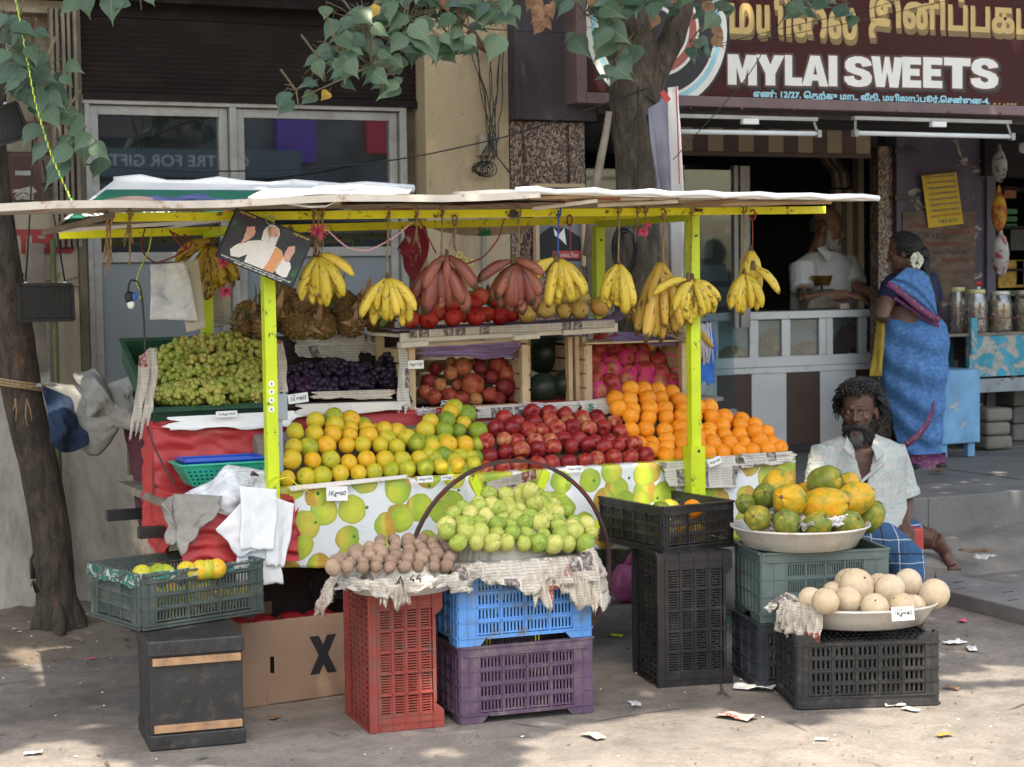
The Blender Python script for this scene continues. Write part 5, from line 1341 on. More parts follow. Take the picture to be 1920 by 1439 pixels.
 # ---------------------------------------------------------------- grape bunches
def grapes(px,py,wpx,hpx,Y,mkey,label,group,hang=False,elong=1.35,rp=6.2,n=70,dep=.07):
 c=onY(px,py,Y);k=ppm(c);t=thing('grape_bunch',label,'grapes',c,group=group)
 mb=MB()
 for i in range(n):
  while True:
   u,v,w_=rnd.uniform(-1,1),rnd.uniform(-1,1),rnd.uniform(-1,.6)
   if u*u+v*v+w_*w_<1 and u*u+v*v+w_*w_>.35:break
  sw=1 if not hang else(.35+.65*(v*.5+.5))
  p=c+Vector((u*wpx/k*1.1*sw,w_*dep*sw,v*hpx/k))
  r_=rp/k*rnd.uniform(.85,1.15)
  ax=Vector((u*.8+rnd.uniform(-.5,.5),-.6+rnd.uniform(-.5,.5),v*.6-.5+rnd.uniform(-.4,.4)))
  M=(ax.to_track_quat('Z','Y')).to_matrix().to_4x4()
  mb.ball(p,(r_,r_,r_*elong),9,7,M=M)
 obj('berries',mb,FR[mkey],t,kind='stuff')
 mb=MB();mb.tube([c+Vector((0,0,hpx/k)),c,c-Vector((0,0,hpx/k*.7))],[.003,.003,.002],5);obj('stalk',mb,FR['stemg'],t)
GG=[(325,672,38,26,7.50,'upper left'),(385,655,42,26,7.56,'upper middle'),(430,648,38,24,7.56,'upper right of middle'),(470,665,32,26,7.52,'upper right'),(325,705,34,26,7.42,'middle left'),(375,695,38,30,7.40,'centre left'),(425,690,40,30,7.42,'centre right'),(472,702,30,30,7.40,'middle right'),(322,738,32,20,7.31,'lower left'),(368,735,36,22,7.29,'lower middle left'),(425,735,38,24,7.30,'lower middle right'),(475,738,28,22,7.30,'lower right'),(350,652,30,18,7.58,'far back left'),(450,715,28,28,7.36,'central')]
for px,py,a_,b_,Y,w_ in GG:
 grapes(px,py,a_,b_,Y,'ggrape',f'bunch of green grapes lying {w_} in the green crate','green grapes in the crate',n=120,rp=5.7)
grapes(403,745,17,30,7.22,'ggrape','ripe yellowish grape bunch spilling over the crate front edge','green grapes in the crate',hang=True,n=60,rp=6.4)
GB=[(565,705,34,24,7.42,'left end'),(560,725,32,18,7.34,'front left'),(610,715,38,24,7.40,'left of centre'),(622,695,34,20,7.46,'back left of centre'),(650,700,34,22,7.44,'middle'),(665,722,32,16,7.34,'front middle'),(695,705,34,24,7.42,'right of centre'),(735,690,26,26,7.42,'right end'),(738,715,24,22,7.36,'front right'),(600,728,28,14,7.32,'front left of centre')]
for px,py,a_,b_,Y,w_ in GB:
 grapes(px,py,a_,b_,Y,'bgrape',f'bunch of black grapes at the {w_} of the dark crate','black grapes in the crate',n=70,rp=6.6,elong=1.3)
 # ---------------------------------------------------------------- pineapples
PINE=mat('pineapple_skin',(.30,.165,.05),.75,.4,14,.4,60,dirt=(.14,.13,.04),dscale=7,dth=(.5,.6),randv=.3)
DRYL=mat('dry_pineapple_leaf',(.36,.22,.12),.85,.4,9,.4,40,randv=.3)
GRL=mat('green_pineapple_leaf',(.09,.12,.05),.7,.4,9,.3,40)
def pineapple(seed):
 r_=random.Random(seed);mb=MB()
 rows_,per=11,13
 mb.ball((0,0,0),(.062,.062,.08),16,12)
 mb2=MB()
 for i in range(1,rows_):
  ph=math.pi*i/rows_
  for k in range(per):
   th=2*math.pi*(k+.5*(i%2))/per
   d=Vector((math.sin(ph)*math.cos(th),math.sin(ph)*math.sin(th),math.cos(ph)))
   c=Vector((d.x*.062,d.y*.062,d.z*.08))
   s_=.0145*math.sin(ph)**.5*r_.uniform(.85,1.15)
   M=d.to_track_quat('Z','Y').to_matrix().to_4x4();M.translation=c
   b0=mb.pts([M@Vector(q)for q in((-s_,0,0),(0,-s_*1.1,0),(s_,0,0),(0,s_*1.1,0))]+[M@Vector((0,0,s_*.75))])
   for q in range(4):mb.face((b0+q,b0+(q+1)%4,b0+4))
   # dry bract
   up=Vector((0,0,1));tp=c+d*.012+up*.014+Vector([r_.uniform(-.006,.006)for _ in range(3)])
   w_=d.cross(up).normalized()*.007
   b1=mb2.pts([c+d*.006+w_,c+d*.006-w_,tp]);mb2.face((b1,b1+1,b1+2))
 return mb.mesh('body'),mb2.mesh('bracts')
def tuft(seed,n=9,L=.085,up=False):
 r_=random.Random(seed);mb=MB()
 for k in range(n):
  a=r_.uniform(0,6.28);sp=r_.uniform(.25,1.0)
  d=Vector((math.cos(a)*sp,math.sin(a)*sp,r_.uniform(.3,1)))
  l_=L*r_.uniform(.5,1.25);w_=.011*r_.uniform(.7,1.3)
  sd=d.cross(Vector((0,0,1))).normalized()
  P=[Vector((0,0,.07))+d*l_*t-Vector((0,0,1))*(t*t*l_*r_.uniform(.3,.9))for t in(0,.35,.7,1)]
  b0=mb.pts([P[0]-sd*w_*.7,P[0]+sd*w_*.7,P[1]-sd*w_,P[1]+sd*w_,P[2]-sd*w_*.6,P[2]+sd*w_*.6,P[3]])
  mb.face((b0,b0+1,b0+3,b0+2),True);mb.face((b0+2,b0+3,b0+5,b0+4),True);mb.face((b0+4,b0+5,b0+6),True)
 return mb
PM=[pineapple(s_)for s_ in(1,2)]
for a_,b_ in PM:a_.materials.append(PINE);b_.materials.append(DRYL)
TF=[tuft(s_).mesh('crown_leaves')for s_ in(3,4,5)]
for m_ in TF:m_.materials.append(DRYL)
TG=tuft(8,3,.16).mesh('crown_leaf');TG.materials.append(GRL)
PN=[(466,590,7.75,.95,'leftmost dark pineapple beside the hanging papers'),(520,560,7.8,1.15,'pineapple behind the left post'),(522,592,7.7,1.1,'pineapple directly right of the left post'),(585,575,7.78,1.3,'large greenish pineapple lying second from the left'),(640,572,7.78,1.1,'orange tinted pineapple in the middle of the back row'),(690,580,7.76,1.15,'reddish pineapple below the yellow green bananas'),(495,615,7.6,.8,'small pineapple low by the left post'),(555,610,7.62,1.05,'pineapple in the front row with a cut stalk'),(602,612,7.62,1.05,'pineapple in the middle of the front row'),(655,608,7.62,1.0,'pineapple in the front row under the orange one'),(712,600,7.64,1.05,'pineapple at the right end of the front row'),(560,640,7.75,.9,'pineapple almost hidden beneath the front row'),(455,618,7.66,.75,'flattened dry pineapple at the far left'),(730,570,7.8,.95,'pineapple at the back right beside the pomegranates')]
for i,(px,py,Y,s_,lab)in enumerate(PN):
 p=onY(px,py,Y);t=thing('pineapple',lab,'pineapple',p,group='pineapples on the shelf')
 ax=Vector((rnd.uniform(-.8,.8),-1,rnd.uniform(-.2,.6)))
 t.rotation_euler=ax.to_track_quat('Z','Y').to_euler();t.scale=(s_*.95,)*3
 a_,b_=PM[i%2]
 for nm,me in(('body',a_),('bracts',b_),('crown_leaves',TF[i%3]),('crown_leaf',TG)):
  if nm=='crown_leaf'and i%2:continue
  o=bpy.data.objects.new(nm,me);COL.objects.link(o);o.parent=t
  if nm in('bracts','crown_leaves'):o['kind']='stuff'
  # ---------------------------------------------------------------- bananas
def banana_mesh(bend=.9,L=.17,r_=.0185,n=15,seg=13,name='banana'):
 mb=MB();P=[];rs=[]
 Rc=L/bend
 for i in range(seg):
  t=i/(seg-1);a=bend*(t-.0)
  P.append((Rc*(1-math.cos(a)),0,-Rc*math.sin(a)))
  if t<.12:rr=.42*r_+t/.12*.15*r_
  elif t<.3:rr=r_*(.57+.43*(t-.12)/.18)
  elif t<.72:rr=r_
  else:rr=r_*(1-.72*((t-.72)/.28)**1.6)
  rs.append(rr)
 mb.tube(P,rs,n)
 for i,v in enumerate(mb.v):
  k=i%n;c=Vector(P[min(i//n,seg-1)]);f=1+.09*math.cos(5*2*math.pi*k/n)
  mb.v[i]=tuple(c+(Vector(v)-c)*f)
 return mb.mesh(name)
BM={}
def bm_(kind):
 if kind not in BM:
  L,r_,bend=dict(y=(.165,.0185,.85),o=(.165,.0185,.9),r=(.175,.024,.8),l=(.28,.0215,.45),gn=(.17,.02,.7))[kind]
  BM[kind]=[banana_mesh(bend*q,L*s_,r_)for q,s_ in((1,1),(.75,1.06),(1.25,.94))]
  for m_ in BM[kind]:m_.materials.append(BAN[kind])
 return BM[kind]
CAMY=Vector((-cfw.x,-cfw.y,0)).normalized()  # towards the street side
def bunch(px,py,Y,kind,fan,label,size=1.0,layers=3,stemlen=.025,group='banana bunches hanging from the roof beams',crown=None,tilt=0):
 """crown at (px,py); fan: list of angles in degrees (0 = straight down, + = right)"""
 c=onY(px,py,Y);t=thing('banana_bunch',label,'bananas',c,group=group)
 for li in range(layers):
  for a in fan:
   aa=R(a*(1 if li==0 else .82)+rnd.uniform(-9,9)+tilt)
   me=bm_(kind)[rnd.randrange(3)]
   o=bpy.data.objects.new('banana',me);COL.objects.link(o);o.parent=t
   out=-1 if li==0 else 1
   lean=(R(22)+rnd.uniform(-.12,.12))*(1 if li==0 else-.6)
   # local: banana hangs along -z and bends towards +x ; rotate it so it bends back to the vertical
   s_=-1 if a>0 else 1
   down=(cr0*math.sin(aa)-Vector((0,0,1))*math.cos(aa))+CAMY*math.sin(lean)
   down.normalize()
   side_=(Vector((0,0,-1))+CAMY*(-.25 if li==0 else .2));side_=side_-down*side_.dot(down)
   if side_.length<.25:side_=-CAMY*(1 if li==0 else-1)+cr0*s_*.3;side_=side_-down*side_.dot(down)
   side_.normalize();z=-down;x=side_;y=z.cross(x)
   M=Matrix((x,y,z)).transposed().to_4x4();M.translation=cr0*math.sin(aa)*.012*1+CAMY*(.014 if li==0 else-.014)+Vector((0,0,-.004))
   o.matrix_basis=M@Matrix.Scale(size*1.05*rnd.uniform(.82,1.1),4)
 mb=MB();mb.tube([Vector((0,0,stemlen)),Vector((0,0,.01)),Vector((0,0,-.014))],[.006,.009,.013],8)
 local('stalk',mb,FR['stemb'],t)
 return c
JUTE='jute ropes hanging from the yellow beams'
def rope(px,y0,y1,Y,label,mt='jute',r_=.0032,px1=None,fray=0,knot=True,group=JUTE,cat='rope',Y1=None,name='rope'):
 a=onY(px,y0,Y);b_=onY(px1 if px1 is not None else px,y1,Y1 if Y1 is not None else Y)
 mb=MB();n=max(4,int((a-b_).length/.02))
 for ph in(0,math.pi):
  mb.tube([a.lerp(b_,k/n)+Vector((math.cos(k*1.5+ph)*r_*.55,math.sin(k*1.5+ph)*r_*.55,0))+Vector((.004*n3(k*.3,px),0,0))for k in range(n+1)],r_,5)
 t=thing(name,label,cat,a,group=group)
 obj('strand',mb,MT[mt],t,kind='stuff')
 mb=MB();mb.lathe([(.022+.004*math.cos(q*1.05),.004*math.sin(q*1.05))for q in range(7)],12,(0,0,0),M=Matrix.Translation(Vector((a.x,a.y,a.z-.004)))@Matrix.Rotation(R(90),4,'Y')@Matrix.Scale(1,4))
 obj('loop',mb,MT[mt],t)
 if fray:
  mb=MB()
  for q in range(fray):
   e=b_+Vector((rnd.uniform(-.025,.025),rnd.uniform(-.02,.02),-rnd.uniform(.02,.09)))
   mb.tube([b_+Vector((0,0,.02)),b_.lerp(e,.5)+Vector((rnd.uniform(-.01,.01),0,0)),e],[.0025,.002,.001],4)
  obj('frayed_ends',mb,MT[mt],t,kind='stuff')
 return t
YB=CYF-.03
bunch(392,462,7.58,'o',(-40,-22,-8,8,24,40,58),'dark spotted ripe banana bunch left of the hanging portrait',1.12)
o_=bunch(400,450,7.55,'o',(-84,-70),'two ripe bananas sticking out left above the dark spotted bunch',1.05,1)
bunch(597,482,YB,'y',(-32,-14,4,18,34,50),'yellow banana bunch right of the hanging portrait',1.02)
bunch(592,476,YB+.02,'y',(78,),'single yellow banana jutting right above the bunch by the portrait',1.0,1)
bunch(727,522,YB,'y',(-48,-30,-12,6,22,40,54),'yellow green banana bunch with crumpled paper over the pineapples',.98)
bunch(826,492,YB,'r',(-46,-30,-12,4,22,40),'larger bunch of red bananas hanging left',1.06)
bunch(838,480,YB-.03,'r',(-60,-5,50),'upper tier of the larger red banana bunch',.9,1)
bunch(972,494,YB,'r',(-52,-34,-14,14,28,42),'smaller bunch of red bananas hanging right of centre',.98)
bunch(962,488,YB-.02,'r',(-82,80),'top pair of the smaller red banana bunch',.85,1)
bunch(1046,486,YB,'y',(-28,-12,12,30,46,62),'yellow banana bunch hanging on the blue string',1.0)
bunch(1042,484,YB-.02,'y',(-62,-74),'pair of yellow bananas pointing up left on the blue string',1.0,1)
bunch(1160,496,YB,'y',(-36,-20,-4,12,28,42),'fat spotted yellow bunch between the two right posts',1.06)
bunch(1238,492,YB+.08,'l',(-22,-10,2,12,24),'bunch of long straight plantains by the right post',1.08)
bunch(1298,524,YB-.02,'y',(-58,-38,-16,18,40,58,72),'short spotted bananas tied across the right post',.95)
bunch(1290,522,YB-.03,'y',(-82,),'single long banana lying left across the right post',1.0,1)
bunch(1396,514,YB,'y',(-40,-22,-6,14,34),'lower hand of the bunch right of the post',.9)
bunch(1408,470,YB+.02,'y',(-12,6,20,-30),'upper hand of the bunch right of the post',.92)
bunch(1412,500,YB-.02,'y',(52,66),'two bananas curling right over the lower hand',.8,1)
for i,(px,py,fan)in enumerate(((1190,575,(30,50,70)),(1225,590,(-60,60,85)),(1265,592,(-70,-40,60)),(1175,560,(10,30)),(1290,585,(-30,20)))):
 bunch(px,py,7.5,'o'if i%2 else 'l',fan,('overripe bananas lying at the left of the heap behind the plank','overripe bananas in the middle of the heap behind the plank','overripe bananas at the right of the heap behind the plank','browned bananas leaning against the plank end','browned bananas half hidden behind the right post')[i],.8,1,group='ripe bananas lying on the netted apple crate')
for i,(px,py,fan)in enumerate(((915,545,(75,85,-80)),(775,560,(-80,-60)),(868,548,(-75,80)))):
 bunch(px,py,7.52,'gn',fan,('green bananas lying behind the middle pomegranates','green bananas lying at the left end of the plank','green bananas behind the red banana tips')[i],1.0,1,group='green bananas behind the pomegranates')
RL_=[(727,398,515,'rope holding the yellow green bunch',0),(780,396,440,'frayed rope above the larger red bunch',6),(828,394,480,'rope holding the larger red banana bunch',0),(972,396,490,'rope holding the smaller red banana bunch',0),(1160,388,490,'rope holding the fat spotted bunch',0),(1243,400,488,'rope holding the long plantains',0),(1296,390,522,'rope running down the face of the right post',0),(1395,388,480,'thick braided rope right of the post',8),(200,405,455,'frayed rope at the far left end of the front beam',9),(207,410,475,'second frayed rope at the left end of the front beam',9),(243,400,425,'short looped rope on the front beam',4),(588,394,432,'left of two knotted ropes right of the portrait',8),(604,394,436,'right of two knotted ropes right of the portrait',8),(853,412,440,'short rope tuft behind the front beam',6),(1196,388,425,'left loop of rope carrying pink flowers',3),(1210,388,430,'right loop of rope carrying pink flowers',3),(242,425,500,'rope holding up the black cable loop',0)]
for px,a_,b_,lab,fr in RL_:
 rope(px,a_,b_,YB-.003 if px not in(242,)else 7.0,lab,fray=fr)
rope(1047,394,486,YB-.004,'bright blue string holding a banana bunch','royal',.003,group='coloured strings on the front beam')
rope(1068,412,480,YB-.004,'thin red string beside the blue one','redp',.0016,group='coloured strings on the front beam')
rope(1411,402,462,YB-.004,'thin red string right of the braided rope','redp',.0018,group='coloured strings on the front beam')
rope(592,465,398,YB-.02,'string holding the bunch right of the portrait','jute',.002,px1=596)
rope(395,445,415,7.6,'string holding the dark spotted bunch','jute',.002)
# pink string tassels and twisted wires
def tassel(px,py,Y,r_,n,label):
 c=onY(px,py,Y);mb=MB()
 for i in range(n):
  d=Vector((rnd.uniform(-1,1),rnd.uniform(-1,1),rnd.uniform(-1,.7))).normalized()*r_
  mb.tube([c,c+d*.6+Vector((0,0,.004)),c+d],[.002,.0022,.0012],4)
 t=thing('string_tassel',label,'tassel',c,group='pink string tassels');obj('threads',mb,MT['pinkstring'],t,kind='stuff')
tassel(423,547,7.5,.030,60,'round pink string pompom under the dark spotted bananas')
tassel(418,492,7.48,.03,30,'pink string tuft on the dark spotted banana bunch')
tassel(596,432,YB-.03,.042,40,'pink string tassel right of the portrait')
tassel(1206,436,YB-.03,.022,50,'lower pink string flower on the looped rope');tassel(1214,422,YB-.03,.014,30,'upper pink string flower on the looped rope')
mb=MB();p=onY(966,563,7.15)
mb.grid(8,8,lambda u,v:(p.x+(u-.5)*(.025+.04*v),p.y+.02*math.sin(u*9),p.z+.035-.075*v+.008*math.sin(u*11)))
tag(obj('foam_net',mb,FR['net']),'loose pink foam net hanging among the pomegranates','foam net')
# ---------------------------------------------------------------- plastic crates (real slots, ribs and feet)
def crate(t,W,D,H,mt,cols=(4,3),rows=3,slots=6,cw=.07,tb=.035,bb=.03,feet=True,lid=False,oval=False,slotdir='v',rim=.008,open_cell=None,base=True):
 th,rb=.003,.008
 def wall(name,L,mp,nc):
  mb=MB()
  def put(s0,s1,z0,z1,d0,d1):
   P=[mp(s,z,d)for s,z,d in((s0,z0,d0),(s1,z0,d0),(s1,z0,d1),(s0,z0,d1),(s0,z1,d0),(s1,z1,d0),(s1,z1,d1),(s0,z1,d1))]
   b=mb.pts(P)
   for q in((0,3,2,1),(4,5,6,7),(0,1,5,4),(1,2,6,5),(2,3,7,6),(3,0,4,7)):mb.face([b+i for i in q])
  put(0,cw,bb,H-tb,-.004,rb*.6);put(L-cw,L,bb,H-tb,-.004,rb*.6)  # corner panels
  put(0,L,H-tb,H,-.005,rb*.75)  # top band
  put(-.001,L+.001,H-.006,H+.0005,-.006,rb+.005);put(cw*.2,L-cw*.2,H-tb-.003,H-tb+.003,-.004,rb+.003)
  if feet:
   for a_,b_ in((0,1),(1,-1)):
    x0=0 if a_==0 else L
    pl=[(x0,0),(x0+b_*cw*1.15,0),(x0+b_*(cw*1.15+bb*.9),bb),(x0,bb)]
    v0=mb.pts([mp(s,z,-.004)for s,z in pl]+[mp(s,z,rb*.75)for s,z in pl])
    mb.face((v0,v0+1,v0+2,v0+3));mb.face((v0+7,v0+6,v0+5,v0+4))
    for i in range(4):mb.face((v0+i,v0+4+i,v0+4+(i+1)%4,v0+(i+1)%4))
   put(0,L,bb,bb+.006,-.004,rb+.003);put(cw*1.15+bb*.9,L-cw*1.15-bb*.9,bb-.006,bb,-.004,rb+.002)
  else:
   put(0,L,0,bb,-.005,rb*.7);put(0,L,bb-.003,bb+.003,-.004,rb+.003);put(0,L,0,.006,-.004,rb+.003)
  z0,z1=bb+.006,H-tb-.003
  for i in range(nc+1):
   s=cw+(L-2*cw)*i/nc;put(s-.003,s+.003,z0-(.0),z1,-.003,rb)
  for s in(cw*.5,):put(s-.0015,s+.0015,0.0 if feet else bb,z1,rb*.6,rb);put(L-s-.0015,L-s+.0015,0.0 if feet else bb,z1,rb*.6,rb)
  for j in range(1,rows):
   z=z0+(z1-z0)*j/rows;put(0,L,z-.003,z+.003,-.003,rb)
  for i in range(nc):
   for j in range(rows):
    if open_cell and name==open_cell[0]and(i,j)==open_cell[1]:continue
    s0,s1=cw+(L-2*cw)*i/nc+.003,cw+(L-2*cw)*(i+1)/nc-.003
    a,b=z0+(z1-z0)*j/rows+.003,z0+(z1-z0)*(j+1)/rows-.003
    m_=.14*(b-a)
    put(s0,s1,a,a+m_,-th,.001);put(s0,s1,b-m_,b,-th,.001)
    if slotdir=='v':
     w_=(s1-s0)/(slots*2+1)
     for k in range(slots+1):put(s0+2*k*w_,s0+(2*k+1)*w_,a+m_,b-m_,-th,.001)
    else:
     w_=(b-m_-a-m_)/(slots*2+1);put(s0,s0+.008,a+m_,b-m_,-th,.001);put(s1-.008,s1,a+m_,b-m_,-th,.001)
     for k in range(slots+1):put(s0+.008,s1-.008,a+m_+2*k*w_,a+m_+(2*k+1)*w_,-th,.001)
  local(name,mb,mt,t)
 wall('front_wall',W,lambda s,z,d:(s,-d,z),cols[0])
 wall('back_wall',W,lambda s,z,d:(W-s,D+d,z),cols[0])
 wall('side_wall',D,lambda s,z,d:(-d,D-s,z),cols[1])
 wall('side_wall',D,lambda s,z,d:(W+d,s,z),cols[1])
 def panel(name,z,solidk=.5):
  mb=MB();n=22
  for i in range(n+1):x0=W*i/n;mb.box(x0-.006 if i else 0,x0+.006 if i<n else W,.0,D,z,z+.004)
  for j in range(7):y0=D*j/6;mb.box(0,W,max(0,y0-.009),min(D,y0+.009),z-.001,z+.0055)
  local(name,mb,mt,t)
 if base:panel('base',.012 if not feet else bb)
 if lid:panel('open_side_grid',H-.02)
def cratething(label,loc,yaw,rot=None,**k):
 return thing('plastic_crate',label,'crate',loc,rot or(0,0,yaw),'plastic crates stacked round the cart')
 # violet and blue
t=cratething('violet plastic crate standing on the ground under the blue one',(2.662,6.19,0),R(-5.5));crate(t,.515,.34,.285,MT['violet'],(4,3),4,6)
t=cratething('bright blue plastic crate under the guava heap',(2.655,6.185,.287),R(-4.6));crate(t,.52,.34,.285,MT['bluep'],(4,3),4,6)
# red crate standing on its end: feet to the right
t=cratething('brick red plastic crate standing on end under the sapota basin',(2.60,6.205,.0),0,(0,R(-90),R(-5)));crate(t,.50,.325,.28,MT['redp'],(5,4),4,7,cw=.055,slotdir='v',lid=True,bb=.034)
t=cratething('tall black plastic crate standing on end beneath the crate of loose oranges',(3.90,6.318,0),0,(0,R(-90),R(-11)));crate(t,.525,.31,.315,MT['black2'],(5,4),4,7,cw=.055,lid=True,bb=.034)
# crate of loose oranges, turned
F0=onZ(1242,1038,.529);Rr_=onZ(1374,1024,.529)
yw=math.atan2(Rr_.y-F0.y,Rr_.x-F0.x)
Wf=(Rr_-F0).length;
t=cratething('black slotted crate with a few oranges, top of the black stack',F0,yw)
crate(t,Wf,.47,.185,MT['black2'],(3,5),3,7,cw=.03,tb=.03,bb=.02,feet=False,open_cell=('front_wall',(1,2)))
ex=Vector((math.cos(yw),math.sin(yw),0));ey=Vector((-math.sin(yw),math.cos(yw),0))
for i,(a_,b_,r_,k,lab)in enumerate(((.22,.10,.04,'orange','single bright orange at the front right of the black slotted crate'),(.15,.16,.042,'lime','yellow green sweet lime in the black slotted crate'),(.09,.14,.04,'limeg','greenish sweet lime left in the black slotted crate'),(.05,.24,.036,'lime','sweet lime at the far left of the black slotted crate'),(.20,.22,.036,'lime','sweet lime behind the bright orange in the crate'))):
 one('orange'if k=='orange'else 'lime',k,'orange'if k=='orange'else 'sweet_lime','orange'if k=='orange'else 'sweet lime',lab,F0+ex*a_+ey*b_+Vector((0,0,.15 if i<3 else .135)),r_,(0,-.5,.6),'loose fruit in the black slotted crate')
for i in range(14):
 one('lime','lime','sweet_lime','sweet lime',f'sweet lime lying in the lower layer of the black slotted crate seen through its slots',F0+ex*(.045+.085*(i%3)+.0)+ey*(.05+.085*(i//3))+Vector((0,0,.06)),.037,(0,-.5,.6),'lower layer in the black slotted crate')
 # melon crate upside down, grey stack
t=cratething('black crate with long oval slots, upside down under the muskmelon basin',(4.372,5.625,.278),0,(0,R(180),R(-20.5)));crate(t,.535,.34,.275,MT['blackplastic'],(5,3),4,4,cw=.045,tb=.04,bb=.035,feet=True)
G0=onZ(1425,1293,0)
t=cratething('dark grey crate at the bottom of the stack behind the muskmelon crate',G0,R(-14));crate(t,.50,.34,.26,MT['darkgrey'],(4,3),3,5,cw=.03,feet=False)
G1=G0+Vector((.01,.0,.262))
t=cratething('grey green crate directly under the papaya basin',G1,R(-15));crate(t,.52,.34,.275,MT['greyg'],(4,3),3,7,cw=.10,bb=.03)
t=cratething('small green crate glimpsed between the black and grey stacks',onZ(1368,1180,0)+Vector((0,.15,0)),0);crate(t,.30,.3,.30,MT['dgreen'],(3,3),3,5,cw=.03,feet=False)
# tilted crate of sweet limes at lower left, on black box
BX=onZ(285,1410,0);
bt=thing('crate','black polystyrene box with two pale wooden battens nailed across its front','box',BX,(0,0,R(-7)))
mb=MB();mb.box(0,.325,.012,.34,.04,.335);bevel(local('body',mb,MT['blackplastic'],bt),.004)
for z0,z1 in((0,.055),(.33,.385)):
 mb=MB();mb.box(-.006,.331,.0,.348,z0,z1);bevel(local('flange',mb,MT['blackplastic'],bt),.005)
for z0 in(.062,.298):
 mb=MB();mb.box(.010,.318,-.006,.0115,z0,z0+.026);bevel(local('batten',mb,mat('rough_batten',(.34,.20,.11),.85,.35,14,.5,60),bt),.002)
mb=MB()
for k in range(5):
 for zz in(.018,.345):
  x0=.02+.017*k+(.20 if zz<.1 and k>2 else 0);mb.bar((x0,-.0012,zz),(x0+.008,-.0012,zz+.02),.002,.003,(0,1,0))
local('moulded_marks',mb,MT['blackplastic'],bt,kind='stuff')
F1=onZ(266,1183,.39);R1=onZ(492,1148,.39);yw=math.atan2(R1.y-F1.y,R1.x-F1.x)
W1=min(.56,(R1-F1).length)
t=cratething('olive grey crate of sweet limes balanced on the black box with battens',F1,yw,(R(1.5),0,yw));crate(t,W1,.36,.20,MT['olive'],(3,3),3,9,cw=.055,tb=.03,bb=.015,feet=False)
ex=Vector((math.cos(yw),math.sin(yw),0));ey=Vector((-math.sin(yw),math.cos(yw),0))
k=0
for i in range(6):
 for j in range(4):
  k+=1
  one('lime','limeg','sweet_lime','sweet lime','sweet lime in the lower layer of the olive crate seen through its slots',F1+ex*(.055+.085*i)+ey*(.05+.085*j)+Vector((0,0,.062)),.038,(0,-.5,.6),'lower layer in the olive crate')
for px,py,lab in((266,1070,'green sweet lime at the left end of the olive crate'),(296,1072,'half hidden sweet lime second from left in the olive crate'),(309,1073,'orange tinted sweet lime in the olive crate'),(350,1064,'yellow sweet lime in the middle of the olive crate'),(376,1062,'sweet lime right of the yellow one in the olive crate'),(388,1056,'yellow sweet lime behind the right one in the olive crate'),(405,1053,'large green sweet lime on top at the right of the olive crate')):
 p=onY(px,py+4,6.62);p.z=min(p.z,.578);one('lime','limeg','sweet_lime','sweet lime',lab,p,.038,(0,-.5,.6),'sweet limes on top in the olive crate')
 # torn green film tape round the rim
mb=MB()
def tape(u,v):
 s=u*(W1+.36);p=F1+(ey*(.36-s)-ex*.012 if s<.36 else ex*(s-.36)-ey*.012)
 L=.032+.014*n3(s*30,0,0,3)+(.02 if s<.36 else 0)
 return tuple(p+Vector((0,0,.206-L*v))+(ey*-.006 if s>=.36 else ex*-.01)*math.sin(v*3+s*40)*.7)
mb.grid(120,5,tape)
tag(obj('tape_wrap',mb,peeled('torn_green_tape',(.015,.13,.10),(.42,.42,.38),(.50,.53),24)),'torn green and clear tape wrapped round the olive crate rim','tape')
# cardboard box with an X
bx=thing('cardboard_box','brown cardboard box printed with a black X, filled with red packets','box',(2.03,6.83,0),(0,0,R(5)))
W_,D_,H_=.66,.40,.325
mb=MB()
mb.box(0,.115,-.004,0,0,H_);mb.box(.132,W_,-.004,0,0,H_);mb.box(.115,.132,-.004,0,0,.12);mb.box(.115,.132,-.004,0,.185,H_)
local('front_wall',mb,MT['card'],bx)
for nm,a in(('side_wall',(-.0,.004,0,D_,0,H_)),('side_wall',(W_-.004,W_,0,D_,0,H_)),('back_wall',(0,W_,D_-.004,D_,0,H_)),('base',(0,W_,0,D_,0,.006))):
 mb=MB();mb.box(*a);local(nm,mb,MT['card'],bx)
mb=MB();mb.box(.10,W_,-.0075,-.0045,.004,.055);local('overlap_flap',mb,MT['card'],bx)
for q in(((.26,.245),(.30,.245),(.375,.095),(.335,.095)),((.335,.245),(.375,.245),(.30,.095),(.26,.095))):
 mb=MB();b0=mb.pts([(x+.02,-.0052-(.0004 if q[0][0]>.3 else 0),z)for x,z in q]);mb.face((b0,b0+3,b0+2,b0+1));local('letter_stroke',mb,MT['ink'],bx)
for i in range(9):
 mb=MB();mb.ball((0,0,0),(.07,.05,.04),12,8,fn=lambda d:1+.12*n3(d.x*5+i,d.y*5,d.z*5))
 p=Matrix.Rotation(R(5),4,'Z')@Vector((.06+.12*(i%5),.09+.13*(i//5),.27))+Vector((2.03,6.83,0))
 tag(obj('red_packet',mb,MT['redp']if 0 else mat('red_packet_film',(.35,.02,.025),.3,.3,20,.4,30)if i==0 else bpy.data.materials['red_packet_film'],loc=p),'crumpled red packet inside the cardboard box marked X','packet','red packets in the cardboard box')
def flat(pts,Y,mt,parent=None,name='print',**k):
 mb=MB();b0=mb.pts([onY(a,b_,Y)for a,b_ in pts]);mb.face([b0+i for i in range(len(pts))])
 return obj(name,mb,mt,parent,**k)
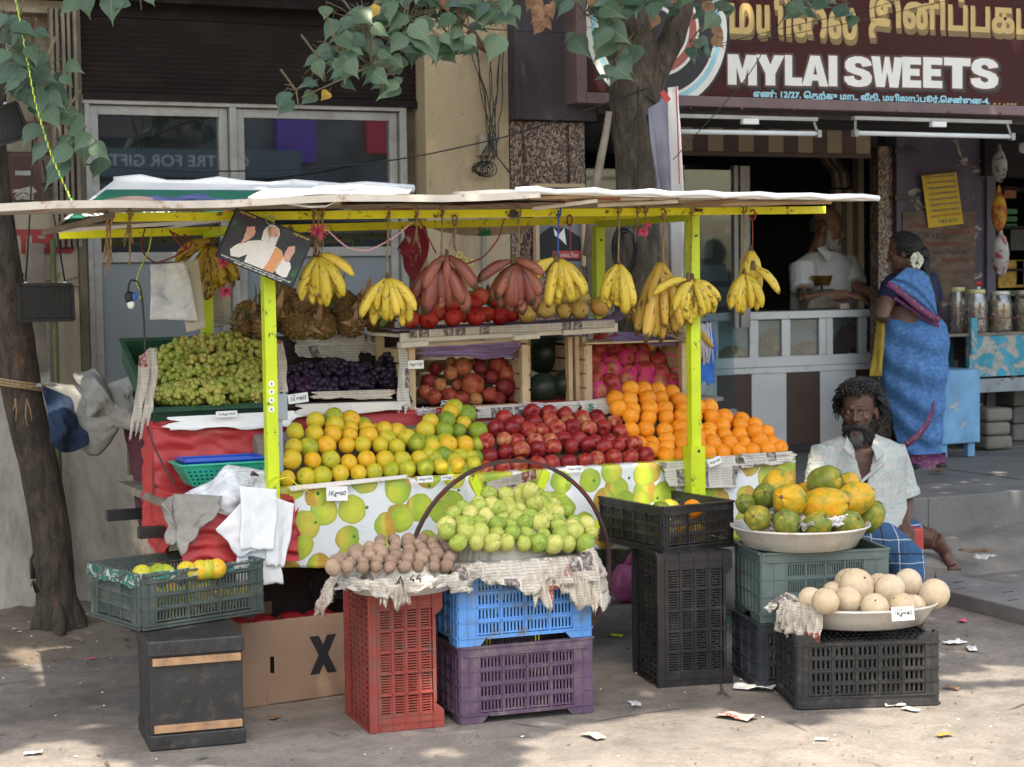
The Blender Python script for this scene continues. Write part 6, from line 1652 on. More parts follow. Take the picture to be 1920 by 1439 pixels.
def drape(name,C4,mt,label,cat,wob=.02,fr=7,nu=28,nv=28,sag=0,seed=0,edge=.0,th=.0012,group=None,bulge=0,parent=None,top=0):
 """C4: four (px,py,Y) corners TL,TR,BR,BL; cloth or paper with folds of its own"""
 A,B,C,D=[onY(*q)for q in C4]
 mb=MB()
 def f(u,v):
  ue=u+edge*n3(v*6,seed,1,2)*(1 if u in(0,1)else .3);ve=v+edge*n3(u*9,seed,2,5)*(v>.9)
  p=(A.lerp(B,ue)).lerp(D.lerp(C,ue),ve)
  fold=math.sin(u*fr*2+1.5*n3(v*2,u*2,seed,1)+seed)
  d=wob*(.55*fold*(.25+.75*v if not top else 1)+.45*n3(u*fr,v*fr*.8,seed,3)+.22*n3(u*fr*3,v*fr*3,seed,7))
  d-=bulge*math.sin(math.pi*u)*math.sin(math.pi*v)
  return(p.x+.3*wob*n3(v*4,u*3,seed,8),p.y+d,p.z-sag*math.sin(math.pi*u))
 mb.grid(nu,nv,f)
 if parent is not None:return solid(obj(name,mb,mt,parent),th)
 o=tag(obj(name,mb,mt),label,cat,group)
 return solid(o,th)
 # ---------------------------------------------------------------- newspaper linings hanging over an edge
def skirt(name,label,pathfn,a0,a1,z,L,mt,inner=.06,nu=90,nv=14,seed=0,jag=.4,cat='newspaper',flare=.35,group='newspapers lining the baskets'):
 """pathfn(t)->(point on the edge, outward normal)"""
 mb=MB()
 def f(u,v):
  p,n_=pathfn(a0+(a1-a0)*u);p=Vector(p);n_=Vector(n_)
  Lu=L*(1+jag*n3(u*7,seed,0,1)+jag*.6*n3(u*19,seed,3,2)+jag*.3*(1 if math.sin(u*23+seed)>.6 else 0))
  if v<.25:
   t=1-v/.25;q=p-n_*inner*t+Vector((0,0,z+.012*(1-t)-.01*t))
  else:
   t=(v-.25)/.75;q=p+n_*(.010+Lu*flare*math.sin(t*1.4))+Vector((0,0,z+.012-Lu*t))
  c=.016*n3(u*38,v*5,seed,4)+.010*n3(u*90,v*11,seed,6)
  q+=n_*c*(.3+v)+Vector((0,0,c*.6))
  return tuple(q)
 mb.grid(nu,nv,f)
 o=tag(obj(name,mb,mt),label,cat,group);solid(o,.0006);return o
def ell(cx,cy,a,b_,yaw=0):
 def f(t):
  c,s=math.cos(t),math.sin(t)
  p=Vector((cx,cy,0))+Matrix.Rotation(yaw,3,'Z')@Vector((a*c,b_*s,0));n_=Matrix.Rotation(yaw,3,'Z')@Vector((c/a,s/b_,0)).normalized()
  return p,n_
 return f
def basin(label,c,a,b_,h,yaw=0,nm='basin'):
 t=thing('metal_basin',label,'basin',c,(0,0,yaw),'metal basins of fruit')
 pr=[(0.0,.003),(.74,.003),(.80,.010),(.86,h*.42),(.868,h*.45),(.885,h*.47),(.95,h*.86),(.965,h*.9),(1.0,h),(1.025,h+.004),(1.03,h-.003),(1.005,h-.008),(.975,h*.86),(.905,h*.44),(.885,h*.40),(.82,.004),(.76,-.0),(0,-.0)]
 mb=MB();mb.lathe([(r_*a,z)for r_,z in pr],56,sy=b_/a);local('bowl',mb,MT['steel'],t)
 return t
def dome(c,r):
 mb=MB();mb.ball(c,r,28,16);mb.v=[(x,y,max(z,c[2]-.012))for x,y,z in mb.v];return mb
 # sapota basin on the red crate
sbn=Vector((2.475,6.27,.50));basin('aluminium basin of sapotas lined with newspaper on the red crate',sbn,.225,.17,.062,R(-5))
e_=ell(sbn.x,sbn.y,.235,.18,R(-5))
skirt('newspaper','newspaper crumpled over the sapota basin front edge',e_,R(150),R(330),.562,.062,MT['news'],seed=3,jag=.5)
skirt('newspaper','newspaper corner drooping at the left tip of the sapota basin',e_,R(160),R(190),.56,.10,MT['news3'],seed=8,nu=40,jag=.5,flare=.5)
skirt('newspaper','newspaper hanging low beneath the middle of the sapota basin',e_,R(238),R(262),.563,.09,MT['news3'],seed=9,nu=30,jag=.3)
mb=dome((sbn.x,sbn.y+.02,.55),(.20,.14,.09));tag(obj('paper_padding',mb,MT['news2']),'crumpled paper padding beneath the heap of sapotas','newspaper')
p0_=onY(742,1100,6.08);lettering('lettering','A·66',MT['ink'],onY(740,1100,6.085),onY(790,1094,6.075),.035,bpy.data.objects['metal_basin'],bold=.0,shear=.2)
# guava bed on the blue crate
def rectpath(x0,x1,y0,y1,yaw):
 def f(t):
 # t 0..1 : left side back->front, front left->right, right side front->back
  o=Vector((x0,y0,0));ex=Vector((math.cos(yaw),math.sin(yaw),0));ey=Vector((-math.sin(yaw),math.cos(yaw),0))
  W,D=x1-x0,y1-y0
  if t<.2:return o+ey*D*(1-t/.2),-ex
  if t<.8:return o+ex*W*((t-.2)/.6),-ey+ex*.3*(((t-.2)/.6)-.5)
  return o+ex*W+ey*D*((t-.8)/.2),ex
 return f
gp_=rectpath(2.655,3.18,6.165,6.54,R(-4.6))
mb=MB();mb.box(2.67,3.19,6.14,6.50,.5725,.585,Matrix.Identity(4));tag(obj('paper_bed',mb,MT['news2']),'flat newspaper bed on the blue crate beneath the guavas','newspaper')
mb=dome((2.93,6.36,.585),(.24,.13,.17));tag(obj('paper_padding',mb,MT['news2']),'paper padding inside the heap of guavas','newspaper')
skirt('newspaper','newspaper hanging along the front edge of the guava crate',gp_,.02,.82,.585,.085,MT['news'],seed=12,nu=150,jag=.35,flare=.5,inner=.03)
skirt('newspaper','coloured crumpled newspaper under the guavas, middle right',gp_,.50,.84,.580,.14,MT['news3'],seed=15,nu=80,jag=.35,flare=.35,inner=.02)
skirt('newspaper','torn newspaper corner standing up at the right end of the guavas',gp_,.76,.98,.60,.17,MT['news'],seed=21,nu=60,jag=.35,flare=.3,inner=.03)
# papaya and melon basins
pc=onZ(1521,1001,.625);pcb=Vector((pc.x+.116,pc.y+.249,.539))
basin('large round aluminium basin heaped with papayas',pcb,.275,.265,.085,0)
mb=dome((pcb.x+.02,pcb.y+.04,.60),(.17,.15,.13));tag(obj('paper_padding',mb,MT['news2']),'paper and straw padding inside the heap of papayas','newspaper')
e_=ell(pcb.x,pcb.y,.20,.19)
for k,(a0,a1,zz,L,mt,lab)in enumerate(((200,262,.645,.03,'news','newspaper tucked round the left front papayas'),(262,300,.66,.03,'paper','white paper crumpled in front of the big centre papaya'),(165,205,.68,.03,'news3','dark printed newspaper sticking out at the left of the papayas'),(300,345,.645,.04,'news','newspaper poking out at the right of the papayas'))):
 skirt('newspaper',lab,e_,R(a0),R(a1),zz,L,MT[mt],seed=30+k,nu=50,jag=.6,inner=.02,flare=-.2)
mc=onZ(1637,1149,.36);mcb=Vector((mc.x+.085,mc.y+.185,.281))
basin('oval aluminium basin of muskmelons with a price card',mcb,.285,.20,.08,R(-18))
e_=ell(mcb.x,mcb.y,.29,.205,R(-18))
skirt('newspaper','newspaper draped over the left side of the muskmelon basin',e_,R(168),R(228),.368,.10,MT['news3'],seed=41,nu=70,jag=.35,flare=.3)
skirt('newspaper','rolled newspaper corner sticking out left of the muskmelons',e_,R(150),R(176),.372,.04,MT['news'],seed=43,nu=40,jag=.4,flare=1.4)
mb=dome((mcb.x,mcb.y+.02,.33),(.22,.14,.045));tag(obj('paper_padding',mb,MT['news2']),'newspaper padding beneath the muskmelons','newspaper')
# ---------------------------------------------------------------- wooden crates and plank on the upper shelf
def plankbox(px0,px1,pyb,pyt,Yf,depth,label,left_solid=False):
 A=onY(px0,pyb,Yf);B=onY(px1,pyb,Yf);zt=onY((px0+px1)/2,pyt,Yf).z
 t=thing('wooden_crate',label,'wooden crate',((A.x+B.x)/2,Yf,SH),group='wooden fruit crates on the shelf')
 x0,x1=A.x,B.x;z0=SH+.004;zt=max(zt,z0+.2)
 for x_ in(x0,x1-.03):
  for y_ in(Yf,Yf+depth-.03):
   mb=MB();mb.box(x_,x_+.03,y_,y_+.03,z0,zt);bevel(obj('corner_post',mb,MT['wood'],t),.002)
 n=4;hh=(zt-z0)/n
 for k in range(n):
  for x_ in(x0-.008,x1+.001):
   mb=MB();mb.box(x_,x_+.007,Yf+.002,Yf+depth,z0+k*hh+.003,z0+(k+1)*hh-.006);obj('slat',mb,MT['wood'],t)
  mb=MB();mb.box(x0,x1,Yf+depth,Yf+depth+.007,z0+k*hh+.006,z0+(k+1)*hh-.008);obj('slat',mb,MT['wood'],t)
 for k in range(3):
  mb=MB();mb.box(x0,x1,Yf+.03+k*(depth-.03)/3,Yf+.03+(k+1)*(depth-.03)/3-.01,z0-.003,z0+.004);obj('base_slat',mb,MT['wood'],t)
 return t,x0,x1,z0,zt
t1,a0,a1,z0,z1=plankbox(768,992,768,650,7.22,.40,'open fronted wooden crate holding maroon and russet pomegranates')
mb=MB();mb.bar((a0,7.225,z1+.008),(a1,7.225,z1+.018),.02,.016);obj('slat',mb,MT['wood'],t1)
t2,b0_,b1_,z0b,z1b=plankbox(1100,1290,752,645,7.24,.38,'wooden crate of pink netted apples at the right of the shelf')
pt=thing('display_plank','whitewashed plank tray holding pomegranates and yellow fruit over the wooden crates','plank',(3.35,7.2,1.39))
A,B=onY(750,634,7.19),onY(1157,614,7.19)
mb=MB();mb.bar(A,B,.018,.040);bevel(obj('front_plank',mb,MT['whitewood'],pt),.003)
up=(B-A);
for k in range(3):
 y_=7.215+.125*k;mb=MB();mb.bar(Vector((A.x,y_+.055,A.z+.008)),Vector((B.x,y_+.055,B.z+.008)),.115,.012);obj('board',mb,MT['whitewood'],pt)
for pa,pb,pz in(((748,648),(800,644),0),((960,634),(1008,630),0),((1052,624),(1108,621),0)):
 mb=MB();mb.bar(onY(*pa,7.185),onY(*pb,7.185),.05,.022);bevel(obj('spacer',mb,MT['whitewood'],pt),.003)
for x_,zb in((A.x+.02,z1),(B.x-.3,z1b)):
 mb=MB();mb.box(x_,x_+.03,7.5,7.53,SH,A.z-.0);obj('leg',mb,MT['wood'],pt)
drape('newspaper',((768,620,7.165),(1152,600,7.165),(1152,614,7.168),(768,634,7.168)),MT['news'],'newspaper strip folded over the front of the display plank','newspaper',wob=.004,fr=5,nu=60,nv=6)
mb=MB();mb.grid(40,6,lambda u,v:tuple(onY(762+392*u,622-20*u,7.165)+Vector((0,.0+.36*v,.004+.004*n3(u*12,v*5,1,1)))))
tag(solid(obj('purple_paper',mb,MT['purplecloth'])),'purple tissue paper lining the display plank under the fruit','tissue paper')
mb=MB();q0=onY(1110,598,7.2)
mb.grid(14,10,lambda u,v:tuple(onY(1120+50*u+12*v,600-22*u+14*v,7.3-.1*v)+Vector((0,0,.008*n3(u*9,v*9,2,2)))))
tag(solid(obj('purple_paper',mb,MT['purplecloth'])),'purple tissue paper corner sticking out at the right plank end','tissue paper')
drape('purple_paper',((790,652,7.21),(978,640,7.21),(976,672,7.3),(795,668,7.25)),MT['purplecloth'],'purple tissue paper hanging inside the top of the pomegranate crate','tissue paper',wob=.02,fr=5,edge=.15)
drape('purple_paper',((1160,622,7.3),(1280,632,7.3),(1282,650,7.28),(1150,640,7.28)),MT['purplecloth'],'purple tissue paper above the pink netted apples','tissue paper',wob=.02,fr=4,edge=.2)
mb=MB()
for q in range(3):mb.bar(onY(1066+13*q,632,7.30),onY(1068+13*q,756-2*q,7.30),.02,.034,(0,1,0))
tag(obj('crate_side',mb,MT['wood'],kind='stuff'),'pale wooden side boards beside the watermelons','boards')
mb=MB();mb.grid(10,20,lambda u,v:tuple(onY(1215+70*u,622+30*v*u-8*v,7.25)+Vector((0,.02*math.sin(v*5),0))))
tag(solid(obj('board_flap',mb,MT['brownwood']),.004),'brown board lid above the netted apples by the post','board')
mb=MB();mb.box(b0_,b1_+.02,7.24,7.62,z1b+.004,z1b+.012);tag(obj('thin_board',mb,MT['wood']),'thin wooden lid of the netted apple crate carrying ripe bananas','board')
drape('newspaper',((895,763,7.185),(1092,752,7.185),(1092,772,7.18),(892,785,7.18)),MT['news'],'newspaper folded over the red shelf edge in the middle','newspaper',wob=.006,fr=5,edge=.08)
dn=drape('newspaper',((1086,752,7.175),(1142,746,7.17),(1150,775,7.15),(1095,782,7.15)),MT['news'],'newspaper with a green figure five hanging by the oranges','newspaper',wob=.006,fr=3,edge=.06)
lettering('lettering','5',mat('green_ink',(.02,.16,.08),.7),onY(1103,770,7.135),onY(1113,769,7.135),.028,dn,bold=.05)
for i,(px,py,w_,s_)in enumerate(((800,770,50,1),(590,790,26,2),(1000,762,60,3),(845,758,40,4))):
 mb=MB()
 for k in range(9):
  P=[onY(px+rnd.uniform(-w_/2,w_/2),py+rnd.uniform(-8,10),7.17-rnd.uniform(0,.02))for _ in range(4)];mb.tube(P,.0035,5,flat=.4)
 tag(obj('paper_shreds',mb,MT['yarn'],kind='stuff'),f"curl of white paper shreds {('below the wooden crate','by the left end of the red board','under the watermelons','under the pomegranate crate')[i]}",'paper shreds')
 # tilted grape crates
def tilt_tray(label,px0,px1,pyb,pyt,Yf,Yb,mt,wall_=.075):
 A,B=onY(px0,pyb,Yf),onY(px1,pyb,Yf);z0,z1=max(SH+.01,A.z),onY((px0+px1)/2,pyt,Yb).z
 t=thing('fruit_tray',label,'tray',((A.x+B.x)/2,Yf,SH));x0,x1=A.x,B.x
 d=Vector((0,Yb-Yf,z1-z0)).normalized();n_=Vector((0,-d.z,d.y));L=math.hypot(Yb-Yf,z1-z0)
 M=Matrix((Vector((1,0,0)),d,n_)).transposed().to_4x4();M.translation=Vector((0,Yf,z0))
 for nm,q in(('base',(x0,x1,0,L,-.085,-.08)),('front_lip',(x0,x1,-.012,.0,-.085,.0)),('back_wall',(x0,x1,L,L+.012,-.085,.01)),('side_wall',(x0-.006,x0,0,L,-.085,.01)),('side_wall',(x1,x1+.006,0,L,-.085,.01))):
  mb=MB();mb.box(*q,M);bevel(obj(nm,mb,mt,t),.003)
 mb=MB();mb.box(x0-.02,x1+.02,-.026,.004,-.002,.008,M);mb.box(x0-.02,x1+.02,L-.0,L+.024,.004,.014,M);mb.box(x0-.022,x0+.002,0,L,.004,.014,M);mb.box(x1-.002,x1+.022,0,L,.004,.014,M)
 bevel(obj('rim',mb,mt,t,kind='stuff'),.003)
 mb=MB();mb.box(x0+.01,x1-.01,Yb-.05,Yb-.02,SH,z1-.09);obj('prop',mb,MT['oldwood'],t)
 return t
tilt_tray('dark green plastic crate tilted forward and full of green grapes',288,506,768,640,7.20,7.66,MT['dgreen'])
tilt_tray('dark brown tray tilted forward and full of black grapes',536,762,760,672,7.22,7.56,MT['maroon']if 0 else mat('dark_brown_tray',(.03,.02,.018),.7,.3))
mb=MB();mb.box(1.86,2.4,7.30,7.7,SH+.003,SH+.02);tag(obj('board',mb,MT['oldwood']),'flat board under the green grape crate','board')
drape('newspaper',((545,630,7.62),(690,625,7.62),(672,680,7.50),(560,668,7.50)),MT['news'],'grey newspaper sheet behind the black grapes under the pineapples','newspaper',wob=.02,fr=3,edge=.05)
drape('newspaper',((690,626,7.62),(722,622,7.62),(715,668,7.52),(678,660,7.52)),MT['news'],'narrow newspaper piece right of the grey sheet behind the grapes','newspaper',wob=.012,fr=2,edge=.05)
mb=MB();mb.box(onY(505,640,7.7).x,onY(745,640,7.7).x,7.64,7.95,SH+.003,onY(600,632,7.7).z);tag(obj('pineapple_stand',mb,mat('dark_brown_box',(.035,.022,.02),.7)),'dark brown box carrying the pineapples behind the grapes','box')
drape('newspaper',((515,635,7.28),(532,640,7.3),(540,735,7.22),(520,748,7.2)),MT['news3'],'newspaper strip standing between green and black grapes','newspaper',wob=.02,fr=3,edge=.1)
drape('newspaper',((588,735,7.2),(745,730,7.2),(738,748,7.19),(590,748,7.19)),MT['news3'],'coloured newspaper rolled along the black grape tray front','newspaper',wob=.01,fr=5,nu=40,nv=8,edge=.1)
drape('newspaper',((748,640,7.19),(762,650,7.2),(770,765,7.19),(745,768,7.18)),MT['news'],'newspaper hanging between black grapes and the wooden crate post','newspaper',wob=.012,fr=3,edge=.1)
drape('cardboard_sheet',((560,758,7.19),(762,752,7.19),(760,768,7.17),(560,782,7.17)),MT['cardl'],'torn pale cardboard strip along the red board below the black grapes','cardboard',wob=.01,fr=6,nu=40,nv=6,edge=.12)
drape('cardboard_sheet',((322,782,7.17),(560,770,7.16),(558,800,7.15),(325,806,7.16)),MT['paper'],'torn white cardboard strip over the red tarpaulin below the green grapes','cardboard',wob=.008,fr=4,nu=50,nv=8,edge=.14)
drape('newspaper',((282,652,7.22),(296,655,7.22),(290,770,7.12),(262,822,7.10)),MT['news3'],'long newspaper hanging at the left end of the green grape crate','newspaper',wob=.02,fr=2,edge=.1)
drape('newspaper',((262,668,7.2),(284,652,7.22),(268,790,7.10),(243,820,7.08)),MT['news3'],'left fold of the newspaper hanging beside the green grape crate','newspaper',wob=.025,fr=2,edge=.12)
# newspapers on the oilcloth
drape('newspaper',((912,905,6.825),(1004,880,6.825),(1006,898,6.82),(916,928,6.82)),MT['news3'],'newspaper strip with a dark photograph behind the wheel top','newspaper',wob=.004,fr=2)
drape('newspaper',((1238,868,6.835),(1385,856,6.835),(1382,916,6.815),(1255,912,6.815)),MT['news'],'large newspaper sheet hanging behind the right lime post','newspaper',wob=.008,fr=2,edge=.03)
drape('newspaper',((1385,852,6.85),(1488,846,6.85),(1492,866,6.82),(1392,878,6.82)),MT['news'],'crumpled newspaper under the oranges at the right cart corner','newspaper',wob=.02,fr=6,edge=.12)
drape('brown_paper',((540,912,6.84),(765,890,6.84),(762,897,6.83),(545,922,6.83)),MT['cardl'],'brown paper strip along the front edge under the left sweet limes','paper',wob=.004,fr=5,nv=4)
# price cards
def price(px,py,w_,h_,txt,Y,rot,label,small=None):
 c=Vector((px,py));ca,sa=math.cos(R(rot)),math.sin(R(rot))
 q=[(px+x*ca-y*sa,py+x*sa+y*ca)for x,y in((-w_/2,-h_/2),(w_/2,-h_/2),(w_/2,h_/2),(-w_/2,h_/2))]
 t=thing('price_card',label,'price card',onY(px,py,Y),group='handwritten price cards')
 mb=MB();b0=mb.pts([onY(a,b_,Y)for a,b_ in q]+[onY(a,b_,Y)+Vector((0,.0012,0))for a,b_ in q]);mb.face((b0,b0+3,b0+2,b0+1));mb.face((b0+4,b0+5,b0+6,b0+7))
 for i in range(4):mb.face((b0+i,b0+(i+1)%4,b0+4+(i+1)%4,b0+4+i))
 obj('card',mb,MT['paper'],t)
 k=ppm(onY(px,py,Y))
 def pt(x,y):return onY(px+x*ca-y*sa,py+x*sa+y*ca,Y)
 lettering('lettering',txt,MT['ink'],pt(-w_*.40,h_*.22),pt(w_*.40,h_*.22),h_*.42/k,t,bold=.012,shear=.15)
 if small:lettering('lettering',small,MT['ink'],pt(-w_*.3,-h_*.22),pt(-w_*.05,-h_*.22),h_*.16/k,t)
price(632,926,40,27,'1Kg=60',6.818,-1,'price card reading 1Kg=60 on the oilcloth below the left sweet limes')
price(797,899,30,12,'1Kg=70',6.82,-4,'price card reading 1Kg=70 under the middle sweet limes');price(838,896,22,9,'1Kg',6.822,-4,'small price slip right of the 1Kg=70 card')
price(1077,880,32,12,'1Kg=150',6.82,-2,'price card reading 1Kg=150 under the dark apples')
price(1340,866,26,14,'1Kg=60',6.80,-22,'tilted price card on the newspaper below the oranges')
price(780,684,29,16,'1kg=120',7.195,-2,'price card pinned on the left post of the wooden crate',"??"[:0]or None)
price(559,747,38,18,'½=60',7.17,-8,'price card reading ½=60 on the black grape tray','"9"')
price(1693,1151,42,26,'1Kg=40',5.56,-4,'price card reading 1Kg=40 hanging on the muskmelon basin','T3')
price(425,777,40,12,'½kg=50',7.14,-3,'white slip with faint writing under the green grapes')
# ---------------------------------------------------------------- left end: baskets, bags, cloths
def basket(label,c,W,D,H,mt,taper=.05,holes=(14,4),loc_rot=0):
 t=thing('plastic_basket',label,'basket',c,(0,0,loc_rot))
 def wallg(P0,P1,Q0,Q1,nm,nh):
  mb=MB();nu,nv=nh*2+1,holes[1]*2+3
  mb.grid(nu,nv,lambda u,v:tuple(Vector(Q0).lerp(Vector(Q1),u).lerp(Vector(P0).lerp(Vector(P1),u),v)),False,keep=lambda u,v:not(int(u*nu)%2==1 and int(v*nv)%2==1 and int(v*nv)<nv-2))
  solid(local(nm,mb,mt,t),.003)
 a,b_=W/2,D/2;c_,d=a-taper,b_-taper*.7
 T=[(-a,-b_,H),(a,-b_,H),(a,b_,H),(-a,b_,H)];Bm=[(-c_,-d,0),(c_,-d,0),(c_,d,0),(-c_,d,0)]
 for i,nm in enumerate(('front_wall','side_wall','back_wall','side_wall')):
  j=(i+1)%4;wallg(T[i],T[j],Bm[i],Bm[j],nm,holes[0]if i%2==0 else 7)
 mb=MB();mb.box(-c_,c_,-d,d,0,.003);local('base',mb,mt,t)
 mb=MB()
 for i in range(4):mb.bar(Vector(T[i]),Vector(T[(i+1)%4]),.014,.008)
 bevel(local('rim',mb,mt,t),.002)
 return t
bc=onY(421,880,6.99);basket('teal plastic basket with square holes on the red tarpaulin',(bc.x,7.06,.842),.345,.20,.085,MT['teal'],loc_rot=R(-2))
basket('flat blue plastic basket resting inside the teal one',(bc.x+.01,7.07,.885),.315,.17,.055,MT['royal'],.035,(12,1),R(-2))
for k in range(3):
 drape('poly_sheet',((430-8*k,872+6*k,6.93-.03*k),(515+2*k,885,6.9-.03*k),(512,965+8*k,6.83-.02*k),(345+12*k,935+12*k,6.90-.03*k)),MT['clear'],('crumpled clear polythene bag heaped under the teal basket','middle layer of crumpled clear polythene under the basket','front layer of clear polythene near the black cable')[k],'plastic bag',wob=.035,fr=3,bulge=.05,seed=k+2,top=1,edge=.05,group='clear polythene under the baskets')
mb=MB();mb.bar(onY(437,955,6.84),onY(480,888,6.86),.035,.02,(0,1,0));ph=tag(bevel(obj('calculator',mb,mat('dark_maroon_plastic',(.05,.02,.028),.3)),.004),'dark maroon pocket calculator lying in the polythene','calculator')
mb=MB();c=onY(452,935,6.82)
for q in range(2):
 for r2_ in range(2):mb.box(c.x-.012+q*.014,c.x-.002+q*.014,c.y-.006,c.y,c.z-.012+r2_*.014,c.z-.003+r2_*.014)
obj('keys',mb,MT['paper'],ph,kind='stuff')
drape('grey_cloth',((318,925,6.86),(412,930,6.80),(408,965,6.76),(340,1040,6.74)),MT['greycloth'],'dirty grey cloth hanging over the red tarpaulin by the cart handles','cloth',wob=.03,fr=3,edge=.06,seed=4)
drape('grey_cloth',((300,945,6.88),(330,928,6.86),(372,1010,6.77),(318,1020,6.80)),MT['greycloth'],'bunched left fold of the dirty grey cloth','cloth',wob=.03,fr=3,edge=.1,seed=9)
for k,q in enumerate((((455,925,6.765),(515,935,6.765),(532,1095,6.75),(442,1090,6.75)),((405,992,6.76),(478,918,6.755),(508,1020,6.74),(448,1045,6.75)),((450,912,6.745),(520,918,6.745),(514,1030,6.73),(452,1030,6.73)),((508,930,6.74),(552,945,6.75),(536,1062,6.74),(500,1060,6.74)))):
 drape('carrier_bags',q,MT['whitebag'],('long white carrier bags hanging lowest beside the oilcloth','white carrier bags fanned out to the left','folded white carrier bags in front, tied to the left post','white carrier bag behind, right of the folded ones')[k],'carrier bag',wob=.010,fr=3,seed=k*3,edge=.03,group='white carrier bags tied to the left post')
mb=MB();P=[onY(*q,6.75)for q in((500,925),(520,900),(540,895),(558,910),(590,930))];mb.tube(P,.0018,5);P=[onY(*q,6.77)for q in((500,905),(515,893),(535,896))];mb.tube(P,.0018,5)
tag(obj('yellow_string',mb,MT['yellow_paint'],kind='stuff'),'thin yellow string tied round the left post','string')
# sack, navy cloth, maroon cloth between tree and cart
drape('sackcloth',((95,716,8.0),(250,705,7.6),(262,812,7.5),(120,738,7.95)),MT['greycloth'],'grey sackcloth hanging from the tree to the green crate, upper fold','sackcloth',wob=.07,fr=3,bulge=.12,sag=.03,seed=5,nu=40,nv=36)
drape('sackcloth',((140,700,7.85),(185,690,7.8),(245,790,7.55),(160,780,7.7)),MT['greycloth'],'bunched grey sackcloth lump above the navy cloth','sackcloth',wob=.06,fr=3,bulge=.16,seed=11,nu=36,nv=36)
def hammock(u,v):
 a=math.pi*u
 top=onY(78+172*u,722+6*u,7.95-.4*u);dep=(.30 if v<2 else 0)
 s=math.sin(a)**.8
 return tuple(top+Vector((.10*(v-.2)*(1-u),-.10*math.sin(math.pi*v)*s-.02*n3(u*9,v*9,0,1),-.34*v*s*(1-.25*u)+.012*n3(u*7,v*7,0,2))))
mb=MB();mb.grid(36,24,lambda u,v:tuple(Vector(hammock(u,v))+Vector((0,.05,.0))));tag(solid(obj('sackcloth',mb,MT['greycloth'])),'sagging grey sackcloth belly slung from the tree','sackcloth')
def navy(u,v):
 p=onY(78+(92)*u,722+40*u,7.86)
 q=onY(92+88*u,778+72*math.sin(math.pi*(.25+.62*u)),7.82)
 r_=p.lerp(q,v);return(r_.x,r_.y-.07*math.sin(math.pi*v)+.025*math.sin(u*9+v*4)+.012*n3(u*14,v*10,1,3),r_.z)
mb=MB();mb.grid(34,26,navy);tag(solid(obj('navy_cloth',mb,MT['navy'])),'dark navy cloth slung from the tree below the sackcloth','cloth')
drape('maroon_cloth',((232,800,7.75),(292,812,7.55),(318,1005,7.5),(262,985,7.7)),MT['maroon'],'dark maroon cloth hanging behind the cart handles','cloth',wob=.03,fr=3,edge=.04,seed=3)
mb=MB();P0=onY(75,728,8.50)
for k in range(3):
 z_=P0.z+.012*k
 mb.tube([Vector((PT3[5].x+.115*math.cos(a*math.pi/8),8.6-.115*math.sin(a*math.pi/8)-.0,z_-.02*math.cos(a*math.pi/8)))for a in range(-1,10)],.006,6)
mb.tube([onY(20,722,8.45),onY(50,728,8.44),onY(85,722,8.44),onY(95,718,8.2)],.004,5)
for q in((30,790),(25,770),(52,800),(60,790)):mb.tube([onY(28 if q[0]<40 else 50,748,8.44),onY(q[0]+rnd.uniform(-6,6),q[1]-20,8.44),onY(*q,8.44)],.004,5)
tag(obj('tree_rope',mb,MT['jute'],kind='stuff'),'frayed rope knotted round the leaning tree at cloth height','rope')
# papers in a clear sleeve
drape('clear_sleeve',((282,497,7.45),(345,492,7.42),(372,598,7.42),(281,600,7.45)),MT['clear'],'clear plastic sleeve with white sheet hanging under the back beam','plastic sleeve',wob=.015,fr=2)
drape('paper_sheet',((312,500,7.47),(350,497,7.45),(372,602,7.45),(316,600,7.46)),MT['paper'],'plain white paper in the clear sleeve','paper',wob=.006,fr=2)
bill=mat('printed_bill',(.52,.48,.40),.8,.08)
LP=thing('printed_sheet','long printed list sheets hanging behind the back left post','paper',onY(380,550,7.5))
drape('sheet',((328,494,7.5),(372,486,7.48),(386,615,7.48),(350,624,7.48)),bill,'','',wob=.006,fr=1,parent=LP)
drape('sheet',((388,520,7.72),(428,505,7.72),(436,606,7.72),(392,618,7.72)),bill,'','',wob=.006,fr=1,parent=LP)
mb=MB()
for k in range(22):
 a=onY(342+1.1*k*.4,512+4.4*k,7.468);mb.box(a.x,a.x+.022+.012*rnd.random(),a.y-.0008,a.y,a.z,a.z+.0022)
 a=onY(392+.4*k,530+3.6*k,7.70);mb.box(a.x,a.x+.05,a.y-.0008,a.y,a.z,a.z+.0016)
obj('print_lines',mb,MT['ink'],LP,kind='stuff')
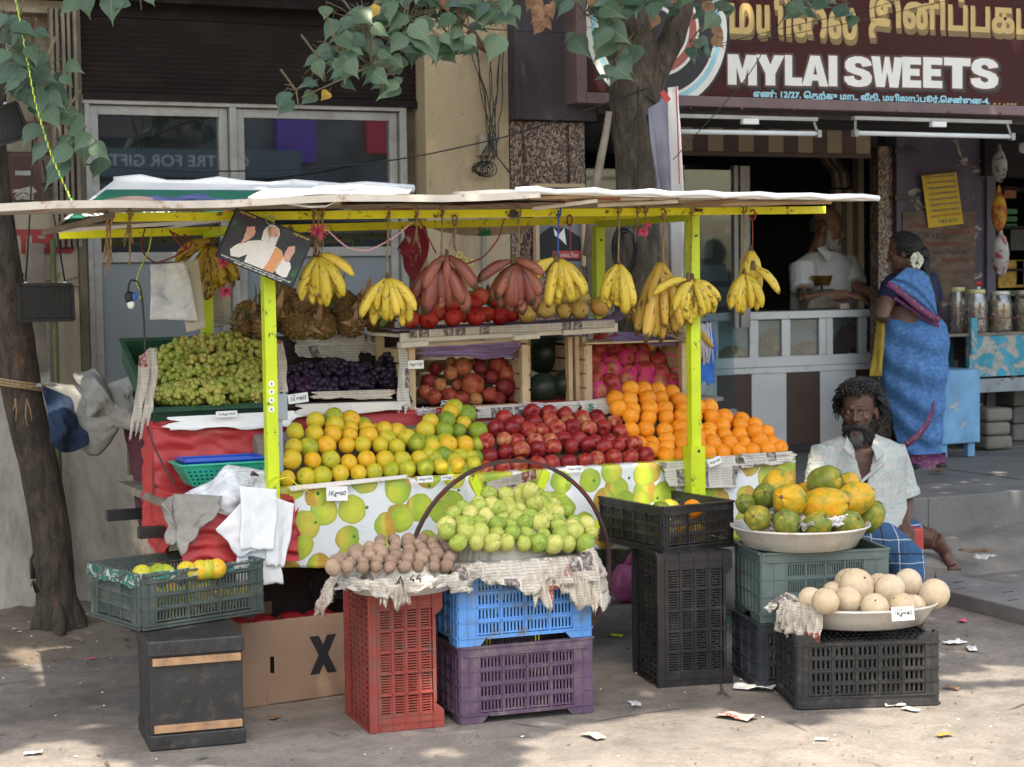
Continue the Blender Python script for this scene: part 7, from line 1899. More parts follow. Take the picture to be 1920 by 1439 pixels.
# hanging black boxes on cords
def blackpanel(C4,Y,label,cords):
 A,B,C,D=[onY(a,b_,Y)for a,b_ in C4];t=thing('floodlight',label,'floodlight',(A+C)/2,group='black floodlights hanging by the tree')
 f=lambda u,v,d:(A.lerp(B,u)).lerp(D.lerp(C,u),v)+Vector((0,d,0))
 mb=MB();P=[f(u,v,d)for d in(0,.045)for u,v in((0,0),(1,0),(1,1),(0,1))];b0=mb.pts(P)
 for q in((0,3,2,1),(4,5,6,7),(0,1,5,4),(1,2,6,5),(2,3,7,6),(3,0,4,7)):mb.face([b0+i for i in q])
 bevel(obj('housing',mb,MT['blacksheet'],t),.004)
 mb=MB()
 for k in range(9):mb.bar(f(.08+.84*k/8,.1,-.002),f(.08+.84*k/8,.9,-.002),.004,.004,(0,1,0))
 for k in range(4):mb.bar(f(.08,.1+.8*k/3,-.003),f(.92,.1+.8*k/3,-.003),.004,.004,(0,1,0))
 obj('lens_ribs',mb,MT['blackplastic'],t,kind='stuff')
 mb=MB()
 for a_,b_ in(((0,0),(1,0)),((1,0),(1,1)),((1,1),(0,1)),((0,1),(0,0))):mb.bar(f(*a_,-.004),f(*b_,-.004),.014,.012,(0,1,0))
 obj('bezel',mb,MT['blacksheet'],t)
 for(x0,y0,x1,y1)in cords:
  mb=MB();mb.tube([onY(x0,y0,Y+.02),onY((x0+x1)/2+2,(y0+y1)/2,Y+.02),onY(x1,y1,Y+.02)],.004,6);obj('cord',mb,MT['blacksheet'],t)
 for(x0,y0,x1,y1)in cords:
  mb=MB();c=onY(x0,y0,Y+.02);mb.ball(c,.008,8,6);obj('cord_clip',mb,MT['paper'],t)
blackpanel(((35,534),(135,534),(138,600),(37,602)),8.2,'flat black floodlight hanging level on two cords beside the leaning tree',((48,532,62,240),(122,531,80,300)))
blackpanel(((-30,212),(30,192),(56,255),(-30,282)),8.25,'tilted black floodlight at the upper left edge',((10,195,5,20),))
# portrait board
pr=thing('framed_picture','tilted printed picture of a white bearded elder raising both hands, hung on a key ring','picture',onY(497,465,6.70))
YP_=6.70
q=[(444,390),(589,447),(549,540),(404,481)]
mb=MB();b0=mb.pts([onY(a,b_,YP_)for a,b_ in q]+[onY(a,b_,YP_)+Vector((0,.012,0))for a,b_ in q]);mb.face((b0,b0+3,b0+2,b0+1));mb.face((b0+4,b0+5,b0+6,b0+7))
for i in range(4):mb.face((b0+i,b0+(i+1)%4,b0+4+(i+1)%4,b0+4+i))
obj('board',mb,MT['ink'],pr)
def C4_(L):return[(x/4+240,y/4+340)for x,y in L]
bgm,nt_,b__=newmat('dark_green_print');
nt_.links.new(ramp(nt_,noise(nt_,coord(nt_),16,3),[(.45,(.028,.024,.035)),(.6,(.03,.045,.04)),(.75,(.05,.16,.07))]),b__.inputs['Base Color']);b__.inputs['Roughness'].default_value=.35
flat(C4_([(822,215),(1380,437),(1228,785),(672,568)]),YP_-.0006,bgm,pr,'picture_ground')
PRM=dict(robe=mat('print_white',(.72,.70,.66),.4,.06,30),skin=mat('print_skin',(.62,.34,.26),.4,.1,40),orange=mat('print_orange',(.68,.30,.13),.4,.08,30),beard=mat('print_beard',(.66,.66,.66),.4,.1,60),grn=mat('print_green',(.06,.20,.09),.4,.5,40),yel=mat('print_yellow',(.7,.5,.1),.4))
flat(C4_([(765,510),(790,490),(835,465),(880,462),(905,448),(990,442),(1060,470),(1110,490),(1150,520),(1172,580),(1085,690),(870,605),(895,548),(830,572),(770,560)]),YP_-.0010,PRM['robe'],pr,'robe')
flat(C4_([(1105,670),(1165,590),(1215,610),(1222,650),(1190,720),(1160,722),(1110,690)]),YP_-.0011,PRM['robe'],pr,'sleeve')
flat(C4_([(1110,490),(1140,510),(1168,570),(1083,690),(1012,660),(1060,590)]),YP_-.0013,PRM['orange'],pr,'orange_shawl')
flat(C4_([(850,470),(835,478),(870,425),(875,400),(893,365),(915,342),(945,340),(958,380),(945,410),(905,440)]),YP_-.0014,PRM['skin'],pr,'raised_hand')
for k in range(4):flat(C4_([(885+16*k,372-4*k),(896+16*k,340),(906+16*k,342),(902+16*k,375-3*k)]),YP_-.0015,PRM['skin'],pr,'finger')
flat(C4_([(1168,590),(1175,540),(1190,515),(1225,490),(1255,495),(1250,535),(1225,570),(1212,600),(1185,612)]),YP_-.0014,PRM['skin'],pr,'raised_hand')
for k in range(4):flat(C4_([(1190+16*k,530-6*k),(1200+14*k,492-2*k),(1211+14*k,492-2*k),(1208+14*k,528-4*k)]),YP_-.0015,PRM['skin'],pr,'finger')
flat(C4_([(1035,350),(1060,330),(1100,330),(1135,360),(1140,400),(1122,440),(1108,480),(1070,500),(1020,455),(1000,440),(1010,400),(1018,370)]),YP_-.0016,PRM['beard'],pr,'white_hair')
flat(C4_([(1052,352),(1080,338),(1115,348),(1134,380),(1130,415),(1108,432),(1070,428),(1048,400)]),YP_-.0018,PRM['skin'],pr,'face')
flat(C4_([(1040,420),(1080,418),(1118,428),(1112,470),(1082,492),(1050,470)]),YP_-.0020,PRM['beard'],pr,'beard')
for a_,b_ in((1075,398),(1108,402)):flat(C4_([(a_-10,b_),(a_,b_-4),(a_+10,b_),(a_,b_+3)]),YP_-.0021,MT['ink'],pr,'eye')
for s_,a_,b_,h_ in(('வாழ்க வளமுடன்',(835,240),(952,288),.013),('வாழ்க வளமுடன்',(1238,404),(1352,452),.013)):
 A,B=[onY(x/4+240,y/4+340,YP_)for x,y in(a_,b_)];lettering('lettering',s_,PRM['yel'],A,B,h_,pr,bold=.02,depth=.002)
for a_,b_,s_ in(((695,560),(1215,768),'வாழ்க வளமுடன் வாழ்க வளமுடன் வாழ்க வளமுடன்'),((790,615),(1150,760),'வாழ்க வளமுடன் வாழ்க வளமுடன்')):
 A,B=[onY(x/4+240,y/4+340,YP_)for x,y in(a_,b_)];lettering('lettering',s_,MT['white'],A,B,.008,pr,bold=.03,depth=.002)
kc=onY(507,413,YP_-.012);mb=MB();mb.tube([kc+Vector((.017*math.cos(a*.4),0,.017*math.sin(a*.4)))for a in range(17)],.0015,5);obj('key_ring',mb,MT['alu'],pr)
mb=MB();c=onY(506,425,YP_-.012);mb.tube([c,c+Vector((.002,0,-.03)),c+Vector((-.002,0,-.045))],[.006,.003,.0025],6);obj('key_tag',mb,MT['wood'],pr)
# ---------------------------------------------------------------- people
UP=Vector((0,0,1))
def skinmat(name,c):
 return mat(name,c,.5,.16,14,.25,160,spec=.4,sub=.05)
def remesh(name,mb,vox,mt,parent,sm=3,cut=None,thick=0,label=None):
 me=mb.mesh('tmp');o=bpy.data.objects.new('tmp',me);COL.objects.link(o)
 m=o.modifiers.new('r','REMESH');m.mode='VOXEL';m.voxel_size=vox;m.use_smooth_shade=True
 s=o.modifiers.new('s','SMOOTH');s.iterations=sm;s.factor=.5
 bpy.context.view_layer.update()
 me2=bpy.data.meshes.new_from_object(o.evaluated_get(bpy.context.evaluated_depsgraph_get()))
 bpy.data.objects.remove(o);bpy.data.meshes.remove(me)
 if cut:
  import bmesh
  bm=bmesh.new();bm.from_mesh(me2)
  bmesh.ops.delete(bm,geom=[f for f in bm.faces if cut(f.calc_center_median(),f.normal)],context='FACES');bm.to_mesh(me2);bm.free()
 me2.name=name;me2.materials.clear();me2.materials.append(mt)
 o=obj(name,me2,mt,parent,label=label)
 if thick:solid(o,thick)
 return o
def frame(c,F,s=1.0,pitch=0,roll=0):
 F=Vector(F).normalized();S=F.cross(UP).normalized()
 M=Matrix((S,-F,UP)).transposed().to_4x4()@Matrix.Rotation(pitch,4,'X')@Matrix.Rotation(roll,4,'Y')@Matrix.Scale(s,4);M.translation=c
 return M
def head(mb,M):
 def B(c,r,fn=None,n=20,m=14):mb.ball(M@Vector(c),r,n,m,M=M.to_3x3().to_4x4(),fn=fn)
 def T(P,r):mb.tube([M@Vector(p)for p in P],[q*M.to_scale().x for q in r],10)
 B((0,.012,.028),(.075,.095,.095),None,28,20);B((0,-.026,-.035),(.060,.060,.088),lambda d:1-.13*math.exp(-((abs(d.x)-.52)**2+(d.z-.33)**2)/.03)*(d.y<0),36,26)
 B((0,-.042,-.088),(.044,.038,.030));B((0,-.073,-.104),(.02,.018,.016))
 T([(-.046,-.070,.010),(-.022,-.084,.016),(0,-.086,.010),(.022,-.084,.016),(.046,-.070,.010)],[.007,.010,.009,.010,.007])
 T([(0,-.082,.008),(0,-.094,-.014),(0,-.106,-.034)],[.008,.009,.012]);B((0,-.106,-.037),(.013,.012,.011))
 for s_ in(-1,1):
  B((.013*s_,-.096,-.040),(.009,.010,.008));B((.040*s_,-.058,-.030),(.020,.02,.018));B((.077*s_,.014,-.018),(.009,.019,.031))
  B((.030*s_,-.0695,.005),(.017,.0155,.0085));B((.030*s_,-.068,-.013),(.016,.0135,.0065))
 B((0,-.085,-.066),(.024,.010,.0055));B((0,-.083,-.077),(.020,.010,.006))
 T([(0,.02,-.05),(0,.032,-.115),(0,.036,-.17)],[.05,.052,.06])
EYEW=mat('eye_white',(.34,.27,.22),.25,.05,9,0);EYED=mat('eye_dark',(.012,.008,.006),.15,.05,9,0)
def eyes(M,parent,look=0):
 for s_ in(-1,1):
  mb=MB();mb.ball(M@Vector((.030*s_,-.0715,-.004)),.0110*M.to_scale().x,14,10);e=obj('eye',mb,EYEW,parent)
  mb=MB();mb.ball(M@Vector((.030*s_+look,-.0788,-.004)),.0056*M.to_scale().x,10,8);obj('iris',mb,EYED,e)
def hand(mb,w,d,nrm,s=1.0,curl=.6,thumb=1):
 """w wrist, d pointing along the hand, nrm back of the hand"""
 d=Vector(d).normalized();nrm=Vector(nrm);nrm=(nrm-d*nrm.dot(d)).normalized();x=d.cross(nrm)
 M=Matrix((x,d,nrm)).transposed().to_4x4()
 mb.ball(w+d*.045*s,(.040*s,.052*s,.017*s),14,10,M=M)
 for i,(ox,L)in enumerate(((-.029,.068),(-.010,.078),(.010,.074),(.028,.058))):
  p=w+d*.082*s+x*ox*s;P=[p-d*.03*s];a=.15
  P.append(p)
  for k in range(3):
   a+=curl*(.55+.12*k);p=p+(d*math.cos(a)-nrm*math.sin(a))*L*s*(.42,.32,.26)[k];P.append(p)
  mb.tube(P,[.009*s,.0095*s,.0088*s,.0078*s,.0058*s],8)
  mb.ball(P[-1],.0056*s,8,6)
 p=w+d*.02*s-x*.030*s*thumb
 mb.tube([w+d*.02*s,p,p+(d*.8-x*thumb*.6-nrm*.35).normalized()*.035*s,p+(d*1.-x*thumb*.25-nrm*.8).normalized()*.062*s],[.014*s,.012*s,.0105*s,.007*s],8)
def strands(c_list,mt,parent,name='hair'):
 mb=MB()
 for P,r_ in c_list:mb.tube(P,r_,5,cap=False)
 return obj(name,mb,mt,parent)
def loft(mb,L,Y,nd=.6,n=48,fold=.0,fr=9,seed=0,ydrift=0):
 """L: (py, px_left, px_right[, depth ratio]); rings are ellipses facing the street"""
 rings=[]
 for i,q in enumerate(L):
  py,a,b_=q[:3];dr=q[3]if len(q)>3 else nd
  A,B=onY(a,py,Y+ydrift*i),onY(b_,py,Y+ydrift*i);B.z=A.z=(A.z+B.z)/2
  A=Vector((A.x,A.y,A.z));c=(A+B)/2;hw=(B-A).length/2*math.cos(TH)
  f2=Vector((cfw.x,cfw.y,0)).normalized();ring=[]
  for k in range(n):
   th=2*math.pi*k/n
   m_=1+fold*(math.sin(fr*th+.35*i+2*n3(th,i*.15,0,seed))+.5*n3(math.cos(th)*3,math.sin(th)*3,i*.35,seed+2))
   ring.append(c+(cr0*math.cos(th)*hw+f2*math.sin(th)*hw*dr)*m_)
  rings.append(mb.pts(ring))
 for a,b_ in zip(rings,rings[1:]):
  for k in range(n):
   l=(k+1)%n;mb.face((a+k,a+l,b_+l,b_+k),True)
 mb.face([rings[0]+k for k in range(n)],True);mb.face([rings[-1]+k for k in reversed(range(n))],True)
 return mb
def lines(name,base,line,k=22,wd=.07,lw2=None,second=None,plane=None):
 """checked cotton: fine line grid woven in the cloth"""
 m,nt,b=newmat(name);tc=N(nt,'ShaderNodeTexCoord')
 nz=N(nt,'ShaderNodeTexNoise');nt.links.new(tc.outputs['Object'],nz.inputs[0]);nz.inputs['Scale'].default_value=7
 ad=N(nt,'ShaderNodeVectorMath',operation='MULTIPLY_ADD');nt.links.new(nz.outputs['Color'],ad.inputs[0]);ad.inputs[1].default_value=(.035,)*3;nt.links.new(tc.outputs['Object'],ad.inputs[2])
 dt=N(nt,'ShaderNodeVectorMath',operation='DOT_PRODUCT');nt.links.new(ad.outputs[0],dt.inputs[0]);dt.inputs[1].default_value=tuple(plane or cr0)
 sx=N(nt,'ShaderNodeSeparateXYZ');nt.links.new(ad.outputs[0],sx.inputs[0])
 c=ramp(nt,noise(nt,tc.outputs['Object'],4,4),[(.3,tuple(q*.85 for q in base)),(.7,base)])
 for s_,kk in((dt.outputs['Value'],k),(sx.outputs[2],k*1.1)):
  f=math_(nt,'LESS_THAN',math_(nt,'FRACT',math_(nt,'MULTIPLY',s_,kk)),wd)
  c=mix(nt,math_(nt,'MULTIPLY',f,.8),c,line)
  if second:
   f=math_(nt,'LESS_THAN',math_(nt,'FRACT',math_(nt,'MULTIPLY_ADD',s_,kk*.5,.3)),wd*.8);c=mix(nt,f,c,second)
 nt.links.new(c,b.inputs['Base Color']);b.inputs['Roughness'].default_value=.85
 bump(nt,b,math_(nt,'ADD',noise(nt,tc.outputs['Object'],9,5,.6,1.2),math_(nt,'MULTIPLY',noise(nt,tc.outputs['Object'],32,3,.5,.8),.3)),.7,.03)
 return m
HAIRB=mat('black_hair',(.007,.006,.006),.62,.3,40,.2,200);HAIRG=mat('grey_hair',(.45,.44,.42),.6,.3,40,.2,200)
# --- seated fruit seller
YM=7.32
sp=thing('person','bearded man with wavy black hair sitting in open checked shirt and blue lungi','person',(onY(1605,950,YM).x,YM,0))
hc=onY(1611,768,YM-.02)
FACE=(-cfw*.90-cr0*.36);FACE.z=0
MH=frame(hc,FACE,1.04,R(2))
SK=skinmat('dark_brown_skin',(.095,.045,.03))
mb=MB();head(mb,MH)
loft(mb,[(838,1545,1672,.5),(860,1535,1682,.58),(890,1540,1678,.62),(930,1545,1672,.62),(975,1548,1668,.66),(1010,1545,1675,.7)],YM,fold=0)
mb.tube([hc+Vector((0,.03,-.13)),onY(1608,845,YM)],[.058,.085],14)
shR=onY(1674,848,YM);elR=onY(1698,935,YM-.03);wrR=onY(1697,985,YM-.17)
mb.tube([shR,shR.lerp(elR,.5),elR,elR.lerp(wrR,.4),wrR],[.055,.046,.038,.036,.026],14)
hand(mb,wrR,(onY(1706,1020,YM-.30)-wrR),UP+cr0*.1-cfw*.6,1.0,.42,-1)
shL=onY(1545,850,YM);elL=onY(1530,945,YM-.05);wrL=onY(1555,1000,YM-.22)
mb.tube([shL,shL.lerp(elL,.5),elL,elL.lerp(wrL,.4),wrL],[.055,.046,.038,.036,.026],14);hand(mb,wrL,cr0-cfw*.4-UP*.2,UP,1.0,.4,1)
# legs: one knee to the front, other shin folded out to the right
hip=onY(1610,1000,YM);knA=onY(1702,1052,YM-.33);ftA=onZ(1700,1150,.05)
mb.tube([hip,hip.lerp(knA,.5),knA],[.10,.085,.062],14);mb.tube([knA,Vector((knA.x-.0,knA.y-.02,.2)),Vector((knA.x,knA.y,.07))],[.058,.05,.036],12);mb.tube([Vector((knA.x,knA.y+.03,.05)),Vector((knA.x-.04,knA.y-.14,.03))],[.04,.025],10)
k2=onY(1752,1012,YM+.05);f2_=onY(1772,1036,YM+.06)
mb.tube([onY(1650,1010,YM+.1),onY(1715,1005,YM+.12),k2],[.08,.066,.05],12);mb.tube([k2,k2.lerp(f2_,.6),f2_],[.045,.036,.028],12);fd=(cr0*.35-cfw*.3-UP*.75).normalized();mb.ball(f2_,.034,12,10);mb.tube([f2_-UP*.0,f2_+fd*.04,f2_+fd*.075],[.032,.034,.03],12,flat=.8)
for q in range(5):mb.tube([f2_+fd*.065+cr0*(q-2)*.013,f2_+fd*.10+cr0*(q-2)*.015],[.010,.008],8)
remesh('body',mb,.0048,SK,sp,3)
eyes(MH,sp,-.004)
P=[];rr=random.Random(5)
for i in range(1150):
 th=rr.uniform(-math.pi,math.pi);ph=rr.uniform(.0,1.9)
 d=Vector((math.sin(ph)*math.sin(th),math.sin(ph)*math.cos(th),math.cos(ph)))  # local: +y is the back
 if d.y<-.28 and d.z<.56:continue
 if d.y<-.05 and d.z<.12:continue
 p=Vector((d.x*.078,.012+d.y*.098,.030+d.z*.098));L=rr.uniform(.02,.05)*(1.15 if d.z<.3 else 1);ph2=rr.uniform(0,6.3);pts=[]
 fall=Vector((d.x*.9+.35*math.sin(ph2),d.y*.9,d.z*.9-.2)).normalized()
 for k in range(7):
  t=k/6;q=p+fall*L*t*(.55+.3*d.z)+Vector((d.x*.02,d.y*.02+.012*t,-L*t*t*(1.0 if d.z<.6 else .55)))+Vector((math.sin(ph2+t*6)*.010,math.cos(ph2*1.7+t*6)*.008,math.sin(ph2*2+t*5)*.006))
  pts.append(MH@q)
 P.append((pts,[.004,.005,.0052,.005,.0042,.003,.0012]))
hp=strands(P,HAIRB,sp)
mb=MB();mb.ball(MH@Vector((0,.026,.036)),(.082,.094,.095),24,16,M=MH.to_3x3().to_4x4());obj('hair_cap',mb,HAIRB,hp)
P=[];P2=[]
for i in range(800):
 a=rr.uniform(-1,1);t0=rr.random();mo=i%4==0
 if mo:p=Vector((a*.034,-.094+.42*a*a*.05,-.056-.010*abs(a)));L=rr.uniform(.018,.03)
 else:p=Vector((a*.056,-.078+.058*a*a,-.070-.032*t0+.042*a*a*(1-t0)));L=rr.uniform(.035,.085)*(1-.45*abs(a))
 ph2=rr.uniform(0,6.3);pts=[]
 if not mo and abs(p.x)<.023 and p.z>-.084:continue
 for k in range(5):
  t=k/4;pts.append(MH@(p+Vector((a*.018*t+(.012*a if mo else 0),-.012*t+.010*t*t,-L*t))+Vector((math.sin(ph2+t*5)*.005,math.cos(ph2+t*4)*.004,0))))
 (P2 if(not mo and abs(a)<.42 and t0>.35)else P).append((pts,[.0028,.0032,.0028,.002,.0008]))
strands(P,HAIRB,sp,'beard');strands(P2,mat('grizzled_beard',(.09,.085,.08),.6,.5,60),sp,'beard_tip')
for s_ in(-1,1):
 strands([([MH@Vector((.030*s_+a*.014,-.088+.02*a*a,.020+.003*(1-a*a))),MH@Vector((.030*s_+a*.014+.006,-.090+.02*a*a,.023))],[.002,.001])for a in(-1.2,-.8,-.4,0,.4,.8,1.2)],HAIRB,sp,'eyebrow')
PLAID=lines('white_teal_check_cotton',(.47,.48,.45),(.20,.40,.45),23,.06)
mb=MB()
loft(mb,[(816,1586,1640,.8),(826,1556,1664,.55),(838,1532,1684,.50),(855,1522,1692,.56),(880,1524,1690,.62),(910,1526,1688,.66),(945,1526,1690,.68),(985,1522,1694,.72),(1020,1518,1700,.74)],YM,fold=.010,fr=7)
mb.tube([shR+Vector((-.02,0,.01)),shR.lerp(elR,.45),elR.lerp(shR,.12)],[.078,.072,.068],18)
mb.tube([shL+Vector((.02,0,.01)),shL.lerp(elL,.45),elL+Vector((0,0,-.01))],[.078,.072,.068],18)
mb.tube([elR.lerp(shR,.16),elR.lerp(shR,.02)],[.076,.074],18)
nk=onY(1612,816,YM);apex=onY(1606,905,YM)
def cutV(c,n_):
 if n_.z<-.75 and c.z<nk.z-.25:return True
 if n_.dot(cfw)>.25 or c.z<apex.z:return(c-elR).length<.07 and n_.dot((elR-shR).normalized())>.6
 u=(c-nk).dot(cr0);t=(c.z-apex.z)/(nk.z-apex.z)
 if(Vector((c.x,c.y,0))-Vector((nk.x,nk.y,0))).length<.062 and c.z>nk.z-.03:return True
 return t>0 and-.012-.058*t<u<.002+.062*t and(c-cO).dot(cfw)<(nk-cO).dot(cfw)+.04
remesh('shirt',mb,.0055,PLAID,sp,3,cutV,.002)
for s_,pts in((-1,((1586,815,0),(1580,838,-.10),(1600,862,-.14),(1598,836,-.115))),(1,((1642,813,0),(1668,842,-.09),(1642,868,-.14),(1634,838,-.125)))):
 mb=MB();q=[onY(a,b_,YM+d-.03)for a,b_,d in pts];mb.grid(8,8,lambda u,v:tuple(q[0].lerp(q[1],u).lerp(q[3].lerp(q[2],u),v)+Vector((0,-.012*math.sin(3.1*u),0))));solid(obj('collar',mb,PLAID,sp),.003)
mb=MB();mb.grid(2,24,lambda u,v:tuple(onY(1622+24*(1-v)*1.2-16*v,868+40*v,YM-.155+.0*v)+cr0*.022*u));solid(obj('placket',mb,PLAID,sp),.002)
LUN=lines('blue_checked_lungi',(.025,.09,.20),(.45,.5,.56),9,.045,second=(.012,.018,.045))
mb=MB()
mb.tube([onY(1605,985,YM),hip.lerp(knA,.3),hip.lerp(knA,.75),knA+Vector((0,-.01,.0)),Vector((knA.x,knA.y-.005,.24)),Vector((knA.x-.01,knA.y,.17))],[.145,.125,.10,.083,.078,.072],24)
mb.tube([onY(1650,1005,YM+.1),onY(1712,1003,YM+.12)],[.10,.08],18)
remesh('lungi',mb,.007,LUN,sp,3)
drape('shirt_tail',((1640,990,YM-.14),(1688,985,YM-.16),(1680,1015,YM-.21),(1660,1024,YM-.22)),PLAID,'','',wob=.01,fr=2,parent=sp)
mb=MB();c=onY(1665,1050,YM-.02);mb.box(c.x-.18,c.x+.10,YM-.17,YM+.15,.0,.41)
st=tag(bevel(obj('stool',mb,mat('red_plastic_stool',(.42,.05,.04),.4)),.01),'red plastic crate stool that the bearded man sits on','stool')
drape('grey_rag',((1722,1035,YM+.12),(1770,1040,YM+.12),(1774,1066,YM+.02),(1730,1062,YM+.0)),MT['greycloth'],'grey rag on the ground behind the lungi','rag',wob=.02,fr=3)
# --- shopkeeper behind the counter
YK=11.66
kp=thing('person','balding man with grey beard in a white half sleeved shirt behind the sweet shop counter','person',(onY(1545,500,YK).x,YK,PZ))
SK2=skinmat('warm_brown_skin',(.30,.15,.095))
hc2=onY(1553,428,YK);FK=(cr0*.93-cfw*.38);FK.z=0;MK=frame(hc2,FK,1.22,R(12))
mb=MB();head(mb,MK)
loft(mb,[(478,1512,1572,.5),(500,1496,1590,.6),(540,1496,1592,.62),(600,1498,1592,.62),(700,1500,1590,.7),(840,1505,1585,.8)],YK,fold=0)
mb.tube([hc2+Vector((-.03,.02,-.16)),onY(1545,485,YK)],[.075,.11],12)
s1,e1,w1=onY(1505,500,YK-.1),onY(1508,562,YK-.22),onY(1590,552,YK-.42);s2,e2,w2=onY(1585,495,YK),onY(1604,538,YK-.15),onY(1652,560,YK-.38)
mb.tube([s1,e1,e1.lerp(w1,.5),w1],[.07,.055,.05,.036],12);hand(mb,w1,cr0-UP*.25,UP-cfw*.4,1.25,.45,1)
mb.tube([s2,e2,e2.lerp(w2,.5),w2],[.07,.055,.048,.036],12);hand(mb,w2,cr0*.8-UP*.35,UP-cfw*.4,1.2,.4,1)
remesh('body',mb,.007,SK2,kp,3);eyes(MK,kp)
P=[]
for i in range(520):
 th=rr.uniform(-math.pi,math.pi);z_=rr.uniform(-.62,.22);r_=math.sqrt(1-z_*z_);d=Vector((r_*math.sin(th),r_*math.cos(th),z_))
 if d.y<-.25:continue
 p=Vector((d.x*.077,.012+d.y*.097,.028+d.z*.097));P.append(([MK@p,MK@(p+Vector((d.x*.008,d.y*.008+.004,-.012)))],[.004,.002]))
strands(P,mat('dark_grey_hair',(.07,.065,.065),.6,.4,60),kp)
P=[]
for i in range(420):
 a=rr.uniform(-1,1);t0=rr.random()
 p=Vector((a*.062,-.080+.068*a*a,-.052-.055*t0+.055*a*a*(1-t0)))
 if abs(p.x)<.02 and-.082<p.z<-.060:continue
 P.append(([MK@p,MK@(p+Vector((a*.006,-.008,-.014))),MK@(p+Vector((a*.004,-.006,-.028)))],[.0045,.004,.0015]))
strands(P,HAIRG,kp,'beard')
WS=mat('white_shirt_cotton',(.82,.83,.85),.85,.10,5,.8,11)
mb=MB();loft(mb,[(472,1520,1566,.9),(480,1508,1582,.6),(492,1492,1594,.58),(520,1488,1598,.64),(560,1486,1598,.66),(620,1484,1600,.68)],YK,fold=.012,fr=6)
mb.tube([s1,s1.lerp(e1,.7)],[.105,.10],14);mb.tube([s2,s2.lerp(e2,.95)],[.10,.098],14)
remesh('shirt',mb,.009,WS,kp,3)
mb=MB();q=[onY(*a_)for a_ in((1532,466,YK-.13),(1552,492,YK-.19),(1560,476,YK-.19),(1544,462,YK-.12))];mb.face([mb.pts(q)+i for i in range(4)]);solid(obj('collar',mb,WS,kp),.006)
# --- woman in a blue sari
YF=9.95
wp=thing('person','woman seen from behind in a blue sari with white jasmine in her black hair','person',(onY(1722,870,YF).x,YF,PZ))
SK3=skinmat('brown_skin',(.15,.075,.05))
SARI=mat('blue_sari_cotton',(.075,.21,.45),.8,.3,26,.75,13,dirt=(.05,.15,.36),dscale=34,dth=(.5,.56),stretch=(1,1,1.6))
BORD=mat('purple_gold_border',(.16,.035,.12),.7,.3,30,.2,60,dirt=(.42,.20,.09),dscale=42,dth=(.56,.6))
BLOU=mat('navy_blouse',(.012,.018,.06),.8)
hc3=onY(1692,472,YF-.02);FW=(cfw*.35-cr0*.94);FW.z=0;MW=frame(hc3,FW,.98,R(14))
mb=MB();head(mb,MW)
loft(mb,[(505,1682,1742,.5),(520,1668,1752,.5),(550,1664,1750,.55),(590,1664,1752,.6),(640,1655,1762,.66)],YF,fold=0)
mb.tube([hc3+Vector((.02,.0,-.12)),onY(1708,508,YF)],[.05,.075],12)
sl_,el_,wl_=onY(1672,535,YF-.05),onY(1654,588,YF-.12),onY(1662,604,YF+.12)
mb.tube([sl_,sl_.lerp(el_,.5),el_,el_.lerp(wl_,.5),wl_],[.062,.058,.048,.042,.03],14);hand(mb,wl_,cfw+UP*.1,UP,.9,.5,1)
sr_,er_=onY(1745,535,YF),onY(1756,572,YF+.1);mb.tube([sr_,er_,er_+cfw*.2],[.058,.046,.035],12)
remesh('body',mb,.006,SK3,wp,3)
P=[]
for i in range(560):
 th=rr.uniform(-math.pi,math.pi);ph=rr.uniform(0,2.1);d=Vector((math.sin(ph)*math.sin(th),math.sin(ph)*math.cos(th),math.cos(ph)))
 if d.y<-.42 and d.z<.75-.0:continue
 p=Vector((d.x*.082,.012+d.y*.103,.028+d.z*.103));e=Vector((0,.105,-.045));pts=[MW@(p.lerp(e,t)+Vector((d.x,d.y,d.z))*.035*math.sin(math.pi*t)*(.9))for t in(0,.25,.5,.75,.97)]
 P.append((pts,[.007,.008,.008,.007,.006]))
hw=strands(P,HAIRB,wp)
mb=MB();mb.ball(MW@Vector((0,.03,.02)),(.08,.085,.09),20,14,M=MW.to_3x3().to_4x4());bn=MW@Vector((0,.125,-.05));mb.ball(bn,(.045,.045,.05),16,12)
obj('hair_bun',mb,HAIRB,hw)
mb=MB();P=[bn,onY(1738,520,YF-.12),onY(1750,560,YF-.15),onY(1760,578,YF-.13),onY(1752,592,YF-.13)];mb.tube(P,[.035,.026,.024,.026,.012],10);obj('plait',mb,HAIRB,hw)
mb=MB()
for i in range(150):
 a=rr.uniform(0,6.28);c=onY(1719+11*math.cos(a)*rr.random()**.4,489+15*math.sin(a)*rr.random()**.4,YF-.13-.03*rr.random());mb.ball(c,(.011,.007,.008),6,4)
obj('jasmine_string',mb,mat('jasmine_white',(.70,.68,.55),.6,.1,20),wp,kind='stuff')
mb=MB();loft(mb,[(508,1680,1746,.55),(520,1664,1756,.56),(545,1662,1754,.58),(572,1664,1754,.60),(583,1668,1752,.6)],YF,fold=0);mb.tube([sl_,sl_.lerp(el_,.55)],[.072,.066],14);mb.tube([sr_,sr_.lerp(er_,.7)],[.066,.06],12)
remesh('blouse',mb,.008,BLOU,wp,3,lambda c,n_:n_.z>.8 and c.z>onY(1710,512,YF).z)
SK_L=[(598,1660,1758,.62),(612,1650,1768,.66),(630,1648,1771,.7),(665,1650,1771,.72),(700,1655,1770,.7),(740,1664,1767,.66),(780,1676,1764,.62),(820,1684,1762,.6),(850,1688,1762,.58),(873,1688,1761,.58)]
LL=[]
for a_,b_ in zip(SK_L,SK_L[1:]):
 for k in range(4):t=k/4;LL.append(tuple(a_[j]*(1-t)+b_[j]*t for j in range(4)))
LL.append(SK_L[-1])
mb=MB();loft(mb,LL,YF,n=90,fold=.016,fr=11,seed=3)
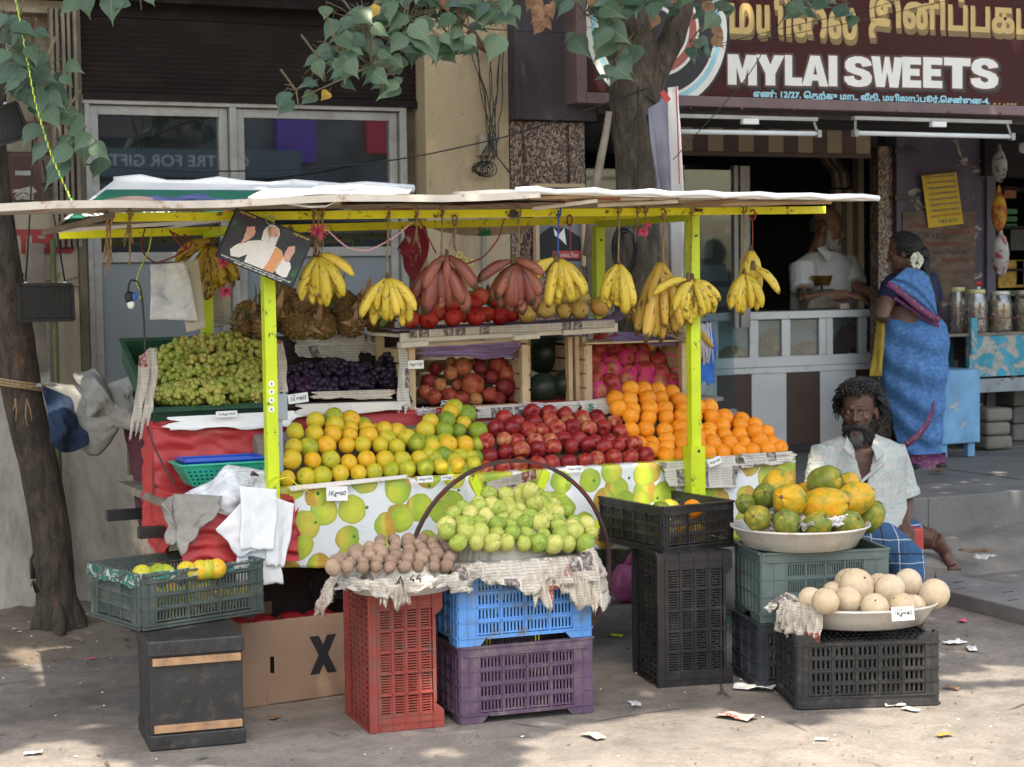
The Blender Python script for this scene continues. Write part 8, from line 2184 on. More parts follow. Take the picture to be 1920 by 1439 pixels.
for i,v in enumerate(mb.v):  # slanting drape folds round the hips
 p=Vector(v);u=(p-onY(1712,700,YF)).dot(cr0);z_=p.z;w_=.019*math.sin(34*(z_-.55*u*u*3+.45*u)+2*n3(u*5,z_*3,0,4));mb.v[i]=(p.x-cfw.x*w_,p.y-cfw.y*w_,p.z)
obj('sari_skirt',mb,SARI,wp)
mb=MB();loft(mb,[(850,1681,1768,.66),(862,1681,1768,.66),(878,1681,1767,.66)],YF,n=90,fold=.016,fr=11,seed=3);obj('sari_border',mb,BORD,wp)
def band(P,w_,mt,name,Yo=0,off=-.14):
 mb=MB();n=len(P)
 for i,(x_,y_,wd,d)in enumerate(P):
  j=min(i+1,n-1);k=max(i-1,0);t=Vector((P[j][0]-P[k][0],P[j][1]-P[k][1])).normalized();m_=Vector((-t.y,t.x))*wd/2
  mb.pts([onY(x_-m_.x,y_-m_.y,YF+d),onY(x_+m_.x,y_+m_.y,YF+d)])
 for i in range(n-1):mb.face((2*i,2*i+1,2*i+3,2*i+2),True)
 return solid(obj(name,mb,mt,wp),.004)
band([(1752,752,3,-.235),(1748,772,7,-.24),(1738,796,10,-.245),(1722,816,12,-.25),(1702,832,12,-.24),(1688,840,10,-.2)],9,BORD,'sari_border')
# pallu across the back
A_=[(1700,502),(1730,508),(1742,520),(1752,552),(1757,590)];B_=[(1664,532),(1682,542),(1705,562),(1732,584),(1762,602)]
def interp(L,t):
 f=t*(len(L)-1);i=min(int(f),len(L)-2);t=f-i;return L[i][0]*(1-t)+L[i+1][0]*t,L[i][1]*(1-t)+L[i+1][1]*t
def pallu(u,v,s=1.0):
 a,b_=interp(A_,u);c_,d=interp(B_,u);x_,y_=a+(c_-a)*v*s,b_+(d-b_)*v*s
 return tuple(onY(x_,y_,YF-.135-.05*math.sin(math.pi*min(1,v*.9+.1))-.03*math.sin(math.pi*u)+.006*math.sin(v*18+u*5)))
mb=MB();mb.grid(40,30,pallu);solid(obj('pallu',mb,SARI,wp),.004)
band([(interp(B_,k/10)[0],interp(B_,k/10)[1],12,-.20-.02*math.sin(math.pi*k/10))for k in range(11)],0,BORD,'sari_border')
band([(interp(B_,k/10)[0]-1,interp(B_,k/10)[1]+22-2*k*.6,6,-.165)for k in range(2,11)],0,BORD,'waist_tuck')
tag(bpy.data.objects['person.002'],None)
mb=MB();c=onY(1766,866,YF-.03);mb.ball(onY(1757,872,YF-.08),(.05,.09,.02),12,8);mb.ball(onY(1705,874,YF-.1),(.05,.1,.02),12,8);obj('sandals',mb,MT['blacksheet'],wp,kind='stuff')
by=drape('cloth_bag',((1644,600,YF+.02),(1660,602,YF-.02),(1652,706,YF-.06),(1630,706,YF-.02)),mat('mustard_bag',(.36,.25,.03),.8,.2,9),'long mustard yellow cloth bag held by the woman in the sari','bag',wob=.02,fr=3,bulge=.04)
# ---------------------------------------------------------------- sweet shop counter and wares
YC=11.2
def R4(px0,px1,py0,py1,Y):a=onY(px0,(py0+py1)/2,Y);b_=onY(px1,(py0+py1)/2,Y);return a.x,b_.x,onY((px0+px1)/2,py1,Y).z,onY((px0+px1)/2,py0,Y).z
ct=thing('shop_counter','white glazed sweet counter with brown and white striped base','counter',(7.4,YC,PZ))
XA,XB=X(1300,YC,620),X(1685,YC,620);ZT,ZR,ZB=onY(1480,584,YC).z,onY(1480,598,YC).z,onY(1480,668,YC).z;ZS=onY(1480,692,YC).z
mb=MB();mb.box(XA,XB,YC-.02,YC+.04,ZR,ZT);mb.box(XA,XB,YC+.27,YC+.36,ZR,ZT);bevel(obj('counter_top',mb,MT['alu']if 0 else mat('counter_white',(.74,.74,.73),.45,.06,6,.1,dirt=(.2,.17,.14),dscale=9,dth=(.6,.8)),ct),.004)
CW=bpy.data.materials['counter_white']
mb=MB();mb.box(XA,XB,YC-.01,YC+.36,ZT+.001,ZT+.006);obj('glass_top',mb,GLASS,ct)
mb=MB();mb.box(XA,XB,YC,YC+.04,ZS+.02,ZB);mb.box(XA,XB,YC-.015,YC+.03,ZS-.025,ZS+.017);bevel(obj('rail',mb,CW,ct),.003)
for a,b_ in((1332,1347),(1406,1422),(1466,1482),(1536,1549),(1550,1562),(1611,1626),(1650,1662)):
 mb=MB();mb.box(X(a,YC,635),X(b_,YC,635),YC,YC+.04,ZB,ZR-.001);bevel(obj('mullion',mb,CW,ct),.003)
for a,b_ in((1316,1332),(1347,1406),(1422,1466),(1482,1536),(1562,1611),(1626,1650)):
 mb=MB();mb.box(X(a,YC,635),X(b_,YC,635),YC+.015,YC+.019,ZB,ZR-.01);obj('pane',mb,GLASS,ct)
mb=MB();mb.box(XA,XB,YC+.30,YC+.33,ZS,ZR);mb.box(XA,XB,YC+.045,YC+.5,ZB-.03,ZB-.02);obj('case_back',mb,mat('pale_blue_panel',(.55,.64,.66),.5,.08),ct)
edges=[1298,1345,1410,1475,1538,1605,1668]
for k,(a,b_)in enumerate(zip(edges,edges[1:])):
 mb=MB();mb.box(X(a,YC,770),X(b_,YC,770)-.002,YC,YC+.03,PZ+.05,ZS-.026);obj('base_panel',mb,SM['brownst']if k%2 else CW,ct)
mb=MB();mb.box(XA,XB,YC+.01,YC+.5,PZ,PZ+.05);obj('plinth',mb,SM['greyblock'],ct)
for k,(a,b_,hz,col,w_)in enumerate(((1347,1395,.05,(.42,.30,.12),'pale yellow crisps heaped'),(1425,1464,.13,(.40,.23,.07),'golden sev noodles heaped'),(1483,1534,.06,(.40,.18,.06),'orange peanut mix heaped'),(1564,1608,.14,(.14,.04,.02),'dark red fried twists heaped'),(1627,1650,.07,(.42,.26,.10),'yellow boondi heaped'))):
 x0,x1=X(a,YC+.2,650),X(b_,YC+.2,650);m_=mat('snack',tuple(min(.9,q*1.7)for q in col),.8,.4,60,.8,130)
 mb=MB();r3=random.Random(k)
 mb.grid(16,12,lambda u,v:(x0+(x1-x0)*u,YC+.035+.25*v,ZB-.012+1.5*hz*math.sin(math.pi*min(1,max(0,u)))**.5*(.35+.65*math.sin(math.pi*v)**.5)+.006*n3(u*20,v*20,0,k)))
 for q in range(170):
  u,v=r3.random(),r3.random()*.8;c=Vector((x0+(x1-x0)*u,YC+.035+.25*v,ZB-.004+1.5*hz*math.sin(math.pi*u)**.5*(.35+.65*math.sin(math.pi*v)**.5)));d=Vector((r3.uniform(-1,1),r3.uniform(-1,1),r3.uniform(-.6,.8))).normalized()*.018;mb.tube([c-d,c+d],.003,4,cap=False)
 tag(obj('snack_heap',mb,m_,kind='stuff'),f'{w_} behind the counter glass','snacks')
 # scale with brass pan
sc_=thing('weighing_scale','old counter scale with a brass pan in front of the shopkeeper','weighing scale',onY(1525,576,YC+.1));Ys=YC+.15
c=onY(1541,536,Ys);s_=1/ppm(c)
mb=MB();mb.lathe([(12*s_,0),(14*s_,.0),(20*s_,18*s_),(21*s_,19*s_),(19*s_,18*s_),(13*s_,2*s_),(0,2*s_)],24,c);obj('pan',mb,mat('brass',(.45,.28,.08),.35,.2,9,metal=.8),sc_)
c=onY(1541,578,Ys);c.z=ZT+.008
mb=MB();mb.prism([(c.x-.17,c.z),(c.x+.12,c.z),(c.x+.10,c.z+.09),(c.x-.03,c.z+.10),(c.x-.14,c.z+.06)],'y',Ys-.06,Ys+.06);bevel(obj('body',mb,MT['oldwood'],sc_),.01)
mb=MB();mb.bar((c.x-.20,Ys,c.z+.125),(c.x+.10,Ys,c.z+.135),.02,.015);mb.bar((c.x,Ys,c.z+.09),(c.x,Ys,c.z+.165),.012,.012);mb.bar((c.x-.15,Ys,c.z+.06),(c.x-.15,Ys,c.z+.13),.01,.01)
for q in(-.18,-.11):mb.tube([(c.x+q,Ys,c.z+.13),(c.x+q,Ys,c.z+.15)],.022,10)
obj('beam_arm',mb,MT['blackmetal'],sc_)
x0,x1,z0,z1=R4(1576,1593,570,579,YC);mb=MB();mb.box(x0,x1,YC+.0,YC+.05,ZT+.007,ZT+.045);tag(obj('packet',mb,peeled('pink_packet',(.6,.5,.48),(.55,.15,.12),(.5,.6),30)),'small pink packet on the counter edge','packet')
# partition with framed glass left of the opening
pg=thing('glass_partition','aluminium framed glass showcase left of the sweet shop opening','showcase',(6.3,YC-.2,PZ));Yg=YC-.1
for a,b_ in((1274,1282),(1374,1382),(1386,1404)):
 mb=MB();mb.box(X(a,Yg,430),X(b_,Yg,430),Yg-.02,Yg+.03,PZ+.9 if a>1300 else PZ,2.36);bevel(obj('frame',mb,MT['alu'],pg),.003)
x0,x1=X(1100,Yg,430),X(1374,Yg,430)
mb=MB();mb.box(x0,x1,Yg,Yg+.006,PZ,2.33);obj('pane',mb,GLASS,pg)
mb=MB();mb.box(x0,x1,Yg+.5,Yg+.52,PZ,2.4);obj('back_panel',mb,SM['dark'],pg)
for k,(a,b_,c_,d,col)in enumerate(((1312,1330,440,485,(.06,.085,.10)),(1305,1358,497,528,(.05,.08,.10)),(1310,1375,540,575,(.03,.07,.075)),(1180,1235,300,350,(.10,.16,.18)),(1330,1378,392,412,(.35,.33,.32)),(1352,1378,425,440,(.45,.05,.05)))):
 x0,x1,z0,z1=R4(a,b_,c_,d,Yg+.2);mb=MB();mb.box(x0,x1,Yg+.15,Yg+.4,z0,z1)
 o=tag(bevel(obj('display_box',mb,mat('box_paint',col,.5,.15)),.004),('small blue grey box high in the glass showcase','wide blue grey box in the middle of the showcase','dark teal box at the bottom of the showcase','pale blue box behind the showcase glass near the tree','white packet on the showcase shelf','red packet on the showcase shelf')[k],'box')
x0,x1,z0,z1=R4(1306,1358,412,480,YC+.15)
# windows between the mosaic pillar and the tree, with framed poster of a suited man
wf=thing('framed_poster','framed poster of a man in dark suit above a red caption strip','poster',onY(1048,420,9.0));Yw=9.05
x0,x1,z0,z1=R4(1002,1095,345,500,Yw)
for q in((x0,x0+.02,z0,z1),(x1-.02,x1,z0,z1),(x0+.02,x1-.02,z1-.02,z1)):
 mb=MB();mb.box(q[0],q[1],Yw-.02,Yw+.02,q[2],q[3]);obj('frame',mb,MT['wood'],wf)
mb=MB();mb.box(x0+.02,x1-.02,Yw,Yw+.01,z0,z1-.02);obj('print_ground',mb,mat('grey_poster',(.16,.16,.18),.5,.1),wf)
flat([(1010,490),(1012,440),(1032,425),(1060,428),(1088,445),(1092,490)],Yw-.001,MT['ink'],wf,'suit')
flat([(1038,428),(1048,440),(1058,428),(1062,460),(1050,448),(1040,442)],Yw-.002,MT['paper'],wf,'collar')
flat([(1034,412),(1040,396),(1056,396),(1062,412),(1056,428),(1042,428)],Yw-.0015,SK2,wf,'face')
flat([(1036,471),(1089,471),(1089,485),(1036,485)],Yw-.002,mat('caption_red',(.40,.03,.03),.5),wf,'caption_strip')
lettering('lettering','onductTour',MT['paper'],onY(1050,482,Yw),onY(1084,482,Yw),.022,wf,bold=.0,depth=.003)
p=onY(868,487,9.095);lettering('lettering','Pas',bpy.data.materials['print_yellow'],onY(853,492,9.098),onY(888,500,9.098),.06,lb,depth=.002)
# leaning sticks and banner pole by the tree, coil of cable
for k,(P,r_,mt,lab,cat)in enumerate(((((1142,210),(1136,250),(1128,290),(1118,345),(1100,480)),(.016,.018,.020,.022,.022),'oldwood','dark crooked stick leaning left of the tree behind the roof','stick'),(((1236,215),(1240,300),(1246,420),(1250,560)),(.016,.016,.017,.018),'brownwood','brown bamboo pole leaning right of the tree','pole'),(((1214,215),(1232,290),(1240,340)),(.010,.011,.012),'navy','thin dark blue stick against the tree','stick'))):
 mb=MB();mb.tube([onY(*q,8.15)for q in P],r_,10);tag(obj('stick'if cat=='stick'else 'pole',mb,MT[mt]),lab,cat)
drape('rolled_banner',((1252,165,8.05),(1272,162,8.0),(1282,560,8.0),(1262,560,8.1)),MT['white'],'tall rolled white banner standing beside the tree','banner',wob=.02,fr=2,bulge=.06,seed=2)
drape('rolled_banner',((1214,205,8.12),(1254,175,8.1),(1278,560,8.12),(1244,560,8.15)),mat('grey_banner',(.20,.20,.25),.8,.25,5,.6,9),'greyish back sheet of the rolled banner behind the white one','banner',wob=.04,fr=3,seed=5)
for q0,q1,m_ in(((1268,162),(1274,345),'caption_red'),((1241,172),(1254,190),'caption_red')):
 mb=MB();mb.bar(onY(*q0,7.93),onY(*q1,7.93),.006 if m_ and q0[0]>1260 else .03,.003,(0,1,0));tag(obj('red_stripe',mb,bpy.data.materials[m_]),'red printed edge line on the rolled banner'if q0[0]>1260 else 'red and white printed corner at the banner top','banner print')
mb=MB();r3=random.Random(2)
for k in range(9):
 c=onY(1172+r3.uniform(-4,4),470+r3.uniform(-4,4),8.2-.012*k);a_,b_=.055+r3.uniform(-.008,.008),.115+r3.uniform(-.015,.015);mb.tube([c+cr0*a_*math.cos(t*.4)+UP*b_*math.sin(t*.4)for t in range(17)],.005,6)
tag(obj('cable_coil',mb,MT['blacksheet'],kind='stuff'),'coil of black cable hung on the tree behind the cart','cable')
# notices on the purple wall
yn=thing('notice_board','yellow Tamil notice hung crooked on the purple wall','notice',onY(1766,375,10.90));Yn=10.90
ynm=mat('yellow_notice',(.62,.43,.02),.5,.08)
C4=[(1728,330),(1793,324),(1807,420),(1741,428)];flat(C4,Yn,ynm,yn,'sheet');A,B,C_,D_=[onY(a,b_,Yn)for a,b_ in C4]
mb=MB();mb.bar(A+Vector((0,.008,0)),B+Vector((0,.008,0)),.01,.01,(0,1,0));obj('back_rail',mb,MT['oldwood'],yn)
TL_=['ெசய்முத்தி ைதலம்','மருதாணி ைதலம்','கரிசலாங்கண்ணி ைதலம்','ெபான்னாங்கண்ணி ைதலம்','சந்தனாதி ைதலம்','ெநல்லிக்காய் ைதலம்','கறிேவப்பிைல ைதலம்','இங்கு கிைடக்கும்','T.M.S. & Co']
for k,s_ in enumerate(TL_):
 t=(k+.72)/9.3;L_,R__=A.lerp(D_,t),B.lerp(C_,t);a=L_.lerp(R__,.26 if k==0 else .12 if k<8 else .30);b_=L_.lerp(R__,.93 if k<8 else .82)
 lettering('lettering',s_,bpy.data.materials['caption_red']if k==7 else bpy.data.materials.get('notice_blue')or mat('notice_blue',(.05,.07,.16),.6),a,b_,.026,yn,bold=.02,depth=.001)
t=.72/9.3;lettering('lettering','TNS',bpy.data.materials['caption_red'],A.lerp(D_,t).lerp(B.lerp(C_,t),.04),A.lerp(D_,t).lerp(B.lerp(C_,t),.24),.034,yn,bold=.03,depth=.001)
bb_=thing('notice_board','weathered brown board with faded red and dark lettering on the purple wall','notice',onY(1758,480,10.93));Yn=10.93
x0,x1,z0,z1=R4(1691,1826,397,566,Yn);mb=MB();mb.box(x0,x1,Yn-.01,Yn+.01,z0,z1);obj('board',mb,mat('weathered_board',(.15,.105,.08),.8,.35,8,.4,60,stretch=(1,1,3)),bb_)
for k,(a,b_,y_,s_,c_)in enumerate(((1700,1735,430,'ஆயுர்ேவத','r'),(1700,1790,448,'AYURVEDIC','k'),(1765,1820,440,'AYURVEDA','r'),(1712,1800,462,'ெவங்கேடஸ்வரா','r'),(1718,1816,478,'மூலிைக / NATTU','k'),(1730,1756,492,'மருந்து','k'),(1764,1818,492,'கிைடக்கும்','r'))):
 lettering('lettering',s_,mat('faded_red_ink',(.22,.05,.04),.8)if c_=='r'else mat('faded_dark_ink',(.05,.06,.06),.8),onY(a,y_,Yn-.0105),onY(b_,y_,Yn-.0105),.04,bb_,bold=.02,depth=.001)
 # right hand stall: box, peeled table, stones, jars, hanging bags
YB_=10.2
x0,x1,z0,z1=R4(1764,1838,694,832,YB_);SKYP=peeled('pale_blue_box_paint',(.16,.36,.56),(.45,.46,.46),(.64,.67),7)
mb=MB();mb.box(x0,x1,YB_,YB_+.42,z0,z1);mb.box(x1-.08,x1-.02,YB_+.03,YB_+.08,PZ,z0);mb.box(x0+.02,x0+.08,YB_+.03,YB_+.08,PZ,z0)
tag(bevel(obj('blue_box',mb,SKYP),.006),'pale sky blue wooden box with scuffed paint beside the woman in the sari','box')
TURQ=peeled('peeled_turquoise_table',(.04,.30,.42),(.42,.42,.38),(.49,.53),8);YT=YB_+.30
tb=thing('stall_table','peeled turquoise stall table carrying jars at the right edge','table',onY(1870,700,YT))
x0,x1,z0,z1=R4(1818,1990,628,704,YT);ztop=z1
mb=MB();mb.box(x0,x1+.3,YT,YT+.04,z0,z1);obj('front_panel',mb,TURQ,tb)
mb=MB();mb.box(x0-.25,x0,YT+.18,YT+.7,z0,z1-.02);obj('side_panel',mb,mat('dark_teal',(.012,.06,.075),.6,.3),tb)
mb=MB();mb.box(x0-.32,x1+.3,YT-.01,YT+.9,z1+.001,z1+.02);obj('table_top',mb,MT['oldwood'],tb)
x0b,x1b,z0b_,z1b_=R4(1838,1990,708,733,YT);mb=MB();mb.box(x0b-.03,x1b+.3,YT+.005,YT+.05,z0b_,z1b_);obj('lower_board',mb,peeled('grey_peeled_board',(.26,.30,.31),(.10,.08,.07),(.6,.63),6),tb)
mb=MB()
for a_ in(x0-.2,x1+.22):
 for b_ in(YT+.08,YT+.8):mb.box(a_-.03,a_+.03,b_-.03,b_+.03,PZ,z1)
obj('table_legs',mb,MT['oldwood'],tb,kind='stuff')
mb=MB();p=onY(1826,620,YT-.03);mb.bar((p.x,YT-.02,z1-.12),(p.x,YT-.02,z1+.13),.05,.03,(0,1,0));obj('upright',mb,TURQ,tb)
mb=MB();zr_=onY(1870,597,YT-.02).z;mb.tube([(p.x,YT-.03,zr_),(x1+.3,YT-.03,zr_)],.004,6);obj('wire_rail',mb,MT['rust'],tb)
for k in range(3):
 xa=X(1838,YT+.1,800);mb=MB();hh=.095;mb.box(xa+.0,xa+.235-.02*(k%2),YT+.02,YT+.32,PZ+k*(hh+.004),PZ+k*(hh+.004)+hh)
 o=tag(bevel(obj('stone',mb,SM['rough']),.03,4),('bottom','middle','top')[k]+' rough grey stone of the stack under the turquoise table','stone','stacked stones under the table')
 xa=X(1893,YT+.5,800);mb=MB();mb.box(xa,xa+.5,YT+.45,YT+.7,PZ+k*.13,PZ+k*.13+.125);tag(bevel(obj('stone',mb,SM['slab']),.02,3),('bottom','middle','top')[k]+' dark stone at the back right under the table','stone','stones at the back under the table')
JG=glass('jar_plastic',(.86,.88,.86),.08,.35)
def jar(px0,px1,pyt,Y,lid,cont,label,ch=.55,stripes=None):
 c=onY((px0+px1)/2,620,Y);c.z=ztop+.021;k=ppm(c);r_=(px1-px0)/2/k;zt_=onY((px0+px1)/2,pyt,Y).z-c.z
 t=thing('jar',label,'jar',c,group='jars on the stall table')
 mb=MB();mb.lathe([(r_*.95,0),(r_,.01),(r_,zt_*.66),(r_*.95,zt_*.76),(r_*.74,zt_*.90),(r_*.74,zt_*.92)],28);local('vessel',mb,JG,t)
 mb=MB();mb.lathe([(0,zt_),(r_*.78,zt_),(r_*.82,zt_*.985),(r_*.82,zt_*.905),(r_*.78,zt_*.90)],28);local('lid',mb,lid,t)
 mb=MB();r3=random.Random(int(px0))
 if cont=='bis':
  for i in range(60):a=r3.uniform(0,6.28);q=r_*.8*r3.random()**.5;M=Matrix.Translation((q*math.cos(a),q*math.sin(a),zt_*.7*r3.random()));mb.box(-.018,.018,-.018,.018,0,.03,M)
  cm=bpy.data.materials.get('biscuit')or mat('biscuit',(.45,.30,.16),.8,.3,20)
 else:
  for i in range(70):a=r3.uniform(0,6.28);q=r_*.85*r3.random()**.5;mb.ball((q*math.cos(a),q*math.sin(a),.02+zt_*ch*r3.random()),.014,7,5)
  cm=bpy.data.materials.get('wrapped_sweets')or peeled('wrapped_sweets',(.55,.52,.48),(.55,.08,.05),(.5,.55),30)
 local('contents',mb,cm,t,kind='stuff')
LY=mat('cream_lid',(.62,.56,.28),.4);LR=mat('red_lid',(.55,.03,.02),.4);LB_=mat('blue_lid',(.02,.10,.42),.4)
jar(1810,1846,528,YT+.50,LR,'s','red lidded jar at the back of the stall table');jar(1838,1870,531,YT+.48,LB_,'s','blue lidded jar at the back of the stall table')
jar(1778,1812,539,YT+.20,LY,'s','left cream lidded jar of wrapped sweets on the stall table');jar(1809,1851,543,YT+.06,LY,'s','right cream lidded jar with orange packets on the stall table',.6)
jar(1852,1897,546,YT+.10,MT['steel'],'bis','steel lidded jar of biscuits at the right of the stall table');jar(1900,1945,545,YT+.10,MT['steel'],'bis','steel lidded biscuit jar cut by the right frame edge')
POLY=[peeled('clear_printed_bag',(.42,.43,.43),(.16,.10,.12),(.5,.6),16),peeled('yellow_snack_bag',(.55,.32,.04),(.45,.10,.05),(.5,.55),14),peeled('white_snack_bag',(.48,.46,.46),(.40,.06,.08),(.55,.6),16)]
for k,(px,py,w_,h_)in enumerate(((1874,312,13,30),(1873,398,13,36),(1876,478,16,40))):
 c=onY(px,py,10.6);s_=1/ppm(c);mb=MB();mb.ball(c,(w_*s_,.06,h_*s_),18,14,fn=lambda d:1+.10*n3(d.x*6,d.y*6,d.z*6,k));mb.tube([c+UP*h_*s_*.9,c+UP*h_*s_*1.4],[.02,.006],6)
 tag(obj('snack_bag',mb,POLY[k]),('clear knotted bag hanging highest by the purple post','yellow printed snack bag hanging by the purple post','white and red snack bag hanging lowest by the purple post')[k],'bag','bags hanging at the right shop')
for k,(a,b_,c_,d,col)in enumerate(((1884,1906,350,372,(.30,.10,.05)),(1886,1908,392,402,(.02,.15,.05)),(1886,1908,406,416,(.02,.15,.05)),(1886,1908,420,430,(.02,.15,.05)),(1872,1920,488,540,(.38,.22,.02)),(1905,1935,488,535,(.35,.05,.02)),(1895,1930,430,470,(.03,.03,.03)),(1866,1940,545,556,(.05,.12,.05)))):
 x0,x1,z0,z1=R4(a,b_,c_,d,11.6);mb=MB();mb.box(x0,x1,11.6,11.8,z0,z1);tag(bevel(obj('packet',mb,mat('packet_print',col,.5,.5,22)),.004),('red and cream','upper green','middle green','lower green','wide yellow','red edged','black bottle like','low green')[k]+' packet on the dark shelves of the right shop','packet','packets on the right shop shelves')
mb=MB();
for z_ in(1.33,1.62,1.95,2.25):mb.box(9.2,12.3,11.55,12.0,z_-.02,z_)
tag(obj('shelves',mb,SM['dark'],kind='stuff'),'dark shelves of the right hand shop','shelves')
x0,x1,z0,z1=R4(1908,1935,268,288,9.6);mb=MB();mb.box(x0,x1,9.5,9.6,z0,z1);tag(bevel(obj('lamp_box',mb,MT['paper']),.02),'white box lamp cut by the right frame edge below the sign','lamp')
# ---------------------------------------------------------------- wires, cables
def wire(P,r_,mt,label,twist=None,name='wire'):
 pts=[]
 for(a,b_)in zip(P,P[1:]):
  for k in range(8):pts.append(onY(*a).lerp(onY(*b_),k/8))
 pts.append(onY(*P[-1]))
 for _ in range(6):pts=[pts[0]]+[(pts[i-1]+pts[i]*2+pts[i+1])/4 for i in range(1,len(pts)-1)]+[pts[-1]]
 t=thing(name,label,'wire',pts[0])
 if twist:
  dn=[]
  for i in range(len(pts)-1):
   for k in range(5):dn.append(pts[i].lerp(pts[i+1],k/5))
  for ph,m_ in((0,mt),(math.pi,twist)):
   mb=MB();mb.tube([p+Vector((r_*math.cos(i*1.1+ph),0,r_*math.sin(i*1.1+ph)))for i,p in enumerate(dn)],r_,5,cap=False);obj('strand',mb,m_,t)
 else:mb=MB();mb.tube(pts,r_,6);obj('strand',mb,mt,t)
WR,WB,WG,WY=mat('red_wire',(.45,.02,.04),.5),MT['blacksheet'],mat('green_wire',(.02,.25,.10),.5),MT['yellow_paint']
wire([(28,-10,7.9),(45,80,7.9),(65,190,7.85),(95,290,7.7),(136,380,7.4)],.0024,WG,'twisted green and yellow wire running down from the left tree',WY)
wire([(155,308,8.6),(300,320,8.6),(440,322,8.6),(640,313,8.6),(780,295,8.55),(960,255,8.5),(1120,200,8.4),(1215,165,8.3)],.004,WB,'long black cable sagging across the windows to the tree')
wire([(1196,165,8.3),(1198,260,8.3),(1196,360,8.3)],.0035,WB,'black cable running straight down the central trunk')
wire([(1262,300,7.9),(1330,225,7.9),(1400,150,7.9),(1500,-20,7.9)],.0024,WB,'thin dark wire crossing the sweet shop sign diagonally')
wire([(1300,95,8.2),(1480,50,8.2),(1620,20,8.2),(1720,-10,8.2)],.0022,WB,'upper thin wire across the gold letters');wire([(1300,95,8.25),(1500,62,8.25),(1620,38,8.25),(1780,0,8.25)],.0022,WB,'lower thin wire across the gold letters')
wire([(600,-10,8.5),(700,20,8.5),(900,55,8.5),(1060,62,8.5)],.003,WB,'black wire under the dark beam behind the leaves')
wire([(272,430,7.1),(265,455,7.1),(270,478,7.1),(292,495,7.1),(330,480,7.1),(352,465,7.1),(340,445,7.1),(320,435,7.1)],.0022,WR,'red and black twisted wire looping under the front beam at the left',WB)
wire([(318,432,7.1),(335,455,7.12),(350,470,7.1),(362,455,7.1),(345,440,7.1)],.0022,WR,'small red wire knot by the dark spotted bananas',WB)
wire([(612,430,6.78),(650,465,6.78),(690,472,6.78),(740,445,6.78),(775,415,6.78)],.0022,mat('pink_wire',(.6,.08,.15),.5),'pink twisted string sagging between portrait and ropes',MT['paper'])
wire([(786,412,6.78),(800,440,6.78),(818,475,6.78)],.0022,WR,'red and black wire slanting to the larger red bananas',WB)
wire([(946,410,6.78),(935,450,6.78),(905,485,6.78),(870,497,6.78)],.0022,WR,'red and black wire curving from the beam to the red bananas',WB)
wire([(286,430,7.0),(280,470,7.0),(262,505,7.0),(255,530,7.0),(268,552,7.0),(262,560,7.0)],.002,WG,'green and yellow wire hanging beside the plug',WY)
wire([(240,548,7.0),(242,532,7.0),(247,525,7.0),(258,528,7.0),(265,545,7.0),(270,600,7.0),(272,660,7.0)],.004,WB,'black cable hanging in a loop from the rope')
wire([(276,800,6.95),(290,840,6.9),(310,880,6.86),(328,910,6.84)],.004,WB,'black cable running down over the red tarpaulin')
pl=thing('plug','black and white electric plug dangling at the left of the grapes','plug',onY(243,560,7.0));c=onY(243,562,7.0)
mb=MB();mb.ball(c+UP*.008,(.020,.016,.024),12,10);obj('plug_body',mb,WB,pl);mb=MB();mb.ball(c-UP*.018+cr0*.004,(.014,.012,.018),12,10);obj('plug_face',mb,MT['paper'],pl);mb=MB();mb.ball(c+cr0*.018+UP*.01,(.010,.010,.018),10,8);obj('plug_clip',mb,LB_,pl)
# blue rag and white tapes right of the post
drape('blue_cloth',((1305,615,7.5),(1338,612,7.55),(1346,718,7.5),(1310,720,7.45)),MT['bluecloth'],'bright blue cloth hanging right of the netted apples','cloth',wob=.03,fr=2,edge=.05)
mb=MB()
for k in range(16):
 x_=1308+k*1.6;mb.tube([onY(x_,605+rnd.uniform(-3,6),7.42),onY(x_+rnd.uniform(-3,5),640,7.40),onY(x_+rnd.uniform(-6,6),650+rnd.uniform(0,38),7.41)],.0028,4,flat=.4)
tag(obj('tape_strips',mb,MT['yarn'],kind='stuff'),'white plastic tape strips hanging over the blue cloth','tape')
# under the cart
c=onZ(1150,1130,0);mb=MB();mb.ball((c.x+.32,7.55,.20),(.30,.20,.24),24,16,fn=lambda d:1+.08*n3(d.x*4,d.y*4,d.z*4));tag(obj('grey_sack',mb,MT['greycloth']),'grey sack standing under the cart behind the wheel','sack')
c=onZ(1180,1128,0);mb=MB();mb.ball((c.x,c.y,.095),(.10,.09,.10),26,20,fn=lambda d:1+.10*n3(d.x*5,d.y*5,d.z*5)+.03*n3(d.x*17,d.y*17,d.z*17));mb.tube([(c.x,c.y,.18),(c.x+.02,c.y,.24)],[.03,.012],8)
tag(obj('pink_bag',mb,mat('pink_polythene',(.62,.16,.36),.3,.3,12,.6,16,trans=.2)),'knotted pink plastic bag on the ground beneath the cart','plastic bag')
mb=MB();mb.box(2.25,2.95,7.25,7.65,.0,.50);tag(bevel(obj('dark_box',mb,mat('dark_maroon_carton',(.035,.015,.015),.8)),.004),'dark maroon carton standing under the cart behind the X box','box')
t=cratething('black crate seen edge on behind the cardboard box',(2.45,7.14,.33),0);crate(t,.4,.1,.12,MT['black2'],(4,1),1,7,cw=.02,feet=False)
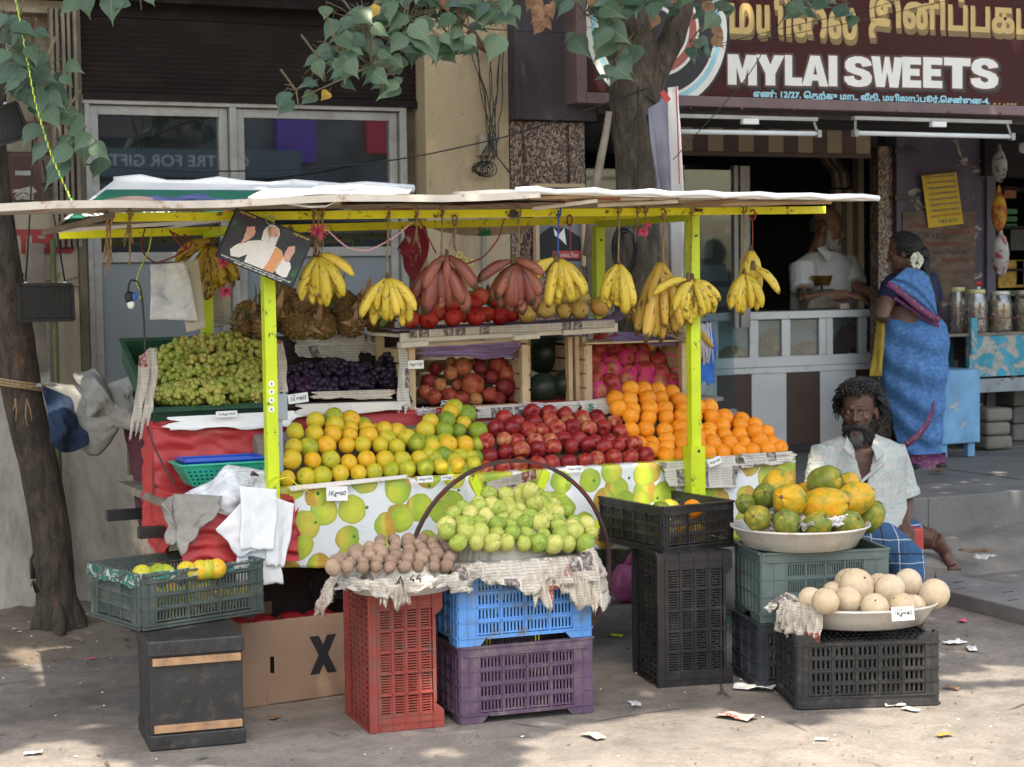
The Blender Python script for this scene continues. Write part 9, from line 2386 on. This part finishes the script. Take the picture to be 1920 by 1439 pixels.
# ---------------------------------------------------------------- litter on the ground
LIT=[(1190,1320,'clear crumpled plastic scrap left of the black tall crate','clear',.045),(1382,1344,'large torn printed plastic sheet on the shadow edge','news3',.07),(1415,1290,'long crumpled paper strip behind the muskmelon crate','paper',.08),(1556,1296,'grey torn wrapper against the muskmelon crate','clear',.04),(1678,1322,'grey leaf like wrapper right of the muskmelon crate','cardl',.04),(1708,1330,'brown wrapper lying at the right corner of the muskmelon crate','cardl',.035),(1790,1205,'crumpled foil strip at the right','paper',.05),(1822,1217,'flat white paper strip near the foil','paper',.05),(1805,1164,'small pink paper scrap near the plank','pinkstring',.03),(1760,886,'dry brown leaf on the pavement near the sari','LEAFD',.06),(90,1212,'pale folded paper at the foot of the leaning tree','paper',.06),(65,1185,'white scrap left of the tree roots','paper',.03),(222,1180,'white crumpled plastic beneath the olive crate','clear',.06),(238,1190,'dry leaf beneath the olive crate','LEAFD',.06),(190,1212,'green torn leaf near the tree roots','GRL',.05),(170,1235,'tiny pink string bit on the left ground','pinkstring',.02),(62,1412,'white paper scrap in the sunny patch','paper',.03),(515,1345,'small brown leaf before the cardboard box','LEAFD',.03),(380,1420,'small green leaf at the bottom edge','GRL',.02),(1155,1192,'yellow leaf under the cart','yellow_paint',.03),(1112,1380,'torn printed scrap at the shadow corner','news3',.05),(1830,1035,'long dried banana leaf strip near the kerb','LEAFD',.09),(1845,1045,'second dried leaf strip near the kerb','cardl',.08),(1785,1290,'dry leaf right of the muskmelon crate','LEAFD',.035),(1770,1378,'small yellow leaf on the sunny ground','LEAFY',.03),(1540,1386,'small white scrap on the sunny ground','paper',.02)]
for i,(px,py,lab,mt,s_)in enumerate(LIT):
 z_=PZ if py<900 else(.12 if 1000<py<1060 and px>1600 else .0);c=onZ(px,py,z_+.006);m_=MT.get(mt)or globals().get(mt);mb=MB();a=rnd.uniform(0,3.1);asp=rnd.uniform(.35,.6)
 mb.grid(8,6,lambda u,v:(c.x+s_*((u-.5)*2*math.cos(a)-(v-.5)*2*asp*math.sin(a))+.3*s_*n3(v*3,u*2,0,i)*.4,c.y+s_*((u-.5)*2*math.sin(a)+(v-.5)*2*asp*math.cos(a)),c.z+s_*.22*abs(n3(u*3,v*3,0,i))))
 nm='dry_leaf_scrap'if 'leaf'in lab else 'litter_scrap';tag(solid(obj(nm,mb,m_)),lab,'leaf'if 'leaf'in lab else 'litter')
mb=MB();r3=random.Random(9)
for i in range(2600):
 if i<260:x,y=r3.uniform(1.1,2.6),r3.uniform(7.9,8.9)
 elif i<420:x,y=r3.uniform(6.3,9),r3.uniform(7.2,8.4)
 else:x,y=r3.uniform(0,8),r3.uniform(4.6,8.6)
 z=soilz(x,y)if y>7.9 and x<3.2 else .0
 z=max(z,0)+.001;s_=r3.uniform(.002,.007)*(2.2 if i<260 and i%3==0 else 1);a=r3.uniform(0,3.1)
 b0=mb.pts([(x+s_*math.cos(a+q)*r3.uniform(.6,1.5),y+s_*math.sin(a+q),z+r3.uniform(0,.006))for q in(0,1.6,3.1,4.7)]);mb.cm=r3.choice((0,0,0,1,1,2));mb.face((b0,b0+1,b0+2,b0+3))
tag(obj('litter',mb,[LEAFD,mat('grit',(.06,.055,.05),.9,.3),MT['paper']],kind='stuff'),'scattered leaf bits, grit and paper crumbs on the ground','litter')
